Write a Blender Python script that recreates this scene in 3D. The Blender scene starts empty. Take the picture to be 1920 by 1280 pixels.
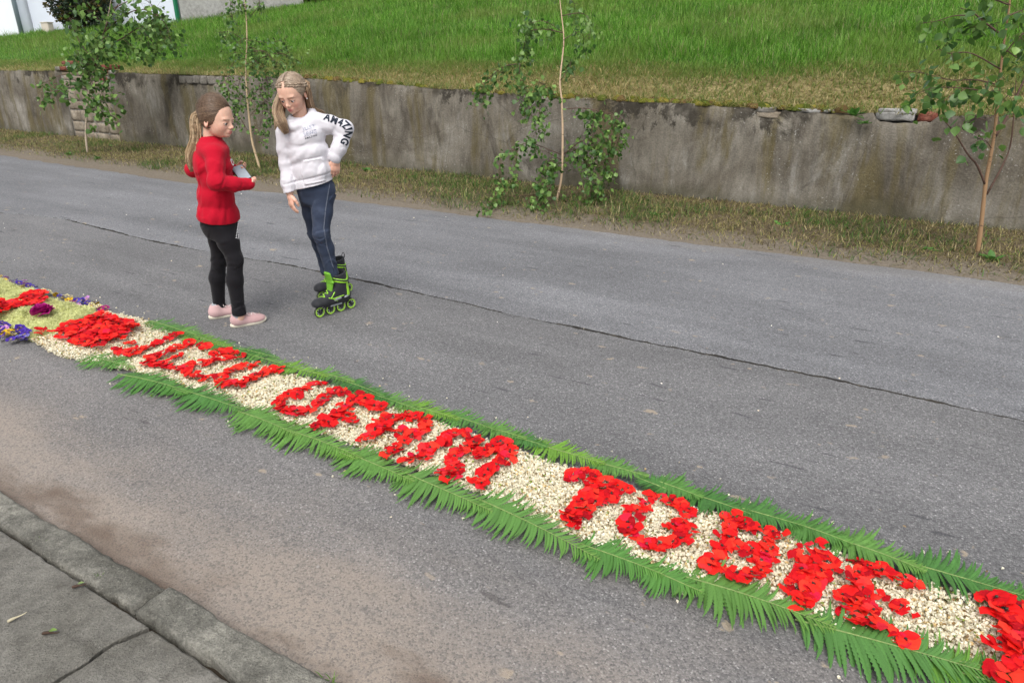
import bpy, bmesh, math, random
import numpy as np
from mathutils import Vector, Matrix, noise as mnoise
from mathutils.bvhtree import BVHTree

random.seed(7)
RNG = np.random.default_rng(7)
SC = bpy.context.scene
COL = SC.collection

# ------------------------------------------------------------------ camera, sky, sun, exposure
CAM_H = 1.6
PITCH = math.atan(532 / 1280)
AZ = math.radians(180 - 59.1)
F_PX, CX, CY = 1280.0, 960.0, 640.0
FWD = np.array([math.cos(AZ) * math.cos(PITCH), math.sin(AZ) * math.cos(PITCH), -math.sin(PITCH)])
RIGHT = np.array([math.sin(AZ), -math.cos(AZ), 0.0])
UPV = np.cross(RIGHT, FWD)
CAMP = np.array([0.0, 0.0, CAM_H])
NH = np.array([math.cos(AZ), math.sin(AZ), 0.0])

cam_data = bpy.data.cameras.new('camera')
cam_data.sensor_width = 36.0
cam_data.lens = 24.0
cam_data.clip_start = 0.05
cam_data.clip_end = 800.0
cam = bpy.data.objects.new('camera', cam_data)
COL.objects.link(cam)
cam.location = CAMP
cam.rotation_euler = (math.pi / 2 - PITCH, 0.0, AZ - math.pi / 2)
SC.camera = cam

SUN_EL, SUN_AZ = math.radians(58), math.radians(-70)      # sun high behind the camera, veiled by cloud
world = bpy.data.worlds.new('World')
SC.world = world
world.use_nodes = True
wn = world.node_tree
bg = wn.nodes['Background']
sky = wn.nodes.new('ShaderNodeTexSky')
sky.sky_type = 'NISHITA'
sky.sun_disc = False
sky.sun_elevation = SUN_EL
sky.sun_rotation = math.pi / 2 - SUN_AZ
sky.dust_density = 4.0
hs = wn.nodes.new('ShaderNodeHueSaturation')              # overcast: the blue is mostly gone
hs.inputs['Saturation'].default_value = 0.28
wn.links.new(sky.outputs[0], hs.inputs['Color'])
wn.links.new(hs.outputs[0], bg.inputs['Color'])
bg.inputs['Strength'].default_value = 0.13

sun_data = bpy.data.lights.new('sun', 'SUN')
sun_data.energy = 0.75
sun_data.angle = math.radians(28)
sun_data.color = (1.0, 0.96, 0.9)
sun = bpy.data.objects.new('sun', sun_data)
COL.objects.link(sun)
sd = Vector((math.cos(SUN_EL) * math.cos(SUN_AZ), math.cos(SUN_EL) * math.sin(SUN_AZ), math.sin(SUN_EL)))
sun.rotation_euler = sd.to_track_quat('Z', 'Y').to_euler()

SC.view_settings.view_transform = 'Standard'
SC.view_settings.look = 'None'
SC.view_settings.exposure = 1.0
SC.view_settings.gamma = 1.0
SC.view_settings.use_curve_mapping = False

# ------------------------------------------------------------------ measuring helpers
def ray(px, py):
    return FWD + (px - CX) / F_PX * RIGHT - (py - CY) / F_PX * UPV

def gz(px, py, z=0.0):
    """point of the level plane at height z seen at (px, py) of the photograph"""
    d = ray(px, py)
    return CAMP + d * ((z - CAMP[2]) / d[2])

def gy(px, py, y):
    d = ray(px, py)
    return CAMP + d * ((y - CAMP[1]) / d[1])

def gslope(px, py, s=0.2, z0=1.2, y0=8.3):
    d = ray(px, py)
    t = (z0 + s * (CAMP[1] - y0) - CAMP[2]) / (d[2] - s * d[1])
    return CAMP + t * d

def facing(base, px, py, d=0.0):
    """world point on the upright plane that faces the camera through base, d metres behind it"""
    q = ray(px, py)
    t = ((np.asarray(base) - CAMP) @ NH + d) / (q @ NH)
    return CAMP + t * q

def facing_local(base, px, py, d=0.0):
    p = facing(base, px, py, d) - np.asarray(base)
    return np.array([p @ RIGHT, p @ NH, p[2]])

LOCAL_ROT = math.atan2(RIGHT[1], RIGHT[0])

# ------------------------------------------------------------------ object helpers
def link(o, parent=None):
    COL.objects.link(o)
    if parent is not None:
        o.parent = parent
    return o

def tag(o, label=None, cat=None, group=None, kind=None):
    if label: o['label'] = label
    if cat: o['category'] = cat
    if group: o['group'] = group
    if kind: o['kind'] = kind
    return o

def empty(name, loc=(0, 0, 0), rz=0.0):
    o = bpy.data.objects.new(name, None)
    o.empty_display_size = 0.05
    o.location = tuple(loc)
    o.rotation_euler = (0, 0, rz)
    return link(o)

def mesh_np(name, v, faces, mats=None, smooth=True, tint=None, mat_idx=None):
    """faces: an (n,3) or (n,4) array, or a list of such arrays"""
    v = np.asarray(v, np.float32)
    fl = faces if isinstance(faces, list) else [faces]
    fl = [np.asarray(f, np.int32) for f in fl if len(f)]
    me = bpy.data.meshes.new(name)
    me.vertices.add(len(v))
    me.vertices.foreach_set('co', v.ravel())
    loops = np.concatenate([f.ravel() for f in fl])
    sizes = np.concatenate([np.full(len(f), f.shape[1], np.int32) for f in fl])
    starts = np.concatenate([[0], np.cumsum(sizes)[:-1]]).astype(np.int32)
    me.loops.add(len(loops))
    me.loops.foreach_set('vertex_index', loops)
    me.polygons.add(len(sizes))
    me.polygons.foreach_set('loop_start', starts)
    me.polygons.foreach_set('loop_total', sizes)
    me.polygons.foreach_set('use_smooth', np.full(len(sizes), smooth, bool))
    if mat_idx is not None:
        me.polygons.foreach_set('material_index', np.asarray(mat_idx, np.int32))
    for m in (mats if isinstance(mats, (list, tuple)) else [mats] if mats else []):
        me.materials.append(m)
    if tint is not None:
        a = me.attributes.new('tint', 'FLOAT_COLOR', 'POINT')
        t = np.ones((len(v), 4), np.float32)
        t[:, :3] = tint
        a.data.foreach_set('color', t.ravel())
    me.update(calc_edges=True)
    me.validate()
    return me

def obj(name, me, parent=None):
    return link(bpy.data.objects.new(name, me), parent)

class Geo:
    """collects pieces, becomes one mesh"""
    def __init__(s):
        s.v, s.f3, s.f4, s.n, s.t = [], [], [], 0, []
    def add(s, v, f, tint=(1, 1, 1)):
        v = np.asarray(v, float).reshape(-1, 3)
        f = np.asarray(f, int)
        (s.f3 if f.shape[1] == 3 else s.f4).append(f + s.n)
        s.v.append(v); s.n += len(v)
        s.t.append(np.broadcast_to(np.asarray(tint, float), (len(v), 3)))
        return s
    def mesh(s, name, mat, smooth=True):
        fs = [np.concatenate(q) for q in (s.f4, s.f3) if q]
        return mesh_np(name, np.concatenate(s.v), fs, mat, smooth, np.concatenate(s.t))

def tube(pts, rad, sides=6, flat=1.0, twist=None):
    """swept tube with tapered radii and pointed caps, returns (verts, quads)"""
    p = np.asarray(pts, float); n = len(p)
    r = np.broadcast_to(np.asarray(rad, float), (n,))
    tg = np.gradient(p, axis=0)
    tg /= np.linalg.norm(tg, axis=1, keepdims=True) + 1e-9
    up = np.array([0.13, 0.21, 1.0]) if twist is None else np.asarray(twist, float)
    a = np.cross(tg, up); bad = np.linalg.norm(a, axis=1) < 1e-3
    a[bad] = np.cross(tg[bad], [1, 0.3, 0]); a /= np.linalg.norm(a, axis=1, keepdims=True)
    b = np.cross(a, tg)
    th = np.linspace(0, 2 * np.pi, sides, endpoint=False)
    v = p[:, None] + r[:, None, None] * (np.cos(th)[None, :, None] * a[:, None] + flat * np.sin(th)[None, :, None] * b[:, None])
    v = v.reshape(-1, 3)
    i = np.arange(n - 1)[:, None] * sides; j = np.arange(sides)[None]
    k = (j + 1) % sides
    q = np.stack([i + j, i + k, i + sides + k, i + sides + j], -1).reshape(-1, 4)
    # caps as quads (sides is even)
    cap = []
    for base, flip in ((0, True), ((n - 1) * sides, False)):
        for m in range(sides // 2 - 1):
            c = [base + m, base + m + 1, base + sides - 2 - m, base + sides - 1 - m]
            cap.append(c[::-1] if flip else c)
    if cap:
        q = np.concatenate([q, np.array(cap)])
    return v, q

def smooth_path(pts, n):
    p = np.asarray(pts, float)
    if len(p) == 2:
        t = np.linspace(0, 1, n)[:, None]
        return p[0] * (1 - t) + p[1] * t
    ext = np.vstack([2 * p[0] - p[1], p, 2 * p[-1] - p[-2]])
    out = []
    for u in np.linspace(0, len(p) - 1 - 1e-6, n):
        i = int(u); t = u - i
        a, b, c, d = ext[i:i + 4]
        out.append(0.5 * (2 * b + (c - a) * t + (2 * a - 5 * b + 4 * c - d) * t * t + (3 * b - a - 3 * c + d) * t ** 3))
    return np.array(out)

def boxv(lo, hi):
    x0, y0, z0 = lo; x1, y1, z1 = hi
    v = np.array([(x0, y0, z0), (x1, y0, z0), (x1, y1, z0), (x0, y1, z0), (x0, y0, z1), (x1, y0, z1), (x1, y1, z1), (x0, y1, z1)], float)
    f = np.array([(0, 3, 2, 1), (4, 5, 6, 7), (0, 1, 5, 4), (1, 2, 6, 5), (2, 3, 7, 6), (3, 0, 4, 7)])
    return v, f

def vnoise(p, scale, seed=0):
    """cheap vectorised value noise in [-1, 1]"""
    q = np.asarray(p, float) * scale + seed * 17.31
    i = np.floor(q).astype(np.int64); f = q - i
    f = f * f * (3 - 2 * f)
    def h(a):
        n = (a[..., 0] * 374761393 + a[..., 1] * 668265263 + a[..., 2] * 2147483647 + seed * 1274126177) & 0x7fffffff
        n = (n ^ (n >> 13)) * 1274126177 & 0x7fffffff
        return ((n ^ (n >> 16)) & 0xffff) / 32767.5 - 1
    r = 0
    for dx in (0, 1):
        for dy in (0, 1):
            for dz in (0, 1):
                w = (f[..., 0] if dx else 1 - f[..., 0]) * (f[..., 1] if dy else 1 - f[..., 1]) * (f[..., 2] if dz else 1 - f[..., 2])
                r = r + w * h(i + np.array([dx, dy, dz]))
    return r

def fbm(p, scale, oct=4, seed=0):
    r, a = 0, 1.0
    for o in range(oct):
        r = r + a * vnoise(p, scale * 2 ** o, seed + o); a *= 0.5
    return r / 1.9

def bevel_mesh(me, w, seg=2):
    bm = bmesh.new(); bm.from_mesh(me)
    bmesh.ops.bevel(bm, geom=list(bm.edges), offset=w, segments=seg, affect='EDGES', profile=0.6)
    bm.to_mesh(me); bm.free()
    for p in me.polygons: p.use_smooth = True
    return me

# ------------------------------------------------------------------ material helpers
class M:
    def __init__(s, name, rough=0.8, spec=0.3):
        s.m = bpy.data.materials.new(name); s.m.use_nodes = True
        s.t = s.m.node_tree; s.b = s.t.nodes['Principled BSDF']
        s.b.inputs['Roughness'].default_value = rough
        s.b.inputs['Specular IOR Level'].default_value = spec
    def put(s, sock, v):
        if isinstance(v, bpy.types.NodeSocket): s.t.links.new(v, sock)
        elif isinstance(v, (tuple, list)) and len(v) == 3 and sock.type == 'RGBA': sock.default_value = (*v, 1)
        else: sock.default_value = v
    def n(s, typ, ins=None, **props):
        nd = s.t.nodes.new(typ)
        for k, v in props.items(): setattr(nd, k, v)
        for k, v in (ins or {}).items(): s.put(nd.inputs[k], v)
        return nd
    def pos(s): return s.n('ShaderNodeNewGeometry').outputs['Position']
    def objc(s): return s.n('ShaderNodeTexCoord').outputs['Object']
    def rnd(s): return s.n('ShaderNodeObjectInfo').outputs['Random']
    def tint(s): return s.n('ShaderNodeAttribute', attribute_name='tint').outputs['Color']
    def map(s, v, scale=(1, 1, 1), loc=(0, 0, 0), rot=(0, 0, 0)):
        return s.n('ShaderNodeMapping', {'Vector': v, 'Scale': scale, 'Location': loc, 'Rotation': rot}).outputs[0]
    def noise(s, v, scale, detail=4, rough=0.55, dist=0.0):
        return s.n('ShaderNodeTexNoise', {'Vector': v, 'Scale': scale, 'Detail': detail, 'Roughness': rough, 'Distortion': dist}).outputs[0]
    def vor(s, v, scale, out='Distance', feature='F1'):
        return s.n('ShaderNodeTexVoronoi', {'Vector': v, 'Scale': scale}, feature=feature).outputs[out]
    def ramp(s, f, stops, interp='LINEAR'):
        nd = s.n('ShaderNodeValToRGB', {'Fac': f}); r = nd.color_ramp; r.interpolation = interp
        while len(r.elements) < len(stops): r.elements.new(0.5)
        for e, (p, c) in zip(r.elements, stops):
            e.position = p; e.color = (*c, 1) if isinstance(c, (tuple, list)) else (c, c, c, 1)
        return nd.outputs[0]
    def mix(s, f, a, b, mode='MIX'):
        nd = s.n('ShaderNodeMix', data_type='RGBA', blend_type=mode)
        s.put(nd.inputs[0], f); s.put(nd.inputs[6], a); s.put(nd.inputs[7], b)
        return nd.outputs[2]
    def math(s, op, a, b=0.0, clamp=False):
        nd = s.n('ShaderNodeMath', operation=op, use_clamp=clamp)
        s.put(nd.inputs[0], a); s.put(nd.inputs[1], b)
        return nd.outputs[0]
    def rng(s, v, a, b, c=0.0, d=1.0, smooth=True):
        nd = s.n('ShaderNodeMapRange', {'Value': v, 'From Min': a, 'From Max': b, 'To Min': c, 'To Max': d})
        if smooth: nd.interpolation_type = 'SMOOTHSTEP'
        return nd.outputs[0]
    def xyz(s, v): return s.n('ShaderNodeSeparateXYZ', {'Vector': v}).outputs
    def bump(s, h, strength=0.5, dist=0.01, normal=None):
        nd = s.n('ShaderNodeBump', {'Height': h, 'Strength': strength, 'Distance': dist})
        if normal is not None: s.put(nd.inputs['Normal'], normal)
        s.t.links.new(nd.outputs[0], s.b.inputs['Normal'])
        return nd.outputs[0]
    def col(s, c): s.put(s.b.inputs['Base Color'], c); return s
    def set(s, k, v): s.put(s.b.inputs[k], v); return s

def plain(name, c, rough=0.7, spec=0.3, var=0.12, scale=40, bump=0.0):
    m = M(name, rough, spec)
    nz = m.noise(m.objc(), scale, 4)
    m.col(m.mix(nz, tuple(x * (1 - var) for x in c), tuple(min(1, x * (1 + var)) for x in c)))
    if bump: m.bump(nz, bump, 0.004)
    return m.m

def tinted(name, rough=0.7, spec=0.25, var=0.15, scale=60, trans=0.0, rnd=0.0):
    """colour comes from the mesh's own tint attribute, with a little grain"""
    m = M(name, rough, spec)
    c = m.tint()
    nz = m.noise(m.objc(), scale, 3)
    c = m.mix(1.0, c, m.ramp(nz, [(0.25, 1 - var), (0.75, 1 + var)]), 'MULTIPLY')
    if rnd:
        c = m.mix(1.0, c, m.ramp(m.rnd(), [(0, 1 - rnd), (1, 1.0)]), 'MULTIPLY')
    m.col(c)
    if trans:
        m.set('Transmission Weight', 0.0)
        tb = m.n('ShaderNodeBsdfTranslucent', {'Color': c})
        mx = m.n('ShaderNodeMixShader', {0: trans, 1: m.b.outputs[0], 2: tb.outputs[0]})
        m.t.links.new(mx.outputs[0], m.t.nodes['Material Output'].inputs[0])
    return m.m
# ------------------------------------------------------------------ SETTING MATERIALS
def asphalt(name, dark, mid, light, tan=True, tone=(1, 1, 1)):
    m = M(name, 0.82, 0.3)
    P = m.pos()
    cell = m.vor(P, 150.0, 'Color')
    dist = m.vor(P, 150.0, 'Distance')
    cs = m.n('ShaderNodeSeparateColor', {0: cell}).outputs[0]
    stone = m.ramp(cs, [(0.0, dark), (0.42, mid), (0.72, tuple(x * 1.25 for x in mid)), (0.95, light), (1.0, tuple(min(1, x * 1.6) for x in light))])
    gap = m.rng(dist, 0.32, 0.62)
    stone = m.mix(m.math('MULTIPLY', gap, 0.55), stone, tuple(x * 0.75 for x in mid))
    fine = m.noise(P, 260.0, 3)
    stone = m.mix(1.0, stone, m.ramp(fine, [(0.3, 0.72), (0.7, 1.28)]), 'MULTIPLY')
    big = m.noise(m.map(P, (0.55, 1.2, 1)), 1.1, 5, 0.6)
    c = m.mix(1.0, stone, m.ramp(big, [(0.3, 0.82), (0.7, 1.16)]), 'MULTIPLY')
    # pale flecks trodden into the surface
    fl = m.noise(m.map(P, (1, 1.6, 1)), 9.0, 3, 0.5)
    fk = m.noise(P, 2.3, 2)
    flk = m.math('MULTIPLY', m.rng(fl, 0.66, 0.70), m.rng(fk, 0.46, 0.56))
    # worn wheel tracks along the lane, oil stains, a few faint repairs
    tr = m.noise(m.map(P, (0.22, 2.6, 1), (4, 2, 0)), 1.0, 3, 0.5)
    c = m.mix(1.0, c, m.ramp(tr, [(0.35, 0.88), (0.65, 1.1)]), 'MULTIPLY')
    oil = m.noise(m.map(P, (1, 1.3, 1), (8, 5, 0)), 1.7, 4, 0.55)
    c = m.mix(m.math('MULTIPLY', m.rng(oil, 0.66, 0.74), 0.35), c, (0.035, 0.034, 0.035))
    c = m.mix(m.math('MULTIPLY', flk, 0.6), c, (0.36, 0.29, 0.2))
    # dark tar smears along the lane
    sm = m.noise(m.map(P, (1.3, 9.0, 1)), 1.9, 3, 0.55)
    c = m.mix(m.math('MULTIPLY', m.rng(sm, 0.66, 0.71), 0.6), c, (0.03, 0.03, 0.035))
    if tan:
        # sand and soil washed into the gutter by the kerb
        s = m.xyz(P)
        w = m.noise(m.map(P, (0.9, 2.2, 1)), 1.3, 4, 0.55)
        edge = m.math('ADD', s[1], m.math('MULTIPLY', m.math('SUBTRACT', w, 0.5), -1.1))
        sand = m.math('ADD', m.rng(edge, 1.45, 0.9, 0.0, 0.55), m.rng(edge, 2.1, 1.0, 0.0, 0.38))
        grain = m.noise(P, 180, 2)
        c = m.mix(m.math('MULTIPLY', sand, m.ramp(cs, [(0.1, 0.45), (0.5, 0.95)])), c, m.mix(grain, (0.20, 0.165, 0.132), (0.345, 0.29, 0.24)))
        w2 = m.noise(m.map(P, (1.3, 3.5, 1), (3, 1, 0)), 1.5, 4, 0.6)
        e2 = m.math('ADD', s[1], m.math('MULTIPLY', m.math('SUBTRACT', w2, 0.5), -0.75))
        soil = m.math('MULTIPLY', m.rng(e2, 1.12, 0.93), m.rng(m.noise(m.map(P, (0.8, 1.5, 1), (9, 4, 0)), 1.6, 3), 0.4, 0.58))
        soil = m.math('MAXIMUM', soil, m.math('MULTIPLY', m.rng(e2, 1.0, 0.86), 0.8))
        c = m.mix(m.math('MULTIPLY', soil, 0.85), c, m.mix(grain, (0.075, 0.052, 0.038), (0.15, 0.11, 0.082)))
    else:
        s = m.xyz(P)
        w = m.noise(m.map(P, (0.8, 2.5, 1)), 1.4, 4, 0.6)
        e = m.math('ADD', s[1], m.math('MULTIPLY', m.math('SUBTRACT', w, 0.5), 0.9))
        c = m.mix(m.math('MULTIPLY', m.rng(e, 5.9, 6.35), 0.2), c, (0.27, 0.245, 0.21))
    m.col(m.mix(1.0, c, tone, 'MULTIPLY'))
    h = m.math('ADD', m.math('MULTIPLY', m.rng(dist, 0.6, 0.1), 0.7), m.math('MULTIPLY', fine, 0.5))
    m.bump(h, 0.55, 0.004)
    return m.m

MAT_NEAR = asphalt('asphalt_near', (0.074, 0.073, 0.074), (0.140, 0.138, 0.139), (0.215, 0.211, 0.208))
MAT_FAR = asphalt('asphalt_far', (0.082, 0.082, 0.086), (0.150, 0.151, 0.157), (0.235, 0.236, 0.241), tan=False)

def dirt_mat():
    m = M('verge_dirt', 0.95, 0.1)
    P = m.pos()
    a = m.noise(P, 3.0, 6, 0.65); b = m.noise(P, 40, 4, 0.6)
    s = m.xyz(P)
    w = m.math('ADD', s[1], m.math('MULTIPLY', m.math('SUBTRACT', a, 0.5), 0.8))
    soil = m.ramp(b, [(0.25, (0.06, 0.045, 0.028)), (0.55, (0.12, 0.095, 0.06)), (0.8, (0.2, 0.165, 0.11))])
    sand = m.ramp(b, [(0.25, (0.11, 0.092, 0.07)), (0.8, (0.21, 0.18, 0.142))])
    m.col(m.mix(m.rng(w, 6.85, 6.45), soil, sand))
    m.bump(m.math('ADD', a, b), 0.7, 0.03)
    return m.m

def turf_mat():
    m = M('turf', 0.95, 0.1)
    P = m.pos()
    a = m.noise(P, 1.1, 5, 0.6); b = m.noise(P, 30, 4, 0.6)
    s = m.xyz(P)
    w = m.math('ADD', s[1], m.math('MULTIPLY', m.math('SUBTRACT', a, 0.5), 1.2))
    straw = m.ramp(b, [(0.3, (0.16, 0.125, 0.06)), (0.7, (0.36, 0.3, 0.15))])
    green = m.ramp(b, [(0.3, (0.03, 0.075, 0.012)), (0.7, (0.075, 0.17, 0.03))])
    m.col(m.mix(m.rng(w, 9.0, 9.7), straw, green))
    m.bump(b, 0.8, 0.04)
    return m.m

def concrete(name, base, dark, light, speck=True, scale=1.0):
    m = M(name, 0.9, 0.2)
    P = m.pos()
    a = m.noise(P, 2.2 * scale, 6, 0.65); b = m.noise(P, 22 * scale, 5, 0.65); c3 = m.noise(P, 150, 3, 0.6)
    c = m.ramp(a, [(0.28, dark), (0.5, base), (0.72, light)])
    c = m.mix(1.0, c, m.ramp(b, [(0.25, 0.68), (0.75, 1.3)]), 'MULTIPLY')
    c = m.mix(1.0, c, m.ramp(c3, [(0.25, 0.78), (0.75, 1.22)]), 'MULTIPLY')
    c = m.mix(m.math('MULTIPLY', m.rng(m.noise(P, 6.0 * scale, 6, 0.7), 0.55, 0.68), 0.5), c, tuple(x * 0.75 for x in dark))
    if speck:
        sp = m.vor(P, 260, 'Color'); sc = m.n('ShaderNodeSeparateColor', {0: sp}).outputs[1]
        c = m.mix(m.math('MULTIPLY', m.rng(sc, 0.93, 0.98), 0.22), c, tuple(min(1, x * 1.6) for x in light))
        c = m.mix(m.math('MULTIPLY', m.rng(m.n('ShaderNodeSeparateColor', {0: sp}).outputs[2], 0.88, 0.95), 0.3), c, tuple(x * 0.5 for x in dark))
    m.col(c)
    m.bump(m.math('ADD', b, m.math('MULTIPLY', c3, 1.2)), 0.8, 0.008)
    return m.m

MAT_SLAB = concrete('pavement_concrete', (0.142, 0.135, 0.118), (0.085, 0.08, 0.066), (0.205, 0.197, 0.175))
MAT_KERB = concrete('kerb_stone', (0.135, 0.13, 0.112), (0.06, 0.058, 0.047), (0.27, 0.26, 0.22), scale=2.6)

def wall_mat():
    m = M('old_render', 0.92, 0.15)
    P = m.pos(); s = m.xyz(P)
    blot = m.noise(P, 1.0, 7, 0.66, 0.6)
    streak = m.noise(m.map(P, (1, 1, 0.16)), 2.3, 6, 0.66, 0.5)
    fs = m.noise(m.map(P, (1, 1, 0.22)), 16, 4, 0.6)
    grain = m.noise(P, 60, 4, 0.65)
    c = m.ramp(blot, [(0.3, (0.055, 0.047, 0.036)), (0.46, (0.130, 0.115, 0.092)), (0.58, (0.18, 0.164, 0.136)), (0.74, (0.275, 0.258, 0.225))])
    c = m.mix(m.math('MULTIPLY', m.rng(streak, 0.48, 0.62), 0.7), c, (0.105, 0.085, 0.035))          # olive algae runs
    c = m.mix(m.math('MULTIPLY', m.rng(m.noise(m.map(P, (1, 1, 0.4), (7, 3, 0)), 2.3, 6, 0.66, 0.6), 0.55, 0.68), 0.6), c, (0.27, 0.26, 0.235))
    c = m.mix(m.math('MULTIPLY', m.rng(m.noise(m.map(P, (1, 1, 0.5), (2, 8, 0)), 1.9, 6, 0.68, 0.8), 0.52, 0.67), 0.68), c, (0.045, 0.038, 0.03))
    c = m.mix(1.0, c, m.ramp(fs, [(0.25, 0.75), (0.75, 1.22)]), 'MULTIPLY')
    c = m.mix(1.0, c, m.ramp(grain, [(0.25, 0.72), (0.75, 1.26)]), 'MULTIPLY')
    # dark lichen hanging from the top edge
    lich = m.noise(m.map(P, (1, 1, 0.7)), 4.0, 7, 0.74, 0.4)
    top = m.math('ADD', m.math('ADD', s[2], m.rng(s[0], -9.0, -2.5, 0.0, 0.22, False)), m.math('MULTIPLY', m.math('SUBTRACT', lich, 0.5), 1.5))
    lm = m.math('MULTIPLY', m.rng(top, 1.12, 1.26), m.rng(m.noise(P, 1.15, 4, 0.6), 0.45, 0.58))
    c = m.mix(m.math('MULTIPLY', lm, 0.92), c, (0.03, 0.026, 0.02))
    # white crust specks
    sp = m.noise(P, 48, 2, 0.5)
    c = m.mix(m.math('MULTIPLY', m.math('MULTIPLY', m.rng(sp, 0.64, 0.72), m.rng(m.noise(P, 1.7, 3), 0.45, 0.62)), 0.65), c, (0.40, 0.39, 0.36))
    # damp foot of the wall
    ft = m.math('ADD', s[2], m.math('MULTIPLY', m.math('SUBTRACT', blot, 0.5), 0.5))
    c = m.mix(m.math('MULTIPLY', m.rng(ft, 0.26, 0.06), 0.5), c, (0.075, 0.072, 0.045))
    # hairline cracks
    ck = m.n('ShaderNodeTexVoronoi', {'Vector': m.mix(0.12, P, m.n('ShaderNodeTexNoise', {'Vector': P, 'Scale': 3.0, 'Detail': 4}).outputs['Color']), 'Scale': 0.55}, feature='DISTANCE_TO_EDGE').outputs[0]
    c = m.mix(m.math('MULTIPLY', m.rng(ck, 0.004, 0.0005), 0.3), c, (0.04, 0.035, 0.03))
    m.col(c)
    m.bump(m.math('ADD', m.math('ADD', grain, m.math('MULTIPLY', fs, 0.7)), m.math('MULTIPLY', blot, 2.0)), 0.6, 0.012)
    return m.m

MAT_WALL = wall_mat()
MAT_STONE = concrete('pier_stone', (0.215, 0.18, 0.135), (0.12, 0.10, 0.075), (0.33, 0.29, 0.23), False, 2)
MAT_MORTAR = concrete('mortar', (0.19, 0.175, 0.15), (0.11, 0.1, 0.085), (0.3, 0.285, 0.26), False, 2)
MAT_BRICK = concrete('old_brick', (0.17, 0.052, 0.036), (0.08, 0.03, 0.022), (0.26, 0.12, 0.085), False, 2.5)
MAT_BLOCK = concrete('pale_block', (0.30, 0.295, 0.28), (0.17, 0.165, 0.155), (0.46, 0.45, 0.43), False, 2)
MAT_GREY = concrete('grey_plaster', (0.36, 0.35, 0.335), (0.27, 0.26, 0.245), (0.44, 0.43, 0.42), False, 0.5)
MAT_WHITE = plain('white_plaster', (0.60, 0.64, 0.72), 0.85, 0.2, 0.05, 3)
MAT_DIRT, MAT_TURF = dirt_mat(), turf_mat()

# ------------------------------------------------------------------ GROUND, ROAD
gm = mesh_np('ground', [(-260, -260, -0.06), (260, -260, -0.06), (260, 260, -0.06), (-260, 260, -0.06)], np.array([(0, 1, 2, 3)]), MAT_DIRT)
tag(obj('ground', gm), 'bare brown earth underneath road and banks', None, None, 'structure')

crack_px = [(-260, 371), (-60, 391), (0, 399), (55, 403), (120, 411), (200, 432), (300, 456), (400, 474), (480, 487), (560, 501), (640, 519), (760, 545), (880, 571),
            (960, 591), (1050, 609), (1200, 640), (1400, 680), (1560, 712), (1700, 743), (1800, 764), (1920, 790), (2100, 828)]
crack_pts = np.array([gz(*p)[:2] for p in crack_px])
cx = np.concatenate([[-60, -30], np.arange(-15, 1.6, 0.02), [4, 14]])
cy = np.interp(cx, crack_pts[:, 0], crack_pts[:, 1])
cc = np.c_[cx, np.zeros_like(cx), np.zeros_like(cx)]
jag = 0.008 * vnoise(cc, 9, 1) + 0.008 * vnoise(cc, 26, 2) + 0.006 * vnoise(cc, 60, 3)
gapw = 0.030 + 0.034 * np.clip(vnoise(cc, 2.1, 5) + 0.25, 0, 1) + 0.014 * np.clip(vnoise(cc, 17, 6), 0, 1)

def strip(xs, rows):
    """rows: list of (y array, z array) from near to far -> grid of quads"""
    n = len(xs)
    v = np.concatenate([np.c_[xs, y, z] for y, z in rows])
    i = np.arange(n - 1)
    f = np.concatenate([np.c_[i + r * n, i + 1 + r * n, i + 1 + (r + 1) * n, i + (r + 1) * n] for r in range(len(rows) - 1)])
    return v, f

one = np.ones_like(cx)
ynear = cy + jag
v, f = strip(cx, [(0.70 * one, 0 * one), (2.2 * one, 0 * one), (ynear - 0.02, 0 * one), (ynear - 0.006, 0.002 * one), (ynear, -0.004 * one), (ynear, -0.05 * one)])
tag(obj('road', mesh_np('road_near', v, f, MAT_NEAR, False)), None, None, None, 'structure')
yfar = cy + jag * 0.8 + gapw
far_e = np.interp(cx, [-60, -14.3, -8.75, -5.6, -2.3, 0.8, 14], [6.0, 6.06, 5.95, 6.16, 6.28, 6.42, 6.6]) + 0.05 * vnoise(cc, 2.2, 8) + 0.035 * vnoise(cc, 8, 9)
v, f = strip(cx, [(yfar, -0.06 * one), (yfar, -0.018 * one), (yfar + 0.012, -0.010 * one), (yfar + 0.05, -0.006 * one), (5.0 * one, -0.004 * one), (far_e - 0.1, -0.004 * one), (far_e, -0.016 * one), (far_e + 0.01, -0.05 * one)])
tag(obj('road', mesh_np('road_far', v, f, MAT_FAR, False)), None, None, None, 'structure')

mt_ = M('crack_shade', 0.95, 0.1)  # dark strip laid in the crack, its colour standing in for the shade of depth
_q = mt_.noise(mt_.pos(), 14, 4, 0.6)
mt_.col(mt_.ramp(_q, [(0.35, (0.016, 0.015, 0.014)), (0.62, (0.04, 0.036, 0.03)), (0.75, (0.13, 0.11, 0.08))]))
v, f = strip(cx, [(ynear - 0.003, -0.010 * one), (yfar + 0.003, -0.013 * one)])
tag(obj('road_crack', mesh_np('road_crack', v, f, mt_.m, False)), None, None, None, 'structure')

# verge between the road and the wall: a lumpy strip of soil
def verge_z(x, y):
    p = np.stack([x, y, np.zeros_like(x)], -1)
    t = np.clip((y - 6.0) / 2.1, 0, 1)
    return -0.03 + 0.055 * np.clip(t * 3, 0, 1) + 0.03 * t + 0.022 * fbm(p, 2.2, 4, 11) * np.clip(t * 3, 0.1, 1)

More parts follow.
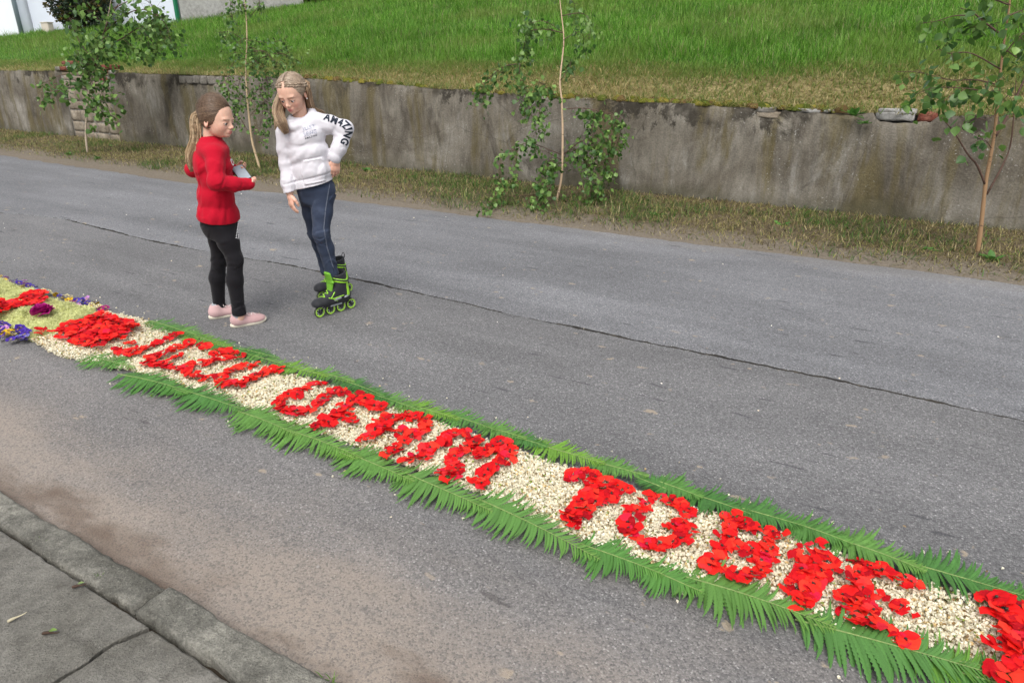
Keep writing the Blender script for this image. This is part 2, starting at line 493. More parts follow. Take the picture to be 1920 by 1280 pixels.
def grid_mesh(name, x0, x1, dx, y0, y1, dy, zf, mat):
    xs = np.arange(x0, x1 + dx / 2, dx); ys = np.arange(y0, y1 + dy / 2, dy)
    X, Y = np.meshgrid(xs, ys, indexing='ij')
    v = np.stack([X, Y, zf(X, Y)], -1).reshape(-1, 3)
    i, j = np.meshgrid(np.arange(len(xs) - 1), np.arange(len(ys) - 1), indexing='ij')
    a = (i * len(ys) + j).ravel()
    return mesh_np(name, v, np.c_[a, a + len(ys), a + len(ys) + 1, a + 1], mat)

tag(obj('verge', grid_mesh('verge', -30, 6, 0.06, 5.86, 8.2, 0.06, verge_z, MAT_DIRT)), None, None, None, 'structure')

# hillside above the wall
WTOP_X = [-60, -18.3, -15.7, -12.4, -8.85, -6.3, -4.6, -2.5, -0.8, 0.66, 14]
WTOP_Z = [1.36, 1.357, 1.377, 1.356, 1.345, 1.24, 1.17, 1.136, 1.106, 1.11, 1.10]
def wtop(x): return np.interp(x, WTOP_X, WTOP_Z)
def hill_z(x, y):
    p = np.stack([x, y, np.zeros_like(x)], -1)
    base = 1.2 + 0.2 * (y - 8.3)
    t = np.clip((y - 8.1) / 1.2, 0, 1)
    t = t * t * (3 - 2 * t)
    return (wtop(x) - 0.035) * (1 - t) + base * t + 0.05 * fbm(p, 0.9, 4, 21) * np.clip((y - 8.3) * 1.5, 0, 1)
tag(obj('hillside', grid_mesh('hillside', -62, 22, 0.25, 8.23, 60, 0.25, hill_z, MAT_TURF)), None, None, None, 'structure')

# ------------------------------------------------------------------ KERB AND PAVEMENT
KZ = 0.075
KY = 0.93 * (1 - KZ / CAM_H)
pav = tag(empty('pavement'), None, None, None, 'structure')
kerb = tag(empty('kerb'), None, None, None, 'structure')

def kerb_stone(x0, x1, y0, y1, zt, seed, chip=None, wear=1.0):
    nx, ny = max(2, int((x1 - x0) / 0.012)), 22
    u = np.linspace(0, 1, nx); w = np.linspace(0, 1, ny)
    X = x0 + (x1 - x0) * u[:, None] + 0 * w[None]
    Y = y0 + (y1 - y0) * w[None] + 0 * u[:, None]
    P = np.stack([X, Y, np.zeros_like(X)], -1)
    Y = Y + (0.010 * vnoise(P, 9, seed) + 0.006 * vnoise(P, 30, seed + 1)) * (np.abs(w[None] - 0.5) * 2) ** 3
    X = X + (0.008 * vnoise(P, 14, seed + 2)) * (np.abs(u[:, None] - 0.5) * 2) ** 12
    dy = np.minimum(w, 1 - w) * (y1 - y0); dx = np.minimum(u, 1 - u) * (x1 - x0)
    e = np.minimum(dx[:, None], dy[None])
    fr = (1 - w[None]) * (y1 - y0) + 0 * u[:, None]
    Z = zt - 0.010 * wear * np.exp(-e / 0.004) - 0.006 * wear * np.exp(-fr / 0.012) * (0.5 + 0.8 * np.clip(vnoise(P, 12, seed + 4), -0.5, 1)) + wear * (0.0045 * fbm(P, 14, 4, seed + 3) + 0.002 * vnoise(P, 70, seed + 5))
    if chip:
        r = np.hypot(X - chip[0], (Y - chip[1]) * 0.8)
        Z = Z + 0.016 * np.exp(-(r / 0.035) ** 2) - 0.02 * np.exp(-(np.hypot(X - chip[0] + 0.05, Y - chip[1]) / 0.02) ** 2)
    top = np.stack([X, Y, Z], -1).reshape(-1, 3)
    i, j = np.meshgrid(np.arange(nx - 1), np.arange(ny - 1), indexing='ij')
    a = (i * ny + j).ravel()
    f = np.c_[a, a + ny, a + ny + 1, a + 1]
    ring = np.concatenate([np.arange(0, nx * ny, ny), (nx - 1) * ny + np.arange(1, ny), np.arange((nx - 2) * ny + ny - 1, -1, -ny), np.arange(ny - 2, 0, -1)])
    low = top[ring].copy(); low[:, 2] = -0.04
    m = len(ring); b = len(top) + np.arange(m)
    side = np.c_[ring, b, np.roll(b, -1), np.roll(ring, -1)]
    return mesh_np('kerb_stone', np.concatenate([top, low]), np.concatenate([f, side]), MAT_KERB)

KI = 0.773                                            # inner edge of the kerb
jx = gz(283, 1118, KZ)[0]
for i, (a, b, zt, ch, wr) in enumerate([(-5.2, -4.05, KZ, None, 1.4), (-4.035, -3.02, KZ + .004, None, 1.2), (-2.995, jx - 0.012, KZ - 0.012, None, 1.6),
                                        (jx + 0.012, -0.85, KZ + 0.006, (jx + 0.05, KY - 0.03), 0.8), (-0.84, 0.3, KZ, None, 1), (0.31, 1.4, KZ, None, 1)]):
    o = obj('kerb_stone', kerb_stone(a, b, KI, KY, zt, 30 + 9 * i, ch, wr), kerb)

MAT_CHIP = concrete('fresh_chip', (0.55, 0.53, 0.48), (0.4, 0.38, 0.34), (0.68, 0.66, 0.6), False, 4)
def slab(poly, zt, seed):
    """concrete slab with an uneven broken outline"""
    pts = []
    for k in range(len(poly)):
        a, b = np.array(poly[k]), np.array(poly[(k + 1) % len(poly)])
        n = max(2, int(np.linalg.norm(b - a) / 0.012)); n = min(n, 160)
        t = np.linspace(0, 1, n, endpoint=False)[:, None]
        pts.append(a + (b - a) * t)
    P = np.concatenate(pts); P3 = np.c_[P, np.zeros(len(P))]
    c = P.mean(0); d = (c - P) / np.linalg.norm(c - P, axis=1)[:, None]
    off = 0.004 + 0.006 * (vnoise(P3, 11, seed) + 0.5 * vnoise(P3, 40, seed + 1)) + 0.003 * vnoise(P3, 90, seed + 2)
    top = P + d * np.clip(off, 0.0, 1)[:, None]
    bm = bmesh.new()
    n = len(P)
    zz = zt + 0.004 * vnoise(P3, 5, seed + 3)
    ro = [bm.verts.new((*q, z)) for q, z in zip(top + d * 0.007, zz)]
    r1 = [bm.verts.new((*q, z - 0.004)) for q, z in zip(top, zz)]
    r2 = [bm.verts.new((*q, -0.04)) for q in top]
    for k in range(n):
        j = (k + 1) % n
        bm.faces.new((ro[k], r1[k], r1[j], ro[j])); bm.faces.new((r1[k], r2[k], r2[j], r1[j]))
    bm.faces.new(ro[::1])
    bmesh.ops.recalc_face_normals(bm, faces=bm.faces)
    me = bpy.data.meshes.new('slab'); bm.to_mesh(me); bm.free()
    me.materials.append(MAT_SLAB)
    return me

SZ = KZ - 0.006
ce = gz(297, 1166, SZ)[:2]; cb = gz(100, 1280, SZ)[:2]
dirc = (cb - ce) / np.linalg.norm(cb - ce)
cfar = ce + dirc * 3.0
mid1 = gz(215, 1203, SZ)[:2]; mid2 = gz(150, 1250, SZ)[:2]
ki = KI - 0.012
for poly, zt, sd_ in [([(-6, ki), (ce[0] - 0.006, ki), mid1 - [0.004, 0], mid2 - [0.004, 0], cfar - [0.006, 0], (-6, cfar[1])], SZ, 5),
                      ([(ce[0] + 0.006, ki), (1.6, ki), (1.6, cfar[1]), cfar + [0.006, 0], mid2 + [0.004, 0], mid1 + [0.004, 0]], SZ - 0.002, 8)]:
    obj('slab', slab(poly, zt, sd_), pav)
pv = mesh_np('joint_soil', *(lambda v, f: (v, f))(*boxv((-7, -4, -0.05), (2, KY - 0.02, 0.03))), plain('joint_earth', (0.045, 0.036, 0.026), 0.95, 0.1, 0.3, 60), False)
tag(obj('joint_soil', pv, pav), None, None, None, None)
# ------------------------------------------------------------------ RETAINING WALL
WY = 8.1
wall = tag(empty('retaining_wall', (0, WY, 0)), 'long old grey rendered retaining wall, stained and mossy, along the far side of the road', 'wall')
def sub(o_me_name, me, parent, loc=None):
    o = obj(o_me_name, me, parent)
    if loc is not None: o.location = loc
    return o

def wall_panel(x0, x1, seed, notch=None):
    xs = np.arange(x0, x1 + 0.02, 0.04); nz_ = 30
    w = np.linspace(0, 1, nz_)
    pt = np.c_[xs, 0 * xs, 0 * xs]
    zt = wtop(xs) - 0.03 + 0.014 * vnoise(pt, 2.5, seed) + 0.012 * vnoise(pt, 11, seed + 1)
    if notch:
        for a, b, dpt in notch:
            k = np.clip((xs - a) / 0.06, 0, 1) * np.clip((b - xs) / 0.06, 0, 1)
            zt = zt - dpt * k * (0.85 + 0.3 * vnoise(pt, 9, seed + 3))
    X = xs[:, None] + 0 * w[None]
    Z = -0.1 + (zt[:, None] + 0.1) * w[None]
    P = np.stack([X, 0 * X, Z], -1)
    Y = 0.02 * fbm(P, 0.9, 4, seed + 5) + 0.006 * vnoise(P, 8, seed + 6) + 0.03 * (w[None] ** 14)
    Y = Y + 0.02 * (Z / 1.3)
    nx = len(xs)
    front = np.stack([X, Y, Z], -1).reshape(-1, 3)
    tb = np.c_[xs, Y[:, -1] + 0.1, zt - 0.002 + 0.01 * vnoise(pt, 13, seed + 8)]
    tc = np.c_[xs, 0 * xs + 0.42, zt]
    v = np.concatenate([front, tb, tc])
    i, j = np.meshgrid(np.arange(nx - 1), np.arange(nz_ - 1), indexing='ij')
    a = (i * nz_ + j).ravel()
    f = [np.c_[a, a + nz_, a + nz_ + 1, a + 1]]
    k = np.arange(nx - 1); nt = nx * nz_
    f.append(np.c_[k * nz_ + nz_ - 1, (k + 1) * nz_ + nz_ - 1, nt + k + 1, nt + k])
    f.append(np.c_[nt + k, nt + k + 1, nt + nx + k + 1, nt + nx + k])
    # end caps
    for col in (0, nx - 1):
        b0 = col * nz_
        for q in range(nz_ - 1):
            pass
    me = mesh_np('rendered_panel', v, np.concatenate(f), MAT_WALL)
    return me

px0 = gy(131, 215, WY)[0]; px1 = gy(212, 200, WY)[0]
def rough_stone(name, lo, hi, mat, seed, amp=0.012, div=3):
    bm = bmesh.new()
    bmesh.ops.create_cube(bm, size=1.0)
    bmesh.ops.subdivide_edges(bm, edges=list(bm.edges), cuts=div, use_grid_fill=True)
    lo, hi = np.array(lo), np.array(hi)
    co = np.array([v.co for v in bm.verts])
    r = np.linalg.norm(np.abs(co * 2) ** 6, axis=1) ** (1 / 6)
    co = co / np.maximum(r[:, None], 0.8) * 1.0
    p = (lo + hi) / 2 + co * (hi - lo)
    p = p + amp * np.stack([vnoise(p, 14, seed + k) for k in range(3)], -1)
    for vv, q in zip(bm.verts, p): vv.co = q
    me = bpy.data.meshes.new(name); bm.to_mesh(me); bm.free()
    for f in me.polygons: f.use_smooth = True
    me.materials.append(mat)
    return me

n0 = gy(1412, 205, WY)[0]; n1 = gy(1468, 205, WY)[0]; n2 = gy(1640, 215, WY)[0]; n3 = gy(1760, 218, WY)[0]
lx0, lx1 = gy(330, 160, WY)[0], gy(425, 175, WY)[0]
sub('rendered_panel', wall_panel(-60, px0, 3), wall)
sub('rendered_panel', wall_panel(px1, 14, 4, notch=[(n0, n1, 0.11), (n1, n2 - .05, 0.03), (n2 - 0.02, n3, 0.09), (lx0, lx1, 0.16)]), wall)
# masonry pier between the two rendered lengths
PIER_TOP = 1.40
sub('mortar_core', mesh_np('mortar_core', *boxv((px0 - 0.03, 0.022, -0.1), (px1 + 0.03, 0.42, PIER_TOP - 0.14)), MAT_MORTAR, False), wall)
z = 0.0; k = 0
rs = random.Random(3)
while z < PIER_TOP - 0.2:
    hgt = rs.uniform(0.16, 0.24); x = px0 + 0.01
    while x < px1 - 0.05:
        wd = rs.uniform(0.26, 0.5)
        if px1 - x - wd < 0.14: wd = px1 - x - 0.01
        br = rs.random() < 0.06
        me = rough_stone('stone', (x, rs.uniform(-0.004, 0.014), z + 0.002), (x + wd - 0.008, 0.2, min(z + hgt - 0.006, PIER_TOP - 0.15)), MAT_BRICK if br else MAT_STONE, k)
        sub('stone', me, wall); x += wd; k += 1
    z += hgt
# bricks showing at the top of the pier and at the broken crown of the wall
def brick_row(pts, mat=None):
    for (xa, xb, za, zb, mt) in pts:
        global k
        nb = max(1, round((xb - xa) / 0.26)); w_ = (xb - xa) / nb
        for q in range(nb):
            dz = rs.uniform(-0.012, 0.012) - 0.03
            sub('brick', rough_stone('brick', (xa + q * w_ + 0.006, rs.uniform(0.0, 0.03), za + dz), (xa + (q + 1) * w_ - 0.006, 0.14, zb + dz), mt if rs.random() < 0.8 else MAT_MORTAR, k, 0.009, 2), wall); k += 1
g = lambda px, py: gy(px, py, WY)
brick_row([(g(97, 120)[0], g(118, 120)[0], 1.385, 1.46, MAT_BRICK), (g(120, 118)[0], g(140, 118)[0], 1.40, 1.49, MAT_BLOCK), (g(110, 112)[0], g(124, 112)[0], 1.492, 1.56, MAT_BRICK), (g(126, 112)[0], g(142, 112)[0], 1.495, 1.57, MAT_BRICK),
           (g(144, 120)[0], g(166, 120)[0], 1.36, 1.45, MAT_BLOCK), (g(168, 125)[0], g(184, 125)[0], 1.34, 1.42, MAT_BRICK),
           (g(186, 118)[0], g(198, 118)[0], 1.43, 1.50, MAT_BRICK), (g(200, 120)[0], g(212, 120)[0], 1.425, 1.495, MAT_BRICK), (g(186, 130)[0], g(197, 130)[0], 1.345, 1.42, MAT_BRICK), (g(199, 131)[0], g(211, 131)[0], 1.34, 1.415, MAT_BRICK)])
for i, (xa, xb, za, zb, mt) in enumerate([(n0 + 0.01, n0 + 0.3, 0.995, 1.055, MAT_STONE), (n0 + 0.31, n1 - 0.01, 1.0, 1.05, MAT_BLOCK), (n0 + 0.02, n0 + 0.22, 1.06, 1.105, MAT_MORTAR),
        (n1 + 0.12, n1 + 0.45, 1.065, 1.095, MAT_BLOCK), (n1 + 0.47, n1 + 0.75, 1.06, 1.09, MAT_STONE),
        (n2 - 0.0, n2 + 0.36, 1.02, 1.085, MAT_BLOCK), (n2 + 0.02, n2 + 0.37, 1.09, 1.12, MAT_BLOCK), (n2 + 0.38, n3 - 0.01, 1.02, 1.1, MAT_BRICK)]):
    sub('brick' if mt is MAT_BRICK else 'stone', rough_stone('brick', (xa, 0.045, za - 0.01), (xb, 0.25, zb), mt, 90 + i, 0.013), wall)
# rough course laid bare below the fallen render near the second sapling
x = lx0 + 0.06
while x < lx1 - 0.1:
    wd = rs.uniform(0.14, 0.3)
    sub('stone', rough_stone('stone', (x, 0.03, 1.17), (x + wd - 0.01, 0.2, 1.30 + rs.uniform(-.01, .01)), MAT_MORTAR if rs.random() < .6 else MAT_STONE, k, 0.014), wall)
    x += wd; k += 1

# moss cushions along the crown of the wall
MAT_MOSS = tinted('moss', 1.0, 0.05, 0.3, 90)
mg = Geo()
def moss(x, y, z, rx, ry, rz, seed):
    n, mm = 9, 5
    th = np.linspace(0, 2 * np.pi, n, endpoint=False); ph = np.linspace(0.1, np.pi / 2, mm)
    P = np.stack([np.cos(ph)[:, None] * np.cos(th)[None] * rx, np.cos(ph)[:, None] * np.sin(th)[None] * ry, np.sin(ph)[:, None] * rz + 0 * th[None]], -1)
    P = P * (1 + 0.25 * vnoise(P + seed, 30, 3))[..., None] + [x, y, z]
    P = P.reshape(-1, 3)
    i, j = np.meshgrid(np.arange(mm - 1), np.arange(n), indexing='ij')
    a = (i * n + j).ravel(); b = (i * n + (j + 1) % n).ravel()
    c0 = np.array([(0.10, 0.105, 0.018), (0.14, 0.12, 0.025), (0.06, 0.075, 0.015), (0.09, 0.06, 0.025)][rs.randrange(4)])
    mg.add(P, np.c_[a, b, b + n, a + n], c0 * rs.uniform(0.7, 1.3))
for cxp, span, cnt in [(640, 70, 40), (960, 120, 30), (1170, 160, 70), (1300, 130, 50), (1470, 60, 26), (1560, 60, 16), (740, 60, 14)]:
    for _ in range(cnt):
        xx = gy(cxp + rs.uniform(-span, span), 190, WY)[0]
        s_ = rs.uniform(0.025, 0.07)
        moss(xx, rs.uniform(0.075, 0.26), wtop(xx) - 0.045, s_ * 1.2, s_, s_ * 1.0, rs.random() * 50)
tag(sub('moss', mg.mesh('moss', MAT_MOSS), wall), None, None, None, 'stuff')

# ------------------------------------------------------------------ BUILDINGS ABOVE
hA = gslope(-60, 70); hB = gslope(42, 66); hC = gslope(338, 47); hD = gslope(545, 14); hE = gslope(640, -2)
house = tag(empty('white_house', (*hB[:2], hB[2])), 'white plastered house corner with a grey downpipe at the top of the bank', 'house')
def wall_seg(name, a, b, zb, zt, thick, mat, parent, org):
    a, b = np.array(a[:2]), np.array(b[:2])
    d = (b - a) / np.linalg.norm(b - a); nn = np.array([-d[1], d[0]])
    c = [a, b, b + nn * thick, a + nn * thick]
    v = np.array([(*q, zb) for q in c] + [(*q, zt) for q in c]) - org
    f = np.array([(0, 3, 2, 1), (4, 5, 6, 7), (0, 1, 5, 4), (1, 2, 6, 5), (2, 3, 7, 6), (3, 0, 4, 7)])
    return obj(name, mesh_np(name, v, f, mat, False), parent)
oA = np.array(house.location)
hA2 = gslope(-500, 66)
corner = gslope(46, 66)
wall_seg('wall', (*(corner[:2] + np.array([-9.0, -1.9])), 0), corner, 1.6, 7.5, 6.0, plain('white_wall', (0.72, 0.75, 0.8), 0.85, 0.2, 0.04, 3), house, oA)
wall_seg('wall', corner + np.array([0.03, 0.35, 0]), hC + np.array([-0.05, 0.0, 0]), 1.6, 6.5, 0.5, MAT_WHITE, house, oA)
dp = corner + np.array([0.0, -0.08, 0])
v, f = tube([dp + [0, 0, -0.5] - oA, dp + [0, 0, 1.7] - oA, dp + [-0.05, 0.02, 1.9] - oA, dp + [-0.05, 0.02, 5] - oA], 0.075, 10)
obj('downpipe', mesh_np('downpipe', v, f, plain('pipe_grey', (0.16, 0.2, 0.23), 0.5, 0.4)), house)
gw = tag(empty('boundary_wall', (*hC[:2], hC[2])), 'pale grey plastered boundary wall running up the bank to a dark hedge', 'wall')
oG = np.array(gw.location)
wall_seg('wall', hC + np.array([0.06, 0.04, 0]), hD + (hE - hD) * 0.25, 1.6, 6.0, 0.3, MAT_GREY, gw, oG)
pp = hC + np.array([0.02, -0.06, 0])
v, f = boxv(pp + [-0.05, -0.05, -0.6] - oG, pp + [0.05, 0.05, 4] - oG)
obj('post', bevel_mesh(mesh_np('post', v, f, plain('post_green', (0.012, 0.16, 0.075), 0.5, 0.4)), 0.012), gw)
bx = gslope(92, 63)
v, f = boxv((-0.19, -0.1, -0.3), (0.19, 0.1, 0.33))
ub = tag(empty('utility_box', bx), 'small beige utility box in the grass against the white house', 'utility box')
ub.rotation_euler = (0, 0, 0.1)
obj('cabinet', bevel_mesh(mesh_np('cabinet', v, f, plain('box_beige', (0.5, 0.45, 0.38), 0.6)), 0.02), ub)
v, f = boxv((-0.205, -0.115, 0.33), (0.205, 0.115, 0.36))
obj('lid', bevel_mesh(mesh_np('lid', v, f, plain('lid_beige', (0.55, 0.5, 0.42), 0.6)), 0.01), ub)

# bushes: thousands of small sprays through the crown's volume over a stem
MAT_LEAF_STUFF = tinted('bush_foliage', 0.6, 0.25, 0.2, 30, 0.25)
def bush(name, label, cat, base, lobes, cols, count, size, seed, flat=0.35):
    r = np.random.default_rng(seed)
    root = tag(empty(name, base), label, cat)
    G = Geo()
    L = np.array(lobes, float)
    vol = L[:, 3] * L[:, 4] * L[:, 5]; pick = r.choice(len(L), count, p=vol / vol.sum())
    u = r.normal(size=(count, 3)); u /= np.linalg.norm(u, axis=1)[:, None]
    rad = r.random(count) ** 0.28
    P = L[pick, :3] + u * rad[:, None] * L[pick, 3:6]
    P = P[P[:, 2] > 0.03]; count = len(P); u = u[:count]; rad = rad[:count]
    d = r.normal(size=(count, 3)) * 0.6 + u * 0.7 + [0, 0, 0.3]; d /= np.linalg.norm(d, axis=1)[:, None]
    sd = np.cross(d, r.normal(size=(count, 3))); sd /= np.linalg.norm(sd, axis=1)[:, None]
    s = size * r.uniform(0.6, 1.4, count)[:, None]
    V = np.stack([P - d * s * 0.5, P + sd * s * flat, P + d * s * 0.6, P - sd * s * flat], 1).reshape(-1, 3)
    ci = r.integers(0, len(cols), count)
    clump = vnoise(P, 4.0, seed)
    ci = np.clip(((clump + 1) / 2 * len(cols) + r.normal(size=count) * 0.6).astype(int), 0, len(cols) - 1)
    T = np.array(cols)[ci] * r.uniform(0.7, 1.25, count)[:, None]
    G.add(V, np.arange(4 * count).reshape(-1, 4), np.repeat(T, 4, 0))
    obj('foliage', G.mesh('foliage', MAT_LEAF_STUFF), root)['kind'] = 'stuff'
    S = Geo()
    for q in range(7):
        a = q * 0.9; tip = L[q % len(L), :3] + np.array([math.cos(a), math.sin(a), 0.3]) * L[q % len(L), 3:6] * 0.6
        S.add(*tube(smooth_path([(0.05 * math.cos(a), 0.05 * math.sin(a), -0.1), (tip * 0.5 + [0, 0, 0.1]), tip], 6), np.linspace(0.04, 0.008, 6), 6), (0.08, 0.055, 0.035))
    obj('stem', S.mesh('stem', tinted('bush_bark', 0.9)), root)
    return root
cb_ = gslope(178, 58)
cb_[1] -= 0.5
bush('conifer', 'dark conifer shrub with ochre tips beside the white house', 'shrub', cb_,
     [(-0.3, 0, 1.0, 1.0, 0.7, 0.85), (0.55, 0.1, 0.95, 0.9, 0.7, 0.8), (-1.0, 0, 1.35, 0.55, 0.5, 0.5), (0.1, 0, 1.9, 0.8, 0.6, 0.7), (1.1, 0.1, 0.8, 0.5, 0.5, 0.5), (-0.2, 0, .35, .6, .5, .35)],
     [(0.012, 0.026, 0.014), (0.022, 0.04, 0.02), (0.05, 0.05, 0.016), (0.14, 0.1, 0.02)], 9000, 0.11, 5, 0.22)
hh = gslope(600, 4)
bush('hedge', 'dark green hedge at the top of the grassy bank behind the boundary wall', 'hedge', hh, [(q * 0.9 * 0.5 - 1.0, q * 0.9 * 0.85 - 0.6, 0.9, 1.0, 0.9, 1.0) for q in range(5)], [(0.015, 0.032, 0.012), (0.025, 0.05, 0.018), (0.035, 0.07, 0.02)], 9000, 0.13, 9, 0.4)
# ------------------------------------------------------------------ GRASS
MAT_GRASS = tinted('grass', 0.5, 0.3, 0.12, 20, 0.5)

def in_view(P, margin=160):
    d = P - CAMP
    z = d @ FWD
    x = CX + F_PX * (d @ RIGHT) / z; y = CY - F_PX * (d @ UPV) / z
    return (z > 0.3) & (x > -margin - 160) & (x < 1920 + margin + 160) & (y > -margin) & (y < 1280 + margin)

def blades(name, P, length, width, lean, cols, r, bend=0.5, up=None):
    """two-segment bent blades at points P"""
    n = len(P)
    az = r.uniform(0, 2 * np.pi, n)
    d = np.stack([np.cos(az), np.sin(az), 0 * az], -1)
    s = np.stack([-d[:, 1], d[:, 0], 0 * az], -1)
    L = length[:, None]; w = width[:, None] * 0.5
    le = lean[:, None]
    up = np.array([0, 0, 1.0])
    m = P + L * 0.55 * (up * np.cos(le) + d * np.sin(le))
    l2 = np.minimum(le + bend * r.random(n)[:, None] * 1.6, 1.62)
    t = m + L * 0.5 * (up * np.cos(l2) + d * np.sin(l2))
    V = np.stack([P - s * w, P + s * w, m + s * w * 0.8, m - s * w * 0.8, t], 1).reshape(-1, 3)
    a = np.arange(n) * 5
    q = np.c_[a, a + 1, a + 2, a + 3]; tr = np.c_[a + 3, a + 2, a + 4]
    T = np.repeat(cols, 5, 0)
    return mesh_np(name, V, [q, tr], MAT_GRASS, True, T)

r = np.random.default_rng(21)
def scatter(n, x0, x1, y0, y1, zf, margin=160):
    x = r.uniform(x0, x1, n); y = r.uniform(y0, y1, n)
    P = np.stack([x, y, zf(x, y)], -1)
    return P[in_view(P, margin)]

def pick_cols(n, table, w):
    c = np.array(table)[r.choice(len(table), n, p=np.array(w) / np.sum(w))]
    return c * r.uniform(0.75, 1.25, n)[:, None]

GREENS = [(0.11, 0.27, 0.026), (0.155, 0.35, 0.04), (0.24, 0.43, 0.075), (0.06, 0.16, 0.02), (0.33, 0.39, 0.13)]
STRAWS = [(0.37, 0.31, 0.13), (0.27, 0.225, 0.09), (0.22, 0.215, 0.06), (0.14, 0.20, 0.045), (0.46, 0.39, 0.2)]
# lush meadow on the bank (denser where it is near)
Ps = []
for (n, y0, y1, x0, x1) in [(150000, 9.1, 12.5, -20, 5), (130000, 12.5, 18, -28, 4), (70000, 18, 27, -34, 2), (26000, 9.2, 14.5, -34, -18)]:
    Ps.append(scatter(n, x0, x1, y0, y1, hill_z, 60))
P = np.concatenate(Ps)
edge = 9.12 + 0.35 * vnoise(P * [1, 0, 0], 0.8, 3) + 0.3 * vnoise(P * [1, 1, 0], 2.3, 4)
P = P[P[:, 1] > edge]
n = len(P)
tall = 0.5 + 0.5 * fbm(P, 0.7, 3, 5)
dn = np.clip((P[:, 1] - 9.0) / 1.3, 0.25, 1)
clump = np.clip(vnoise(P, 2.1, 61) * 1.4, 0, 1)
ln = (0.07 + 0.17 * tall + 0.12 * clump) * r.uniform(0.5, 1.5, n) * dn
cols = pick_cols(n, GREENS, [3, 3, 2, 2, 0.25])
shade = (0.62 + 0.6 * (0.5 + 0.5 * fbm(P, 1.3, 4, 8)))[:, None]
yel = (np.clip(vnoise(P, 0.9, 9) * 0.6 + 0.6 * np.clip(1 - (P[:, 1] - 9.3) / 0.8, 0, 1), 0, 0.8))[:, None]
dead = r.random(n)[:, None] < 0.04 + 0.10 * np.clip(vnoise(P, 1.1, 77), 0, 1)[:, None]
cols = np.where(dead, np.array([0.36, 0.33, 0.16]), cols)
cols = cols * shade * (1 - yel) + yel * np.array([0.23, 0.27, 0.07]) * r.uniform(0.7, 1.3, n)[:, None]
tag(obj('meadow_grass', blades('meadow_grass', P, ln, 0.006 + 0.0007 * (P[:, 1] - 8), r.uniform(0.1, 1.0, n), cols, r, 0.7)), 'lush green meadow grass covering the bank', None, None, 'stuff')
# mown, dried fringe behind the wall
P = scatter(120000, -26, 5, 8.14, 9.9, hill_z, 60)
n = len(P)
f_ = np.clip((P[:, 1] - 8.6) / 1.1, 0, 1)[:, None]
cols = pick_cols(n, STRAWS, [3, 2.5, 2, 2.2, 1]); cg = pick_cols(n, [(0.12, 0.2, 0.04), (0.2, 0.25, 0.06)], [1, 1])
lush = np.clip(0.5 + 1.5 * vnoise(P, 1.4, 3), 0, 1)[:, None] * 0.65 + f_ * 0.7
cols = np.where(r.random(n)[:, None] < lush * 0.75, cg, cols)
tag(obj('dry_grass', blades('dry_grass', P, r.uniform(0.05, 0.16, n), r.uniform(0.005, 0.011, n), r.uniform(0.55, 1.5, n), cols, r, 0.6)), 'dry mown grass lying along the crown of the wall', None, None, 'stuff')
# verge: cut grass, weeds
P = scatter(130000, -24, 5, 6.3, 8.12, verge_z, 60)
dens = 0.5 + 0.5 * fbm(P, 1.5, 4, 31)
bald = np.clip((P[:, 1] - 6.25 - 0.25 * vnoise(P * [1, 0, 0], 0.9, 2)) / 0.5, 0, 1)
P = P[r.random(len(P)) < np.clip(dens * 1.5, 0.1, 1) * (0.08 + 0.92 * bald)]
n = len(P)
g_ = np.clip(2.6 * fbm(P, 1.5, 3, 41) + 0.22, 0, 1)[:, None]
cols = np.where(r.random(n)[:, None] < 0.06 + 0.55 * g_, pick_cols(n, [(0.08, 0.17, 0.03), (0.13, 0.21, 0.05), (0.06, 0.12, 0.025)], [2, 1, 1]),
                pick_cols(n, [(0.33, 0.275, 0.12), (0.2, 0.16, 0.075), (0.26, 0.25, 0.085), (0.085, 0.065, 0.035), (0.44, 0.37, 0.2)], [2, 2, 2.4, 2, 1.2]))
tag(obj('verge_grass', blades('verge_grass', P, r.uniform(0.035, 0.11, n) * (0.7 + 0.6 * g_[:, 0]), r.uniform(0.004, 0.009, n), r.uniform(0.35, 1.52, n), cols, r, 0.7)), 'cut and trampled grass on the strip below the wall', None, None, 'stuff')

# a few broad leaved weeds at the foot of the wall and on its crown
MAT_WEED = tinted('weed_leaf', 0.5, 0.3, 0.15, 60, 0.3)
def weed(px, py, s, label, on_wall=False):
    b = gy(px, py, WY - 0.02) if on_wall else gz(px, py, 0.02)
    root = tag(empty('weed', b), label, 'weed', None)
    G = Geo(); rr_ = random.Random(px)
    for q in range(11):
        a = q * 2.4 + rr_.uniform(-.3, .3); e = rr_.uniform(0.15, 1.0); L = s * rr_.uniform(0.6, 1.1)
        d = np.array([math.cos(a) * math.cos(e), -abs(math.sin(a)) * math.cos(e) if on_wall else math.sin(a) * math.cos(e), math.sin(e)]); sd = np.array([-math.sin(a), math.cos(a), 0])
        t = np.linspace(0.15, 1, 6); c = t[:, None] * d * L - np.array([0, 0, 1]) * (t[:, None] ** 2) * L * 0.25
        w = (np.sin(np.pi * t ** 0.8) * 0.28 + 0.02)[:, None] * L * 0.7
        v = np.stack([c - sd * w, c - [0, 0, 0.006], c + sd * w], 1).reshape(-1, 3)
        i = np.arange(5)[:, None] * 3 + np.array([0, 1])[None]; i = i.ravel()
        G.add(v, np.c_[i, i + 1, i + 4, i + 3], np.array((0.075, 0.19, 0.035)) * rr_.uniform(0.7, 1.4))
    obj('leaves', G.mesh('leaves', MAT_WEED), root)
    return root
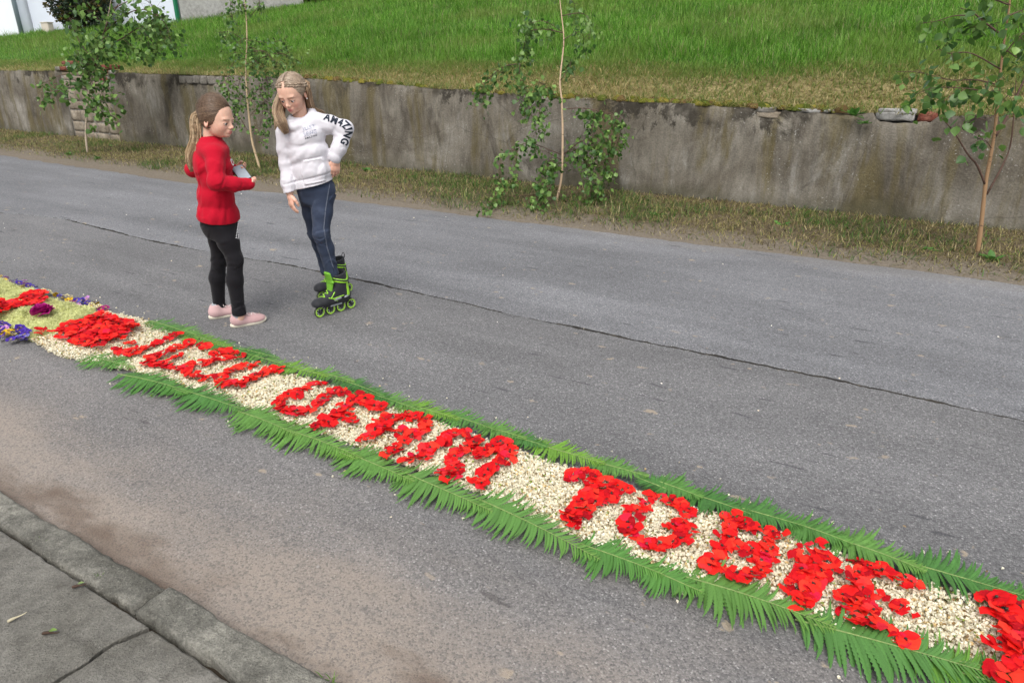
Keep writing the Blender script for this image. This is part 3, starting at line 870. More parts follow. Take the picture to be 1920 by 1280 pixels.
for px, py, s, lb in [(130, 291, .11, 'bright green weed in the verge left of the slender stem'), (185, 298, .13, 'low green weed in the verge right of the slender stem'), (213, 278, .17, 'tall weed at the foot of the pier, right corner'),
                      (690, 324, .16, 'green weed at the wall foot right of the girl in white'), (662, 330, .1, 'small weed beside the hip of the girl in white'), (1230, 407, .12, 'green weed on the verge right of the leafy sapling'),
                      (1465, 425, .12, 'weed on the verge in front of the stained wall'), (1730, 470, .13, 'weed on the verge left of the right sapling'), (1860, 490, .15, 'grassy weed at the road edge under the right sapling'), (345, 298, .1, 'pale weed at the verge behind the girl in red')]:
    weed(px, py, s, lb)
for px, py, s, lb in [(1600, 218, .16, 'green creeper tuft hanging from the crown of the wall beside the dark stain'), (1622, 232, .1, 'small yellow green tuft on the wall below the crown')]:
    weed(px, py, s, lb, True)

# ------------------------------------------------------------------ BIRCH SAPLINGS
MAT_BARK = M('birch_bark', 0.7, 0.2)
_p = MAT_BARK.objc()
_b = MAT_BARK.noise(MAT_BARK.map(_p, (6, 6, 22)), 3, 4, 0.6)
_c = MAT_BARK.tint()
MAT_BARK.col(MAT_BARK.mix(MAT_BARK.rng(_b, 0.6, 0.7), _c, (0.06, 0.04, 0.03)))
MAT_BARK = MAT_BARK.m
MAT_BLEAF = M('birch_leaf', 0.42, 0.4)
_c = MAT_BLEAF.mix(MAT_BLEAF.rnd(), (0.032, 0.09, 0.02), (0.125, 0.225, 0.055))
MAT_BLEAF.col(_c)
_tb = MAT_BLEAF.n('ShaderNodeBsdfTranslucent', {'Color': MAT_BLEAF.mix(1.0, _c, (1.2, 1.35, 0.7), 'MULTIPLY')})
_mx = MAT_BLEAF.n('ShaderNodeMixShader', {0: 0.3, 1: MAT_BLEAF.b.outputs[0], 2: _tb.outputs[0]})
MAT_BLEAF.t.links.new(_mx.outputs[0], MAT_BLEAF.t.nodes['Material Output'].inputs[0])
MAT_BLEAF = MAT_BLEAF.m
MAT_BLEAFS = tinted('birch_foliage', 0.42, 0.4, 0.12, 30, 0.3)

def leaf_shape(seed=0):
    """heart to diamond shaped birch leaf hanging along -z from its stalk, unit length"""
    rl = random.Random(seed)
    ts = [0, 0.12, 0.3, 0.5, 0.72, 0.88, 1.0]; ws = [0.02, 0.26, 0.40, 0.36, 0.22, 0.1, 0.0]
    fold, curl = rl.uniform(0.05, 0.2), rl.uniform(-0.2, 0.25)
    v = []
    for t, w in zip(ts, ws):
        y = curl * t * t
        v += [(-w, y + fold * w * 2, -0.18 - 0.82 * t), (0, y, -0.18 - 0.82 * t), (w, y + fold * w * 2, -0.18 - 0.82 * t)]
    v = np.array(v)
    f = []
    for i in range(6):
        a = i * 3
        f += [(a, a + 1, a + 4, a + 3), (a + 1, a + 2, a + 5, a + 4)]
    f = np.array(f)
    st = np.array([(-0.012, 0, 0), (0.012, 0, 0), (0.012, 0, -0.2), (-0.012, 0, -0.2)]); 
    return np.concatenate([v, st]), np.concatenate([f, np.array([(21, 22, 23, 24)])])
LEAVES = [leaf_shape(q) for q in range(4)]
LEAF_MESH = [mesh_np('leaf', v, f, MAT_BLEAF) for v, f in LEAVES]

def birch(label, trunk, r0, branches, leaf_size, seed, singles, bark, d_trunk=0.0, full=1.75):
    """trunk and branch courses are given as seen in the photograph, lifted to the upright plane through the root, with depth"""
    rr_ = np.random.default_rng(seed)
    base = gz(*trunk[0], 0.03)
    root = tag(empty('birch_sapling', base), label, 'tree')
    def lift(px, py, d): return facing(base, px, py, d) - base
    n = len(trunk)
    tp = smooth_path([lift(px, py, d_trunk * i / n) for i, (px, py) in enumerate(trunk)], 34)
    tp[0, 2] -= 0.08
    G = Geo(); G.add(*tube(tp, 0.72 * r0 * (1 - 0.72 * np.linspace(0, 1, 34)) * (1 + 0.12 * vnoise(tp, 20, seed)), 8), bark)
    obj('trunk', G.mesh('trunk', MAT_BARK), root)
    F = Geo(); nl = 0; cand = []
    for bi, (pts, d1, rad, nleaf, spread) in enumerate(branches):
        d0 = 0.0
        bp = smooth_path([lift(px, py, d0 + (d1 - d0) * i / max(1, len(pts) - 1)) for i, (px, py) in enumerate(pts)], 14)
        B = Geo(); B.add(*tube(bp, np.linspace(rad, rad * 0.3, 14), 6), (0.1, 0.06, 0.045))
        for q in range(int(nleaf * full)):
            t = 0.12 + 0.88 * rr_.random() ** 0.8
            i = t * 12.99; k = int(i); p = bp[k] * (1 - i + k) + bp[k + 1] * (i - k)
            off = rr_.normal(size=3) * spread * [0.8, 0.8, 0.55]
            off[2] -= abs(rr_.normal()) * spread * 0.55
            tipp = p + off
            if np.linalg.norm(off) > 0.05 and rr_.random() < 0.5:
                B.add(*tube([p, p + off * 0.5 + [0, 0, 0.02], tipp], [0.0022, 0.0016, 0.001], 4), (0.09, 0.05, 0.04))
            cand.append(tipp)
            if rr_.random() < 0.7:
                cand.append(tipp + rr_.normal(size=3) * leaf_size * 0.7)
        obj('branch', B.mesh('branch', MAT_BARK), root)
    cand = np.array(cand); order = rr_.permutation(len(cand)); cand = cand[order]
    for q, p in enumerate(cand):
        s = leaf_size * rr_.uniform(0.6, 1.25)
        rz, rx, ry = rr_.uniform(0, 6.28), rr_.normal() * 0.6, rr_.normal() * 0.5
        m = Matrix.Translation(p) @ Matrix.Rotation(rz, 4, 'Z') @ Matrix.Rotation(rx, 4, 'X') @ Matrix.Rotation(ry, 4, 'Y') @ Matrix.Diagonal((s, s, s, 1))
        if q < singles:
            o = bpy.data.objects.new('leaf', LEAF_MESH[q % 4]); link(o, root)
            o.matrix_local = m
        else:
            v, f = LEAVES[q % 4]; A = np.array(m)
            c = np.array((0.04, 0.105, 0.022)) + rr_.random() ** 1.4 * np.array((0.17, 0.24, 0.06))
            F.add(v @ A[:3, :3].T + A[:3, 3], f, c)
    if F.n:
        tag(obj('foliage', F.mesh('foliage', MAT_BLEAFS), root), None, None, None, 'stuff')
    return root

birch('bushy birch sapling with big dark leaves in front of the broken masonry pier', [(164, 287), (161, 250), (163, 210), (167, 170), (175, 135), (188, 95), (197, 55), (205, 20), (212, -25)], 0.028, [
    ([(175, 135), (195, 60), (215, 20), (235, -15)], -0.2, 0.012, 40, 0.16),
    ([(190, 92), (230, 72), (262, 52), (295, 48), (325, 75)], 0.2, 0.012, 62, 0.13),
    ([(196, 60), (240, 25), (280, 20), (310, 45), (322, 85)], -0.1, 0.010, 44, 0.14),
    ([(205, 20), (250, 0), (280, 5), (300, 40)], 0.3, 0.009, 30, 0.15),
    ([(200, 50), (170, 25), (150, 15)], -0.3, 0.008, 20, 0.14),
    ([(180, 120), (150, 80), (137, 50), (128, 30)], 0.1, 0.009, 24, 0.12),
    ([(175, 135), (155, 110), (140, 92)], -0.3, 0.007, 20, 0.12),
    ([(180, 115), (185, 80), (200, 70)], -0.3, 0.007, 40, 0.18),
    ([(172, 150), (165, 110), (175, 90)], 0.3, 0.007, 34, 0.16),
    ([(170, 150), (160, 135), (165, 120)], -0.3, 0.006, 30, 0.16),
    ([(170, 150), (140, 140), (110, 142), (85, 155), (76, 150)], -0.2, 0.006, 16, 0.07),
    ([(165, 160), (120, 160), (95, 178), (80, 190)], -0.3, 0.005, 14, 0.07),
    ([(165, 150), (128, 160), (121, 182)], -0.2, 0.005, 10, 0.06),
    ([(180, 120), (195, 150), (190, 170), (200, 195), (216, 228)], -0.3, 0.006, 18, 0.06),
    ([(180, 140), (205, 165), (215, 185), (222, 205)], -0.2, 0.005, 12, 0.06),
    ([(172, 150), (180, 180), (190, 200), (195, 222)], -0.35, 0.006, 18, 0.08),
    ([(230, 72), (250, 90), (264, 102)], 0.1, 0.005, 18, 0.1),
    ([(262, 52), (285, 78), (292, 100)], 0.1, 0.005, 18, 0.1),
    ([(170, 160), (175, 185), (170, 200)], -0.2, 0.005, 18, 0.1),
    ([(164, 250), (170, 235), (165, 230)], -0.1, 0.003, 3, 0.03)], 0.098, 11, 300, (0.4, 0.33, 0.25))

birch('slender birch sapling with drooping twigs of small leaves, rising between the two girls', [(488, 318), (478, 285), (472, 260), (466, 210), (462, 160), (461, 120), (463, 80), (462, 40), (459, 0), (457, -25)], 0.026, [
    ([(462, 40), (485, 12), (487, 2), (486, 30)], -0.1, 0.004, 14, 0.05), ([(459, 0), (436, -8), (432, 15), (436, 35), (440, 48)], -0.1, 0.005, 34, 0.06),
    ([(460, 22), (456, 12), (458, 5)], 0, 0.003, 14, 0.06), ([(463, 80), (432, 60), (420, 66), (424, 78)], 0.1, 0.005, 22, 0.09),
    ([(462, 75), (500, 80), (530, 78), (542, 100)], 0.3, 0.005, 26, 0.1), ([(462, 110), (440, 115), (430, 140), (428, 165), (430, 182)], -0.1, 0.005, 36, 0.1),
    ([(462, 100), (490, 95), (510, 110), (522, 132)], -0.2, 0.005, 34, 0.12), ([(463, 130), (450, 150), (445, 170), (440, 190)], 0.2, 0.004, 36, 0.11),
    ([(463, 130), (490, 118), (500, 150), (505, 190)], 0.2, 0.005, 44, 0.12), ([(463, 120), (520, 100), (546, 112), (552, 140)], 0.3, 0.005, 34, 0.11),
    ([(466, 200), (488, 160), (494, 190), (490, 232)], -0.2, 0.005, 44, 0.11), ([(466, 220), (498, 190), (508, 210), (505, 232)], 0.2, 0.004, 26, 0.09),
    ([(470, 252), (493, 240), (491, 266)], -0.1, 0.003, 14, 0.05), ([(466, 200), (452, 180), (442, 210), (446, 236)], -0.1, 0.004, 30, 0.09),
    ([(472, 258), (440, 205), (425, 190)], 0.0, 0.005, 8, 0.06), ([(463, 90), (480, 95), (478, 130)], -0.2, 0.004, 40, 0.13), ([(462, 70), (446, 80), (440, 100)], -0.2, 0.004, 26, 0.1)], 0.055, 12, 0, (0.5, 0.38, 0.24))

birch('thin birch sapling with trailing leafy twigs against the middle of the wall', [(1043, 378), (1053, 330), (1055, 250), (1053, 190), (1050, 150), (1057, 80), (1053, 30), (1047, -20)], 0.022, [
    ([(1055, 62), (1020, 55), (990, 62), (980, 100), (968, 125)], 0.2, 0.006, 40, 0.06), ([(968, 120), (945, 125), (925, 140), (905, 160), (898, 190)], 0.3, 0.005, 34, 0.07),
    ([(975, 118), (975, 150), (990, 180), (985, 215)], 0.1, 0.005, 40, 0.08), ([(1053, 190), (1030, 170), (1010, 155), (1012, 200), (1010, 250)], -0.2, 0.006, 44, 0.06),
    ([(1055, 60), (1020, 40), (985, 45), (978, 30)], 0.1, 0.004, 16, 0.06), ([(1053, 30), (1090, 25), (1105, 40), (1106, 80)], -0.2, 0.005, 12, 0.05), ([(1047, -10), (1075, 5), (1080, 40)], 0.2, 0.004, 10, 0.05),
    ([(1056, 75), (1085, 60), (1095, 75), (1090, 105)], 0.3, 0.004, 10, 0.05), ([(1052, 150), (1070, 120), (1066, 110), (1064, 140)], 0.2, 0.004, 18, 0.04),
    ([(1055, 205), (1090, 203), (1115, 210), (1110, 240), (1115, 290)], -0.2, 0.006, 40, 0.07), ([(1110, 206), (1145, 215), (1150, 260), (1135, 300), (1140, 340)], -0.1, 0.005, 44, 0.08),
    ([(1120, 210), (1160, 218), (1165, 240), (1155, 280)], 0.1, 0.004, 22, 0.06), ([(1056, 290), (1090, 265), (1110, 270), (1105, 320), (1110, 360)], -0.3, 0.006, 44, 0.08),
    ([(1055, 290), (1080, 280), (1095, 300), (1120, 345), (1125, 370)], 0.0, 0.005, 36, 0.08), ([(1052, 300), (1025, 285), (1005, 280)], -0.2, 0.005, 8, 0.06),
    ([(1052, 290), (1000, 270), (975, 275), (965, 310), (960, 345)], -0.3, 0.005, 24, 0.05), ([(970, 280), (940, 290), (938, 330), (938, 360)], -0.3, 0.004, 16, 0.04), ([(1050, 305), (1020, 320), (1010, 350)], -0.3, 0.004, 22, 0.06),
    ([(1050, 315), (1035, 300), (1025, 320), (1022, 345)], -0.2, 0.004, 22, 0.06), ([(1046, 350), (1010, 365), (1005, 385), (1015, 405)], -0.6, 0.004, 34, 0.07), ([(1046, 360), (1070, 385), (1075, 400)], -0.5, 0.004, 20, 0.06),
    ([(1010, 365), (940, 370), (915, 380), (908, 398)], -0.7, 0.004, 14, 0.04), ([(1012, 250), (1008, 240), (1000, 255), (990, 262)], -0.2, 0.003, 10, 0.04)], 0.062, 13, 0, (0.55, 0.4, 0.27), 0.0, 2.3)

birch('tall orange stemmed birch sapling with large round leaves at the right end of the verge', [(1833, 474), (1840, 420), (1848, 345), (1858, 290), (1866, 240), (1871, 180), (1880, 100), (1890, 30), (1897, -25)], 0.026, [
    ([(1848, 348), (1832, 310), (1815, 290), (1790, 250), (1765, 220)], -0.1, 0.01, 3, 0.05), ([(1850, 365), (1880, 310), (1895, 270), (1902, 200), (1905, 150)], 0.1, 0.009, 2, 0.04),
    ([(1866, 255), (1885, 225), (1900, 195), (1920, 150), (1945, 100)], 0.15, 0.016, 10, 0.1), ([(1884, 70), (1850, 45), (1825, 25), (1800, 15)], 0.1, 0.009, 12, 0.07),
    ([(1872, 160), (1830, 150), (1780, 150), (1720, 135), (1680, 135)], 0.2, 0.006, 22, 0.08), ([(1870, 175), (1840, 170), (1800, 165), (1750, 165), (1715, 178)], -0.1, 0.006, 34, 0.09),
    ([(1876, 130), (1820, 100), (1775, 100), (1755, 85)], -0.2, 0.006, 16, 0.07), ([(1825, 30), (1790, 30), (1755, 40), (1725, 45)], 0.2, 0.005, 12, 0.06), ([(1845, 50), (1830, 50), (1810, 55)], 0.1, 0.004, 8, 0.06),
    ([(1866, 215), (1845, 225), (1820, 215), (1800, 225)], -0.3, 0.004, 8, 0.05), ([(1860, 280), (1850, 265), (1840, 262), (1830, 258)], -0.1, 0.004, 8, 0.05), ([(1872, 165), (1860, 140), (1850, 160), (1845, 180)], -0.3, 0.004, 16, 0.08),
    ([(1878, 110), (1905, 75), (1930, 60), (1960, 80)], -0.2, 0.006, 14, 0.1), ([(1882, 90), (1910, 110), (1935, 112)], 0.2, 0.005, 12, 0.09), ([(1890, 30), (1915, 20), (1935, 10)], 0.1, 0.006, 14, 0.1), ([(1893, 10), (1865, 0), (1840, -8)], -0.1, 0.006, 16, 0.1),
    ([(1868, 200), (1895, 175), (1905, 180)], -0.3, 0.004, 12, 0.08), ([(1800, 165), (1775, 185), (1760, 178)], -0.2, 0.003, 10, 0.05)], 0.080, 14, 300, (0.30, 0.185, 0.10), 0.0, 1.0)
# ------------------------------------------------------------------ FLOWER CARPET
CZ = 0.03
LETTERS = [
 ('J of JEZU', 1, [[(329, 630), (305, 639), (284, 649), (269, 654), (247, 664), (232, 658), (217, 655)], [(243, 645)]]),
 ('E of JEZU', 1, [[(354, 644), (335, 649), (316, 658), (294, 667), (275, 681)], [(374, 646), (388, 650)], [(335, 667)], [(298, 681), (316, 686)]]),
 ('Z of JEZU', 1, [[(401, 662), (416, 656), (434, 666), (449, 670)], [(412, 675), (388, 681), (365, 682), (345, 689), (331, 693)], [(350, 699), (369, 705), (385, 708)]]),
 ('U of JEZU', 1, [[(477, 681), (459, 686), (438, 692), (425, 701), (406, 713), (421, 721), (442, 723), (462, 716), (481, 705), (504, 693), (521, 694)]]),
 ('U of UFAM', 1, [[(600, 720), (580, 725), (561, 732), (541, 741), (525, 749), (519, 757), (535, 768), (549, 773), (567, 772), (580, 767), (599, 753), (613, 743), (628, 734), (640, 737)], [(556, 742)]]),
 ('F of UFAM', 1, [[(592, 798), (608, 789), (627, 780), (639, 769), (652, 756), (667, 747), (686, 753), (703, 763), (715, 765)], [(642, 773), (655, 780), (663, 789)], [(615, 795)]]),
 ('A of UFAM', 1, [[(677, 823), (697, 810), (714, 798), (731, 785), (746, 778), (765, 778), (787, 785), (804, 791), (791, 806), (780, 817), (761, 825), (745, 834), (735, 845)], [(722, 803), (739, 808), (757, 812), (774, 813)]]),
 ('M of UFAM', 1, [[(765, 865), (782, 855), (797, 846), (816, 834), (832, 826), (845, 814), (862, 813), (885, 817), (888, 830), (872, 840), (859, 852), (844, 865), (832, 879), (849, 891)], [(885, 851), (897, 856), (909, 847), (924, 836), (940, 831), (957, 849), (945, 863), (926, 876), (909, 889), (890, 898), (902, 909)], [(808, 852)], [(853, 880)]]),
 ('T of TOBIE', 2, [[(1076, 892), (1097, 884), (1112, 895), (1132, 906), (1155, 913), (1176, 917)], [(1108, 906), (1110, 922), (1099, 935), (1084, 945), (1071, 958), (1069, 975), (1086, 972), (1095, 957), (1116, 943)], [(1120, 925)], [(1148, 925)]]),
 ('O of TOBIE', 2, [[(1217, 932), (1239, 932), (1264, 939), (1290, 951), (1290, 971), (1284, 990), (1281, 1008), (1260, 1014), (1245, 1022), (1217, 1018), (1189, 1008), (1174, 990), (1183, 971), (1194, 956), (1207, 945)], [(1262, 985)]]),
 ('B of TOBIE', 2, [[(1373, 972), (1364, 1003), (1354, 1024), (1339, 1042), (1332, 1063), (1351, 1068), (1373, 1072), (1401, 1080), (1429, 1071), (1439, 1056), (1421, 1040), (1401, 1029), (1382, 1030)], [(1400, 983), (1425, 989), (1448, 998), (1451, 1021), (1437, 1036)]]),
 ('I of TOBIE', 2, [[(1520, 1027), (1510, 1045), (1503, 1065), (1497, 1085), (1490, 1105), (1497, 1124)], [(1547, 1030), (1548, 1050), (1540, 1070), (1528, 1090), (1518, 1110), (1516, 1127)]]),
 ('E of TOBIE', 2, [[(1608, 1058), (1604, 1078), (1600, 1098), (1597, 1118), (1592, 1140), (1602, 1158), (1625, 1166), (1650, 1173), (1675, 1182), (1695, 1195)], [(1575, 1116)], [(1632, 1062), (1655, 1072), (1680, 1082), (1708, 1092)], [(1630, 1080)], [(1622, 1106), (1648, 1118), (1672, 1128), (1690, 1138)], [(1622, 1136)], [(1640, 1150)]]),
]

MAT_POPPY = M('poppy_petal', 0.6, 0.15)
_r = MAT_POPPY.rnd()
_vein = MAT_POPPY.noise(MAT_POPPY.map(MAT_POPPY.objc(), (3, 14, 3)), 6, 3)
_c = MAT_POPPY.ramp(_r, [(0.0, (0.36, 0.003, 0.010)), (0.2, (0.60, 0.006, 0.012)), (0.55, (0.80, 0.013, 0.012)), (0.85, (0.88, 0.05, 0.025)), (1.0, (0.66, 0.010, 0.05))])
_c = MAT_POPPY.mix(1.0, _c, MAT_POPPY.ramp(_vein, [(0.3, 0.85), (0.7, 1.12)]), 'MULTIPLY')
_c = MAT_POPPY.mix(1.0, _c, MAT_POPPY.tint(), 'MULTIPLY')
MAT_POPPY.col(_c)
MAT_POPPY.bump(_vein, 0.25, 0.002)
_tb = MAT_POPPY.n('ShaderNodeBsdfTranslucent', {'Color': _c})
_mx = MAT_POPPY.n('ShaderNodeMixShader', {0: 0.3, 1: MAT_POPPY.b.outputs[0], 2: _tb.outputs[0]})
MAT_POPPY.t.links.new(_mx.outputs[0], MAT_POPPY.t.nodes['Material Output'].inputs[0])
MAT_POPPY = MAT_POPPY.m
MAT_HEART = tinted('poppy_heart', 0.7, 0.2, 0.1)

def petal_mesh(seed):
    rr_ = random.Random(seed)
    nr, na = 6, 11
    v, t = [], []
    wide = rr_.uniform(0.95, 1.25); cup = rr_.uniform(0.0, 0.3); ph = rr_.uniform(0, 6)
    for i in range(nr):
        u = i / (nr - 1)
        for j in range(na):
            a = (j / (na - 1) - 0.5) * 2
            ang = a * wide * (0.55 + 0.45 * u)
            R = u * (1 - 0.16 * a * a + 0.06 * math.sin(a * 5 + ph) + 0.03 * math.sin(a * 17 + ph))
            z = cup * u * u * 0.4 + 0.085 * u * math.sin(a * 5 + ph + 2 * u) + 0.055 * u * u * math.sin(a * 11 + 2 * ph) - 0.14 * u * a * a + 0.05 * math.sin(7 * u + ph)
            v.append((0.06 + R * math.cos(ang), R * math.sin(ang), z))
            t.append((0.05, 0.3, 0.9) if u < 0.2 and seed % 3 else (1, 1, 1))
    f = [(i * na + j, (i + 1) * na + j, (i + 1) * na + j + 1, i * na + j + 1) for i in range(nr - 1) for j in range(na - 1)]
    return mesh_np('petal', v, np.array(f), MAT_POPPY, True, t)
PETALS = [petal_mesh(q) for q in range(9)]

def heart_mesh():
    G = Geo()
    th = np.linspace(0, 2 * np.pi, 8, endpoint=False)
    prof = [(0.06, 0), (0.1, 0.06), (0.1, 0.13), (0.12, 0.15), (0.0, 0.17)]
    v = np.array([(r_ * np.cos(a), r_ * np.sin(a), z_) for r_, z_ in prof for a in th])
    f = np.array([(i * 8 + j, i * 8 + (j + 1) % 8, (i + 1) * 8 + (j + 1) % 8, (i + 1) * 8 + j) for i in range(4) for j in range(8)])
    G.add(v, f, (0.05, 0.05, 0.035))
    rr_ = random.Random(2)
    for q in range(16):
        a = rr_.uniform(0, 6.28); L = rr_.uniform(0.16, 0.27)
        d = np.array([math.cos(a) * L, math.sin(a) * L, rr_.uniform(0.03, 0.14)])
        s = np.array([-math.sin(a), math.cos(a), 0]) * 0.02
        G.add([d * 0.25 - s * .5, d * 0.25 + s * .5, d + s * 1.3, d - s * 1.3], np.array([(0, 1, 2, 3)]), (0.012, 0.01, 0.018))
    return G.mesh('seed_head', MAT_HEART)
HEART = heart_mesh()

ORD = ['first', 'second', 'third', 'fourth', 'fifth', 'sixth', 'seventh', 'eighth', 'ninth', 'tenth', 'eleventh', 'twelfth', 'thirteenth', 'fourteenth', 'fifteenth', 'sixteenth', 'seventeenth', 'eighteenth', 'nineteenth', 'twentieth']
ORD += ['twenty ' + q for q in ORD[:9]] + ['thirtieth'] + ['thirty ' + q for q in ORD[:9]]
prr = random.Random(11)
placed = []
def poppy(p, size, label, group, full=True):
    root = tag(empty('poppy', p), label, 'poppy', group)
    root.rotation_euler = (prr.gauss(0, 0.12), prr.gauss(0, 0.12), prr.uniform(0, 6.28))
    npet = prr.choice((6, 7, 7)) if full else prr.choice((4, 5))
    a0 = prr.uniform(0, 6.28)
    for q in range(npet):
        o = bpy.data.objects.new('petal', PETALS[prr.randrange(9)]); link(o, root)
        s = size * prr.uniform(0.8, 1.15)
        o.location = (prr.gauss(0, 0.009), prr.gauss(0, 0.009), 0.0014 * q)
        o.rotation_euler = (prr.gauss(0, 0.16), prr.uniform(-0.20, 0.05), a0 + q * (6.283 / npet if full else 1.1) + prr.gauss(0, 0.2))
        o.scale = (s, s, s * 0.62)
    if full and prr.random() < 0.8:
        o = bpy.data.objects.new('seed_head', HEART); link(o, root)
        s = size * prr.uniform(0.75, 1.0); o.scale = (s, s, s); o.location = (0, 0, 0.007)
    placed.append(np.array(p))
    return root

def along(pts, step):
    if len(pts) == 1: return [np.array(pts[0])]
    p = np.array(pts); seg = np.linalg.norm(np.diff(p, axis=0), axis=1); L = seg.sum()
    n = max(2, int(round(L / step)) + 1); out = []
    cs = np.concatenate([[0], np.cumsum(seg)])
    for d in np.linspace(0, L, n):
        k = min(np.searchsorted(cs, d, 'right') - 1, len(seg) - 1)
        out.append(p[k] + (p[k + 1] - p[k]) * (d - cs[k]) / seg[k])
    return out

LETTER_X = {}
for name, rows, strokes in LETTERS:
    xs = []
    for si, st in enumerate(strokes):
        gp = [gz(*q, CZ + 0.012) for q in st]
        pl = along([q[:2] for q in gp], 0.044)
        head = 'top' if st[0][1] < st[-1][1] - 12 else 'foot' if st[0][1] > st[-1][1] + 12 else 'left end'
        part = 'main stroke' if si == 0 else ORD[si] + ' stroke'
        for pi, p in enumerate(pl):
            j = np.array([prr.gauss(0, 0.004), prr.gauss(0, 0.004)])
            size = 0.0365 if rows == 1 else 0.033
            poppy((p[0] + j[0], p[1] + j[1], CZ + 0.006 + prr.uniform(0, 0.01)), size * prr.uniform(0.85, 1.12), (f'{ORD[pi]} poppy from the {head} in the {part}, {name}' if len(pl) > 1 else f'lone red poppy thickening the {name}, {part}'), f'poppies forming the {name}', prr.random() < 0.72)
            xs.append(p[0])
    LETTER_X[name] = (min(xs), max(xs))

def inside(poly, x, y):
    poly = np.asarray(poly); c = np.zeros(len(x), bool); j = len(poly) - 1
    for i in range(len(poly)):
        xi, yi = poly[i][:2]; xj, yj = poly[j][:2]
        c ^= ((yi > y) != (yj > y)) & (x < (xj - xi) * (y - yi) / (yj - yi + 1e-12) + xi); j = i
    return c

def fill_poly(px, step, z):
    P = np.array([gz(*q, z)[:2] for q in px])
    lo, hi = P.min(0), P.max(0); out = []
    rows = int((hi[1] - lo[1]) / (step * 0.87)) + 1
    for i in range(rows + 1):
        xs = np.arange(lo[0] + (i % 2) * step / 2, hi[0], step); ys = np.full_like(xs, lo[1] + i * step * 0.87)
        k = inside(P, xs, ys)
        out += [(np.array(q), rows - i, n_) for n_, q in enumerate(np.c_[xs, ys][k])]
    return out

HEART_PX = [(100, 627), (116, 620), (122, 608), (137, 605), (153, 606), (164, 594), (183, 589), (203, 594), (234, 597), (266, 608), (262, 619), (234, 630), (195, 641), (184, 653), (162, 653), (148, 644), (128, 637), (109, 633)]
STRIPE_PX = [(-70, 583), (0, 566), (42, 562), (46, 551), (60, 550), (87, 553), (82, 568), (60, 574), (25, 580), (0, 591), (-60, 612)]
RIGHT_PX = [(1846, 1112), (1930, 1135), (2000, 1150), (2010, 1310), (1890, 1290), (1862, 1250), (1866, 1200), (1855, 1165)]
for px, nm in [(HEART_PX, 'heart before the words'), (STRIPE_PX, 'cross bar in the yellow bed'), (RIGHT_PX, 'big red shape at the right end')]:
    fp = fill_poly(px, 0.058, CZ + 0.014); top_ = min(q[1] for q in fp)
    for p, row, n_ in fp:
        poppy((p[0] + prr.gauss(0, 0.007), p[1] + prr.gauss(0, 0.007), CZ + 0.014 + prr.uniform(0, 0.014)), 0.045 * prr.uniform(0.85, 1.15), f'{ORD[n_]} poppy from left, {ORD[row - top_]} row of the {nm}', f'poppies filling the {nm}', prr.random() < 0.7)
for px_, lb in [((80, 619), 'single folded red poppy petal cluster at the left corner of the heart'), ((1143, 936), 'single red poppy petals lying alone right of the letter T')]:
    p = gz(*px_, CZ + 0.01); poppy(p, 0.04, lb, None, False)
for px_, lb in [((735, 852), 'crimson round poppy petal at the foot of the letter A'), ((848, 897), 'pale red poppy petal below the middle of the letter M')]:
    root = tag(empty('poppy_petal', gz(*px_, CZ + 0.02)), lb, 'petal'); o = bpy.data.objects.new('petal', PETALS[3]); link(o, root); o.scale = (.05,) * 3; root.rotation_euler = (0, -0.15, 4)

# ---- white blossom bed -------------------------------------------------
MAT_BLOSSOM = tinted('blossom', 0.75, 0.15, 0.06, 80, 0.25)
FAR_PX = [(190, 582), (240, 592), (290, 607), (340, 626), (430, 661), (520, 692), (600, 716), (700, 748), (800, 783), (900, 818), (1000, 853), (1100, 888), (1200, 918), (1300, 949), (1400, 980), (1500, 1010), (1600, 1046), (1700, 1082), (1800, 1113), (1920, 1152), (2080, 1205)]
NEAR_PX = [(52, 632), (75, 648), (105, 664), (150, 673), (230, 690), (330, 716), (450, 757), (560, 797), (650, 828), (760, 872), (880, 915), (1000, 970), (1100, 1015), (1200, 1050), (1320, 1092), (1450, 1132), (1550, 1168), (1650, 1208), (1780, 1248), (1880, 1290), (2060, 1350)]
bed_poly = np.array([gz(*q, 0.02)[:2] for q in FAR_PX] + [gz(*q, 0.02)[:2] for q in NEAR_PX[::-1]])
yel_px = [(-90, 545), (0, 527), (40, 537), (65, 546), (90, 556), (120, 566), (140, 576), (180, 583), (184, 590), (162, 597), (152, 606), (122, 610), (116, 622), (98, 628), (78, 632), (60, 636), (40, 627), (12, 611), (-90, 640)]
yel_poly = np.array([gz(*q, 0.02)[:2] for q in yel_px])
rb = np.random.default_rng(5)

def blossom_proto(seed):
    """small crumpled blossom: two domed petals folded over each other"""
    q = random.Random(seed); G = Geo()
    cream = np.array((0.90, 0.85, 0.69)) * q.uniform(0.95, 1.04)
    for k, (tx, sc_) in enumerate(((0.15, 0.62), (q.uniform(0.9, 1.5), 0.5))):
        v = [(0, 0, 0.34)]
        for j in range(6):
            a = j * math.pi / 3 + q.uniform(-.2, .2); r0 = q.uniform(0.75, 1.1)
            v.append((r0 * math.cos(a), r0 * 0.8 * math.sin(a), q.uniform(-0.12, 0.12)))
        v = np.array(v) * sc_; c, s_ = math.cos(tx), math.sin(tx)
        v = v @ np.array([(c, 0, s_), (0, 1, 0), (-s_, 0, c)]) + [0.32 * k, 0.1 * k, -0.1 * k]
        t = np.tile(cream, (7, 1)); t[1 + q.randrange(6)] = q.choice([(0.72, 0.66, 0.42), (0.8, 0.66, 0.45), (0.66, 0.68, 0.36)])
        G.add(v, np.array([(0, 1 + j, 1 + (j + 1) % 6) for j in range(6)]), t)
    return np.concatenate(G.v), np.concatenate(G.f3), np.concatenate(G.t)

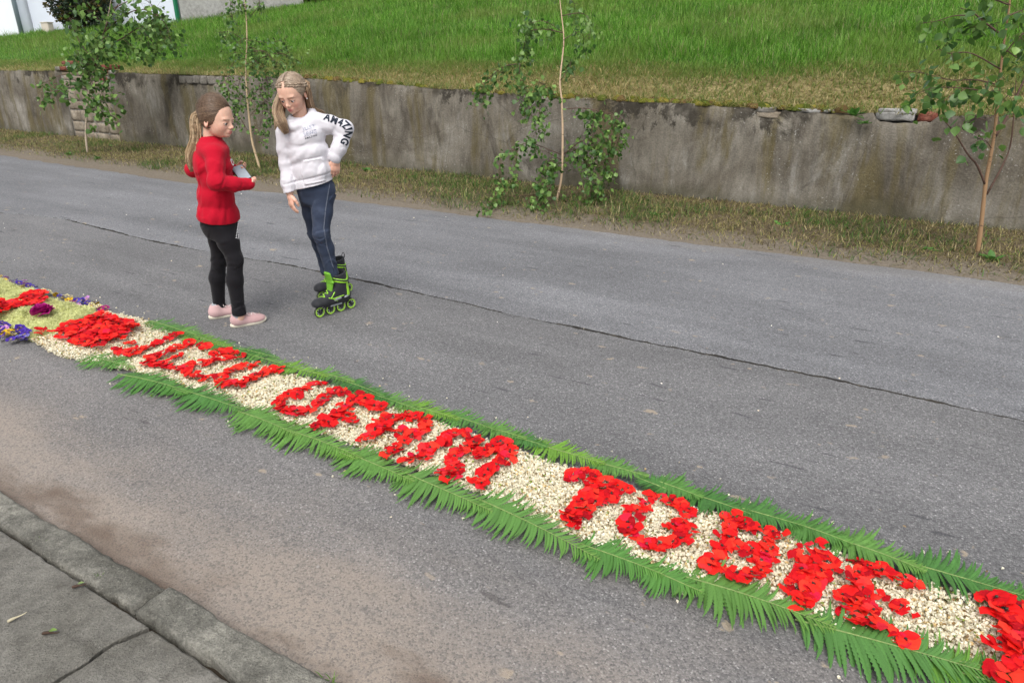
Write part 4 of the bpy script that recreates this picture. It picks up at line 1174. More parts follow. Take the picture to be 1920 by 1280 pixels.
def instances(protos, P, size, tint_mul, r, flat=0.0):
    """many copies of small prototypes as one set of arrays"""
    n = len(P); VV, FF, TT, off = [], [], [], 0
    pick = r.integers(0, len(protos), n)
    for k, (v, f, t) in enumerate(protos):
        I = np.where(pick == k)[0]; m = len(I)
        if not m: continue
        a, b, c = r.uniform(0, 2 * np.pi, m), r.uniform(-1, 1, m) * (1.3 - flat), r.uniform(0, 2 * np.pi, m)
        ca, sa, cb, sb, cc_, sc = np.cos(a), np.sin(a), np.cos(b), np.sin(b), np.cos(c), np.sin(c)
        R = np.stack([np.stack([ca * cb, ca * sb * sc - sa * cc_, ca * sb * cc_ + sa * sc], -1), np.stack([sa * cb, sa * sb * sc + ca * cc_, sa * sb * cc_ - ca * sc], -1), np.stack([-sb, cb * sc, cb * cc_], -1)], 1)
        W = np.einsum('nij,vj->nvi', R, v) * size[I][:, None, None] + P[I][:, None]
        VV.append(W.reshape(-1, 3)); FF.append((np.arange(m)[:, None, None] * len(v) + f[None]).reshape(-1, f.shape[1]) + off)
        TT.append((t[None] * tint_mul[I][:, None]).reshape(-1, 3)); off += m * len(v)
    return np.concatenate(VV), np.concatenate(FF), np.concatenate(TT)

lo, hi = bed_poly.min(0), bed_poly.max(0)
X = rb.uniform(lo[0], hi[0], 95000); Y = rb.uniform(lo[1], hi[1], 95000)
edge_n = np.c_[X, Y, 0 * X]
k = inside(bed_poly, X + 0.012 * vnoise(edge_n, 25, 1), Y + 0.012 * vnoise(edge_n, 25, 2)) & ~inside(yel_poly, X, Y)
X, Y = X[k], Y[k]
# a few strays beside the bed
Xs = rb.uniform(-5.2, 0.5, 700); side = rb.random(700) < 0.6
Ys = np.where(side, 2.36 + rb.exponential(0.05, 700), 1.8 - rb.exponential(0.045, 700))
P = np.concatenate([np.c_[X, Y, 0.006 + 0.022 * rb.random(len(X)) ** 0.6 + 0.006 * vnoise(np.c_[X, Y, 0 * X], 14, 4)], np.c_[Xs, Ys, np.full(700, 0.006)][rb.random(700) < 0.2]])
P = P[in_view(P, 60)]
n = len(P)
pt = rb.random(n); patch = np.clip(vnoise(P, 5.5, 7), 0, 1)
mul = np.ones((n, 3)) * rb.uniform(0.85, 1.05, n)[:, None]
old = pt < 0.09 + 0.2 * patch
mul[old] = np.array((0.78, 0.62, 0.38)) * rb.uniform(0.7, 1.1, old.sum())[:, None]
brown = pt < 0.035 + 0.09 * patch; mul[brown] = np.array((0.32, 0.22, 0.12)) * rb.uniform(0.6, 1.2, brown.sum())[:, None]
grn = pt > 0.97; mul[grn] = (0.3, 0.42, 0.1)
sz = rb.uniform(0.0075, 0.013, n)
V, Fq, T = instances([blossom_proto(q) for q in range(6)], P, sz, mul, rb)
tag(obj('white_blossoms', mesh_np('white_blossoms', V, Fq, MAT_BLOSSOM, True, T)), 'bed of small cream white blossoms under the red words', None, None, 'stuff')
# litter of stalks and calyxes under the blossoms
def bed_z(x, y): return 0.014 + 0.004 * vnoise(np.stack([x, y, 0 * x], -1), 18, 3)
def bed_mesh(name, poly, z, mat):
    bm = bmesh.new(); vs = [bm.verts.new((*q, z)) for q in poly]; low = [bm.verts.new((*q, 0.001)) for q in poly]
    bm.faces.new(vs); m = len(vs)
    for i in range(m): bm.faces.new((vs[i], low[i], low[(i + 1) % m], vs[(i + 1) % m]))
    bmesh.ops.recalc_face_normals(bm, faces=bm.faces)
    me = bpy.data.meshes.new(name); bm.to_mesh(me); bm.free(); me.materials.append(mat); return me
ml = M('flower_litter', 0.95, 0.1)
_q = ml.noise(ml.pos(), 160, 3, 0.6)
ml.col(ml.ramp(_q, [(0.3, (0.14, 0.12, 0.05)), (0.45, (0.38, 0.30, 0.18)), (0.6, (0.62, 0.55, 0.38)), (0.75, (0.2, 0.22, 0.06))])); ml.bump(_q, 0.8, 0.01)
c0 = bed_poly.mean(0)
def shrink(poly, d):
    q = poly.copy(); m = len(q)
    t = np.roll(q, -1, 0) - np.roll(q, 1, 0); nrm = np.c_[-t[:, 1], t[:, 0]]; nrm /= np.linalg.norm(nrm, axis=1)[:, None]
    A = 0.5 * np.sum(q[:, 0] * np.roll(q[:, 1], -1) - np.roll(q[:, 0], -1) * q[:, 1])
    return q + nrm * d * (1 if A > 0 else -1)
tag(obj('blossom_litter', bed_mesh('blossom_litter', shrink(bed_poly, 0.02), 0.008, ml.m)), 'layer of stalks and withered petals beneath the blossoms', None, None, 'stuff')

# ---- pale yellow bed at the left ---------------------------------------
def floret(seed):
    q = random.Random(seed); G = Geo()
    for a in range(5):
        an = a * 1.2566 + q.uniform(-.2, .2); d = np.array([math.cos(an), math.sin(an), q.uniform(0.1, 0.9)]); s = np.array([-math.sin(an), math.cos(an), 0]) * 0.22
        G.add([d * 0.1 - s * .4, d * 0.1 + s * .4, d + s * .6, d - s * .6], np.array([(0, 1, 2, 3)]), np.array((0.72, 0.74, 0.36)) * q.uniform(0.9, 1.1))
    return np.concatenate(G.v), np.concatenate(G.f4), np.concatenate(G.t)
lo, hi = yel_poly.min(0), yel_poly.max(0)
X = rb.uniform(lo[0], hi[0], 26000); Y = rb.uniform(lo[1], hi[1], 26000); k = inside(yel_poly, X, Y); X, Y = X[k], Y[k]
q3 = np.c_[X, Y, 0 * X]
Z = 0.012 + 0.03 * np.clip(0.5 + vnoise(q3, 9, 3), 0, 1) + rb.uniform(-0.008, 0.008, len(X))
mul = np.ones((len(X), 3)) * (0.86 + 0.14 * vnoise(q3, 12, 4))[:, None] * rb.uniform(0.85, 1.15, len(X))[:, None]
V, Fq, T = instances([floret(q) for q in range(3)], np.c_[X, Y, Z], rb.uniform(0.008, 0.014, len(X)), mul, rb, 0.5)
tag(obj('yellow_florets', mesh_np('yellow_florets', V, Fq, MAT_BLOSSOM, True, T)), 'fluffy bed of pale yellow green florets at the left end of the carpet', None, None, 'stuff')
tag(obj('floret_litter', bed_mesh('floret_litter', yel_poly, 0.011, plain('floret_base', (0.45, 0.46, 0.2), 0.95, 0.1, 0.3, 90))), 'matted base of the pale yellow flower bed', None, None, 'stuff')

# ---- pansies and the peony ----------------------------------------------
MAT_PANSY = tinted('pansy_petal', 0.6, 0.2, 0.2, 60, 0.2, 0.25)
PANSY_COL = {'violet blue': ((0.07, 0.028, 0.36), (0.03, 0.012, 0.12)), 'yellow': ((0.72, 0.46, 0.02), (0.10, 0.03, 0.02)), 'lilac pink': ((0.58, 0.27, 0.58), (0.3, 0.1, 0.4)),
             'magenta': ((0.36, 0.012, 0.16), (0.15, 0.01, 0.1)), 'pale cream': ((0.72, 0.66, 0.32), (0.12, 0.05, 0.14)), 'light blue': ((0.2, 0.2, 0.55), (0.06, 0.04, 0.25))}
def pansy_petal(c, e, seed):
    q = random.Random(seed); n = 7; v = [(0, 0, 0)]; t = [(0.7, 0.5, 0.05)]
    for ring, R in ((0, 0.45), (1, 0.95)):
        for j in range(n):
            a = (j / (n - 1) - 0.5) * 2; an = a * (0.75 + 0.2 * ring)
            rr_ = R * (1 - 0.12 * a * a) * (1 + 0.05 * math.sin(7 * a + seed))
            v.append((rr_ * math.cos(an), rr_ * math.sin(an), 0.07 * ring * math.sin(5 * a + seed)))
            t.append(e if ring == 0 and q.random() < 0.6 else c)
    f = [(1 + j, n + 1 + j, n + 2 + j, 2 + j) for j in range(n - 1)]
    f3 = [(0, 1 + j, 2 + j) for j in range(n - 1)]
    return mesh_np('petal', v, [np.array(f), np.array(f3)], MAT_PANSY, True, t)
PM = {k: [pansy_petal(c, e, q) for q in range(3)] for k, (c, e) in PANSY_COL.items()}
PC_ = {}
def pansy(p, kind, size, where):
    PC_[(kind, where)] = PC_.get((kind, where), -1) + 1
    root = tag(empty('pansy', p), f'{ORD[PC_[(kind, where)]]} {kind} pansy from the left in the {where}', 'pansy', f'{kind} pansies in the {where}')
    root.rotation_euler = (prr.gauss(0, 0.35), prr.gauss(0, 0.35), prr.uniform(0, 6.28))
    for q, (an, s) in enumerate([(0.0, 1.0), (1.25, 0.9), (-1.25, 0.9), (2.4, 0.95), (-2.4, 0.95)]):
        o = bpy.data.objects.new('petal', PM[kind][q % 3]); link(o, root)
        o.rotation_euler = (0, -prr.uniform(0.0, 0.4), an); o.scale = (size * s,) * 3; o.location = (0, 0, 0.0015 * q)
kinds = list(PANSY_COL)
FARP = [((2, 520), 'yellow'), ((12, 521), 'lilac pink'), ((7, 526), 'yellow'), ((18, 529), 'lilac pink'), ((29, 526), 'violet blue'), ((36, 531), 'violet blue'), ((46, 527), 'lilac pink'), ((48, 532), 'lilac pink'), ((43, 537), 'yellow'),
        ((54, 536), 'violet blue'), ((60, 537), 'violet blue'), ((66, 541), 'violet blue'), ((68, 545), 'light blue'), ((74, 547), 'yellow'), ((81, 546), 'pale cream'), ((84, 549), 'light blue'), ((91, 547), 'pale cream'), ((105, 553), 'yellow'),
        ((112, 555), 'violet blue'), ((116, 556), 'light blue'), ((123, 554), 'pale cream'), ((120, 561), 'yellow'), ((129, 557), 'pale cream'), ((130, 563), 'yellow'), ((137, 566), 'magenta'), ((132, 571), 'violet blue'), ((145, 563), 'violet blue'),
        ((149, 568), 'light blue'), ((153, 564), 'violet blue'), ((157, 566), 'light blue'), ((163, 561), 'lilac pink'), ((147, 574), 'lilac pink'), ((164, 568), 'violet blue'), ((172, 573), 'pale cream'), ((182, 571), 'yellow'), ((186, 575), 'pale cream'), ((184, 578), 'magenta'), ((198, 577), 'magenta'), ((190, 579), 'magenta')]
NEARP = [((3, 606), 'violet blue'), ((10, 611), 'violet blue'), ((0, 618), 'violet blue'), ((6, 624), 'violet blue'), ((12, 624), 'yellow'), ((10, 617), 'lilac pink'), ((18, 629), 'yellow'), ((24, 621), 'yellow'), ((24, 629), 'pale cream'), ((32, 617), 'violet blue'), ((28, 624), 'violet blue'),
         ((38, 616), 'violet blue'), ((44, 622), 'violet blue'), ((37, 624), 'violet blue'), ((46, 628), 'violet blue'), ((34, 632), 'light blue'), ((40, 636), 'violet blue'), ((20, 637), 'violet blue'), ((6, 631), 'violet blue'), ((50, 624), 'violet blue'), ((-12, 614), 'violet blue'), ((-20, 622), 'yellow'), ((48, 633), 'light blue')]
for (px_, kd) in sorted(FARP): pansy(gz(*px_, 0.03), kd, prr.uniform(0.022, 0.032), 'far edging by the yellow bed')
for (px_, kd) in sorted(NEARP): pansy(gz(*px_, 0.03), kd, prr.uniform(0.028, 0.038), 'near edging at the left frame edge')
pe = tag(empty('peony', gz(80, 586, 0.045)), 'large ruffled magenta peony on the pale yellow bed', 'peony')
pmt = [mesh_np('petal', np.array([v.co for v in PETALS[q].vertices]), np.array([list(p.vertices) for p in PETALS[q].polygons]), MAT_PANSY, True, (0.46, 0.014, 0.21)) for q in range(3)]
for q in range(34):
    o = bpy.data.objects.new('petal', pmt[q % 3]); link(o, pe)
    lay = q / 34; o.rotation_euler = (prr.gauss(0, 0.2), -0.15 - 1.15 * lay, q * 2.4); o.scale = (0.075 * (1 - 0.45 * lay),) * 3; o.location = (0, 0, 0.012 * lay)

# ---- fern fronds -----------------------------------------------------------
MAT_FERN = M('fern', 0.5, 0.3)
_fr = MAT_FERN.tint()
_fn = MAT_FERN.noise(MAT_FERN.objc(), 60, 3)
_c = MAT_FERN.mix(1.0, _fr, MAT_FERN.ramp(_fn, [(0.3, 0.8), (0.7, 1.2)]), 'MULTIPLY')
_oi = MAT_FERN.n('ShaderNodeObjectInfo').outputs['Color']
_c = MAT_FERN.mix(1.0, _c, _oi, 'MULTIPLY')
MAT_FERN.col(_c)
_tb = MAT_FERN.n('ShaderNodeBsdfTranslucent', {'Color': _c})
_mx = MAT_FERN.n('ShaderNodeMixShader', {0: 0.25, 1: MAT_FERN.b.outputs[0], 2: _tb.outputs[0]})
MAT_FERN.t.links.new(_mx.outputs[0], MAT_FERN.t.nodes['Material Output'].inputs[0])
MAT_FERN = MAT_FERN.m
GREEN = np.array((0.108, 0.238, 0.056))

def pinna(seed, teeth=11, w=0.074):
    """one leaflet along +x, unit length, toothed edges, a raised fold along the midrib"""
    q = random.Random(seed); v = []; f = []
    curl = q.uniform(-0.18, 0.05); sweep = q.uniform(0.02, 0.16)
    n = teeth * 2 + 1
    for i in range(n):
        t = i / (n - 1)
        ww = w * (1 - 0.15 * (1 - t) ** 3) * (1 - t ** 2.6) + 0.002
        ww *= 1.16 if i % 2 else 0.72
        z = curl * t * t
        y = sweep * (t ** 2.4) * 1.6
        v += [(t, y + ww, z - 0.35 * ww), (t, y, z + 0.006), (t + 0.008, y - ww, z - 0.35 * ww)]
    for i in range(n - 1):
        a = i * 3; f += [(a, a + 1, a + 4, a + 3), (a + 1, a + 2, a + 5, a + 4)]
    return np.array(v), np.array(f)
PIN = [pinna(q, 11) for q in range(5)]
PINLO = [pinna(q, 5) for q in range(5)]
PIN_T = GREEN
PIN_MESH = [mesh_np('leaflet', v, f, MAT_FERN, True, GREEN) for v, f in PIN]

frr = random.Random(4)
def fern(a_px, b_px, half, label, group, detail, npair=30, z0=0.035, hue=(1, 1, 1), tip_light=0.6, droop=0.5, bow=0.0, skew=1.0):
    npair = int(npair * 1.45)
    a, b = gz(*a_px, z0), gz(*b_px, z0 + 0.01)
    a, b = a - 0.06 * (b - a), b + 0.07 * (b - a)
    ln = np.linalg.norm(b - a); d = (b - a) / ln; s = np.array([-d[1], d[0], 0]); s /= np.linalg.norm(s)
    root = tag(empty('fern_frond', a), label, 'fern frond', group)
    t = np.linspace(0, 1, 18)
    rp = t[:, None] * (b - a) + (bow * ln * np.sin(np.pi * t))[:, None] * s + (0.014 * np.sin(np.pi * t * 0.95) * ln)[:, None] * np.array([0, 0, 1]) + np.array([0, 0, 0.004])
    R = Geo(); R.add(*tube(rp, np.linspace(0.0032, 0.0008, 18), 6), (0.24, 0.33, 0.11))
    so = obj('stalk', R.mesh('stalk', MAT_FERN), root)
    G = Geo()
    for q in range(npair):
        u = 0.03 + 0.95 * (q / (npair - 1)) ** 0.94
        i = u * 16.999; k = int(i); p = rp[k] * (1 - i + k) + rp[k + 1] * (i - k)
        tg = rp[k + 1] - rp[k]; tg /= np.linalg.norm(tg)
        prof = min(1.0, 0.55 + 2.2 * u) * (1 - u) ** 0.62 * 1.12 if u > 0.35 else min(1.0, 0.55 + 1.6 * u)
        prof = max(prof, 0.05)
        for sg in (1, -1):
            L = 1.06 * half * prof * frr.uniform(0.9, 1.08) * (skew if sg > 0 else 1.0)
            ang = math.radians(78 - 38 * u + frr.gauss(0, 3.5))
            lift = frr.uniform(-0.12, 0.13) - (droop * 0.14 if sg < 0 else 0)
            xd = tg * math.cos(ang) + sg * s * math.sin(ang) + np.array([0, 0, lift]); xd /= np.linalg.norm(xd)
            zd = np.array([0, 0, 1.0]) + 0.35 * frr.gauss(0, 1) * tg - 0.25 * sg * s; zd -= zd.dot(xd) * xd; zd /= np.linalg.norm(zd)
            yd = np.cross(zd, xd) * (1 if sg > 0 else -1)
            wsc = max(L, 0.045) / 1.0
            A = np.stack([xd * L, yd * wsc * 0.9 * frr.uniform(0.9, 1.15), zd * L], 1)
            col = np.array(hue) * (1 + tip_light * np.clip(u - 0.6, 0, 1) * np.array((1.6, 0.9, 0.1))) * frr.uniform(0.88, 1.12)
            if detail == 2:
                o = bpy.data.objects.new('leaflet', PIN_MESH[frr.randrange(5)]); link(o, root)
                m = Matrix.Identity(4)
                for r_ in range(3):
                    for c_ in range(3): m[r_][c_] = A[r_, c_]
                    m[r_][3] = p[r_]
                o.matrix_local = m; o.color = (*np.clip(col, 0, 3), 1)
            else:
                v, f = (PIN if detail == 1 else PINLO)[frr.randrange(5)]
                G.add(v @ A.T + p, f, GREEN * col)
    if G.n:
        o = obj('leaflets', G.mesh('leaflets', MAT_FERN), root); o['kind'] = 'stuff'
    return root

NEAR = 'fern fronds along the near edge'
FARG = 'fern fronds along the far edge'
for a, b, h, lb, dt, npx, hue in [
    ((160, 668), (248, 690), .10, 'short bushy fern frond at the left start of the near edge, below the J', 1, 18, (0.85, 0.95, 0.8)),
    ((205, 690), (235, 668), .09, 'small crossing fern sprig pointing up beside the J on the near edge', 1, 14, (0.85, 1.0, 0.8)),
    ((228, 704), (352, 736), .125, 'fern frond on the near edge below the E of JEZU', 1, 26, (0.72, 0.86, 0.75)),
    ((290, 722), (348, 738), .085, 'curled small fern sprig on the near edge below the Z of JEZU', 1, 16, (0.7, 0.9, 0.7)),
    ((345, 733), (452, 768), .13, 'dark fern frond on the near edge below the U of JEZU', 1, 26, (0.68, 0.82, 0.78)),
    ((445, 772), (552, 815), .12, 'fern frond on the near edge below the gap between JEZU and UFAM', 1, 26, (1.0, 1.0, 0.9)),
    ((512, 800), (668, 856), .12, 'bright fern frond on the near edge below the U of UFAM', 1, 30, (1.08, 1.08, 0.9)),
    ((600, 838), (662, 860), .06, 'little crumpled fern tip on the near edge between two long fronds', 1, 14, (1.1, 1.1, 0.7)),
    ((645, 848), (768, 900), .115, 'fern frond on the near edge below the A of UFAM', 1, 28, (1.0, 1.02, 0.9)),
    ((752, 885), (912, 955), .125, 'fern frond on the near edge below the M of UFAM', 2, 27, (1.0, 1.0, 0.95)),
    ((885, 932), (1108, 1042), .13, 'long fern frond on the near edge below the gap before TOBIE', 2, 29, (0.98, 1.0, 0.95)),
    ((1090, 1022), (1235, 1075), .11, 'fern frond on the near edge below the T and O of TOBIE', 2, 24, (0.82, 0.95, 0.85)),
    ((1205, 1062), (1310, 1108), .095, 'short fern frond on the near edge below the O and B of TOBIE', 2, 19, (0.85, 0.97, 0.85)),
    ((1272, 1080), (1548, 1172), .135, 'long fern frond with yellow green tip on the near edge below the B and I', 2, 30, (1.0, 1.0, 0.9)),
    ((1510, 1168), (1868, 1268), .14, 'largest fern frond at lower right on the near edge below the last E', 2, 34, (0.82, 0.92, 0.92)),
    ((1700, 1225), (1900, 1262), .10, 'short light green fern frond overlapping the largest one at lower right', 1, 20, (1.1, 1.1, 0.7)),
    ((1800, 1262), (2080, 1345), .13, 'dark fern frond leaving the frame at the lower right corner', 1, 28, (0.72, 0.86, 0.8))]:
    fern(a, b, h * 1.14, lb, NEAR, dt, npx, 0.02, hue, 0.55, 0.8, frr.uniform(-0.015, 0.03), 0.84)
for i, (a, b, h, lb) in enumerate([
    ((283, 603), (352, 626), .07, 'first fern frond of the far edge, behind the heart'), ((318, 613), (392, 640), .075, 'fern frond on the far edge behind the J of JEZU'), ((345, 628), (430, 650), .07, 'light green fern frond on the far edge behind the E of JEZU'),
    ((385, 640), (475, 668), .075, 'fern frond on the far edge behind the Z of JEZU'), ((440, 660), (545, 690), .075, 'fern frond on the far edge behind the U of JEZU'), ((455, 655), (520, 672), .06, 'small dark fern frond behind the U of JEZU, outermost'),
    ((518, 684), (610, 706), .075, 'yellow tipped fern frond on the far edge behind the gap before UFAM'), ((585, 698), (660, 716), .065, 'fern frond on the far edge behind the U of UFAM'), ((632, 712), (715, 742), .07, 'dark fern frond on the far edge left of the F of UFAM'),
    ((665, 728), (745, 755), .07, 'dark crumpled fern frond on the far edge behind the F of UFAM'), ((700, 742), (790, 772), .07, 'fern frond on the far edge right of the F of UFAM'), ((755, 757), (855, 786), .075, 'light fern frond on the far edge behind the A of UFAM'),
    ((825, 775), (925, 806), .08, 'fern frond on the far edge right of the A of UFAM'), ((900, 800), (982, 822), .07, 'fern frond on the far edge behind the M of UFAM'), ((952, 818), (1022, 838), .065, 'short fern frond on the far edge right of the M of UFAM'),
    ((1000, 832), (1126, 868), .085, 'bright yellow green fern frond on the far edge before the T of TOBIE'), ((1110, 866), (1210, 893), .07, 'feathery fern frond on the far edge behind the T of TOBIE'), ((1250, 918), (1195, 896), .06, 'fern sprig pointing left on the far edge between T and O'),
    ((1232, 903), (1312, 932), .075, 'broken fern frond on the far edge behind the O of TOBIE'), ((1292, 926), (1400, 962), .08, 'dark tangled fern frond on the far edge right of the O of TOBIE'), ((1375, 950), (1500, 985), .085, 'fern frond on the far edge behind the B of TOBIE'),
    ((1480, 980), (1590, 1018), .085, 'fern frond on the far edge behind the I of TOBIE'), ((1555, 1008), (1725, 1068), .09, 'long fern frond on the far edge behind the last E'), ((1690, 1052), (1950, 1128), .1, 'longest fern frond on the far edge at the right frame edge'), ((1900, 1118), (2080, 1175), .1, 'fern frond on the far edge beyond the right frame edge')]):
    hue = ((0.8, 0.9, 0.8), (1, 1, 0.9), (0.65, 0.8, 0.75))[i % 3]
    if 'bright' in lb or 'yellow' in lb or 'light' in lb: hue = (1.35, 1.25, 0.7)
    if 'dark' in lb: hue = (0.55, 0.72, 0.65)
    fern(a, b, h * 1.28, lb, FARG, 1 if a[0] > 1200 else 0, 29 if a[0] > 1000 else 23, 0.03, hue, 0.4, 0.3, frr.uniform(-0.02, 0.02))

# ---- small litter on road and pavement --------------------------------------
rb2 = np.random.default_rng(77)
Pl = []
for _ in range(110):
    Pl.append((rb2.uniform(-9, 1.0), rb2.uniform(1.0, 6.0), 0.003))
Pl = np.array(Pl); Pl[:, 2] = np.where(Pl[:, 1] > 3.72, -0.001, 0.003); Pl = Pl[in_view(Pl, 20)]
mul = np.array([(0.75, 0.65, 0.5), (0.9, 0.85, 0.75), (0.45, 0.33, 0.2), (0.3, 0.28, 0.26)])[rb2.integers(0, 4, len(Pl))]
pv = np.array([(-1, -.5, 0), (-.3, -.9, .12), (.8, -.6, .05), (1, .2, .15), (.2, .8, .02), (-.8, .5, .14)]); pf = np.array([(0, 1, 2, 3), (0, 3, 4, 5)])
V, Fq, T = instances([(pv, pf, np.ones((6, 3)))], Pl, rb2.uniform(0.003, 0.007, len(Pl)), mul, rb2, 1.25)
tag(obj('road_litter', mesh_np('road_litter', V, Fq, MAT_BLOSSOM, False, T)), 'scattered petals and crumbs on the asphalt', None, None, 'stuff')
def twig(px, py, L, ang, label, c1, c2, leafy=True):
    b = gz(px, py, SZ + 0.004); root = tag(empty('twig', b, ang), label, 'twig')
    t = np.linspace(0, 1, 8); p = np.c_[t * L, 0.06 * L * np.sin(5 * t), 0.006 + 0.01 * t * t]
    G = Geo(); G.add(*tube(p, np.array([.004, .005, .0045, .003, .0022, .002, .0016, .001]), 6), c1)
    obj('stem', G.mesh('stem', tinted('twig_stem', 0.8)), root)
    if leafy:
        v, f = LEAVES[0]; G2 = Geo(); v2 = np.c_[v[:, 2] * -1, v[:, 0] * 0.6, v[:, 1]] * L * 0.55 + [L * 0.25, 0.005, 0.012]
        G2.add(v2, f, c2); obj('leaf', G2.mesh('leaf', MAT_WEED), root)
twig(80, 1190, 0.055, 0.5, 'small dark catkin with a green stalk lying on the pavement slab', (0.05, 0.03, 0.02), (0.16, 0.26, 0.06))
twig(136, 1103, 0.045, 0.7, 'tiny brown and green bud lying higher up on the pavement slab', (0.06, 0.035, 0.025), (0.2, 0.28, 0.1))
twig(15, 1168, 0.05, 1.2, 'pale dry grass stalk on the pavement at the left edge', (0.4, 0.36, 0.25), None, False)
# grass sprigs and moss in the pavement joints
def sprig(px, py, n, L, label, seed):
    b = gz(px, py, 0.05); root = tag(empty('grass_sprig', b), label, 'grass tuft'); q = np.random.default_rng(seed)
    P = np.c_[q.normal(0, L * 0.35, n), q.normal(0, L * 0.2, n), np.zeros(n)]
    me = blades('blades', P, q.uniform(0.5, 1.2, n) * L, np.full(n, 0.003), q.uniform(0.2, 1.2, n), pick_cols(n, [(0.1, 0.22, 0.03), (0.16, 0.26, 0.05)], [1, 1]), q)
    obj('blades', me, root)
sprig(187, 1083, 14, 0.03, 'tiny green grass tuft growing in the kerb joint', 1)
sprig(620, 1275, 10, 0.03, 'small grass blade tuft against the kerb at the bottom edge', 2)
sprig(78, 1015, 14, 0.022, 'mossy green tuft in the kerb joint at the left', 3)
# ------------------------------------------------------------------ SCULPTING KIT: signed distance fields, surface nets
class Field:
    def __init__(s, lo, hi, h):
        s.lo = np.asarray(lo, float); s.h = h
        s.n = np.ceil((np.asarray(hi, float) - s.lo) / h).astype(int) + 1
        s.ax = [s.lo[i] + h * np.arange(s.n[i]) for i in range(3)]
        s.d = np.full(tuple(s.n), 0.5, np.float32)
    def block(s, lo, hi):
        i0 = np.clip(np.floor((np.asarray(lo) - s.lo) / s.h).astype(int), 0, s.n - 1)
        i1 = np.clip(np.ceil((np.asarray(hi) - s.lo) / s.h).astype(int) + 1, 1, s.n)
        sl = tuple(slice(a, b) for a, b in zip(i0, i1))
        P = [s.ax[i][sl[i]].astype(np.float32) for i in range(3)]
        return sl, (P[0][:, None, None], P[1][None, :, None], P[2][None, None, :])
    def op(s, fn, lo, hi, k=0.01, mode='u'):
        m = k + 3 * s.h
        sl, (X, Y, Z) = s.block(np.asarray(lo) - m, np.asarray(hi) + m)
        if min(s.d[sl].shape) == 0: return s
        d = fn(X, Y, Z).astype(np.float32); c = s.d[sl]
        if mode == 'u':
            h = np.maximum(k - np.abs(c - d), 0) / k
            s.d[sl] = np.minimum(c, d) - h * h * k * 0.25
        elif mode == 's':
            d = -d; h = np.maximum(k - np.abs(c - d), 0) / k
            s.d[sl] = np.maximum(c, d) + h * h * k * 0.25
        elif mode == 'i':
            s.d[sl] = np.maximum(c, d)
        elif mode == 'add':
            s.d[sl] = c + d
        return s
    def cone(s, a, b, ra, rb, k=0.012, mode='u'):
        a, b = np.asarray(a, float), np.asarray(b, float); ba = b - a; bb = max(ba @ ba, 1e-12)
        R = max(ra, rb)
        def fn(X, Y, Z):
            px, py, pz = X - a[0], Y - a[1], Z - a[2]
            t = np.clip((px * ba[0] + py * ba[1] + pz * ba[2]) / bb, 0, 1)
            return np.sqrt((px - t * ba[0]) ** 2 + (py - t * ba[1]) ** 2 + (pz - t * ba[2]) ** 2) - (ra + (rb - ra) * t)
        return s.op(fn, np.minimum(a, b) - R, np.maximum(a, b) + R, k, mode)
    def chain(s, pts, rad, k=0.012):
        for i in range(len(pts) - 1): s.cone(pts[i], pts[i + 1], rad[i], rad[i + 1], k)
        return s
    def ell(s, c, r, k=0.012, R=None, mode='u'):
        c, r = np.asarray(c, float), np.asarray(r, float); R = np.eye(3) if R is None else np.asarray(R, float)
        def fn(X, Y, Z):
            p = (X - c[0], Y - c[1], Z - c[2])
            q = [p[0] * R[0, i] + p[1] * R[1, i] + p[2] * R[2, i] for i in range(3)]
            k0 = np.sqrt(sum((q[i] / r[i]) ** 2 for i in range(3))); k1 = np.sqrt(sum((q[i] / r[i] ** 2) ** 2 for i in range(3))) + 1e-9
            return k0 * (k0 - 1) / k1
        m = r.max()
        return s.op(fn, c - m, c + m, k, mode)
    def loft(s, secs, k=0.02, pw=2.3):
        """secs: (centre, lateral unit vector, front unit vector, half width, half depth)"""
        for A, B in zip(secs[:-1], secs[1:]):
            ca, cb = np.asarray(A[0], float), np.asarray(B[0], float); ba = cb - ca; L = np.linalg.norm(ba); u = ba / L
            la, lb, fa, fb = (np.asarray(v, float) for v in (A[1], B[1], A[2], B[2]))
            def fn(X, Y, Z, ca=ca, u=u, L=L, la=la, lb=lb, fa=fa, fb=fb, A=A, B=B):
                px, py, pz = X - ca[0], Y - ca[1], Z - ca[2]
                h = px * u[0] + py * u[1] + pz * u[2]; t = np.clip(h / L, 0, 1)
                t = t * t * (3 - 2 * t) * 0.5 + t * 0.5
                w = A[3] + (B[3] - A[3]) * t; dp = A[4] + (B[4] - A[4]) * t
                ox, oy, oz = px - h * u[0], py - h * u[1], pz - h * u[2]
                a_ = ox * la[0] + oy * la[1] + oz * la[2]; a2 = ox * lb[0] + oy * lb[1] + oz * lb[2]; lat = a_ + (a2 - a_) * t
                f_ = ox * fa[0] + oy * fa[1] + oz * fa[2]; f2 = ox * fb[0] + oy * fb[1] + oz * fb[2]; fr = f_ + (f2 - f_) * t
                ex = np.maximum(np.abs(h - L / 2) - L / 2, 0)
                rr_ = (np.abs(lat / w) ** pw + np.abs(fr / dp) ** pw + (ex / (0.6 * np.minimum(w, dp))) ** pw) ** (1 / pw)
                return (rr_ - 1) * np.minimum(w, dp)
            R = max(A[3], A[4], B[3], B[4])
            s.op(fn, np.minimum(ca, cb) - R, np.maximum(ca, cb) + R, k)
        return s
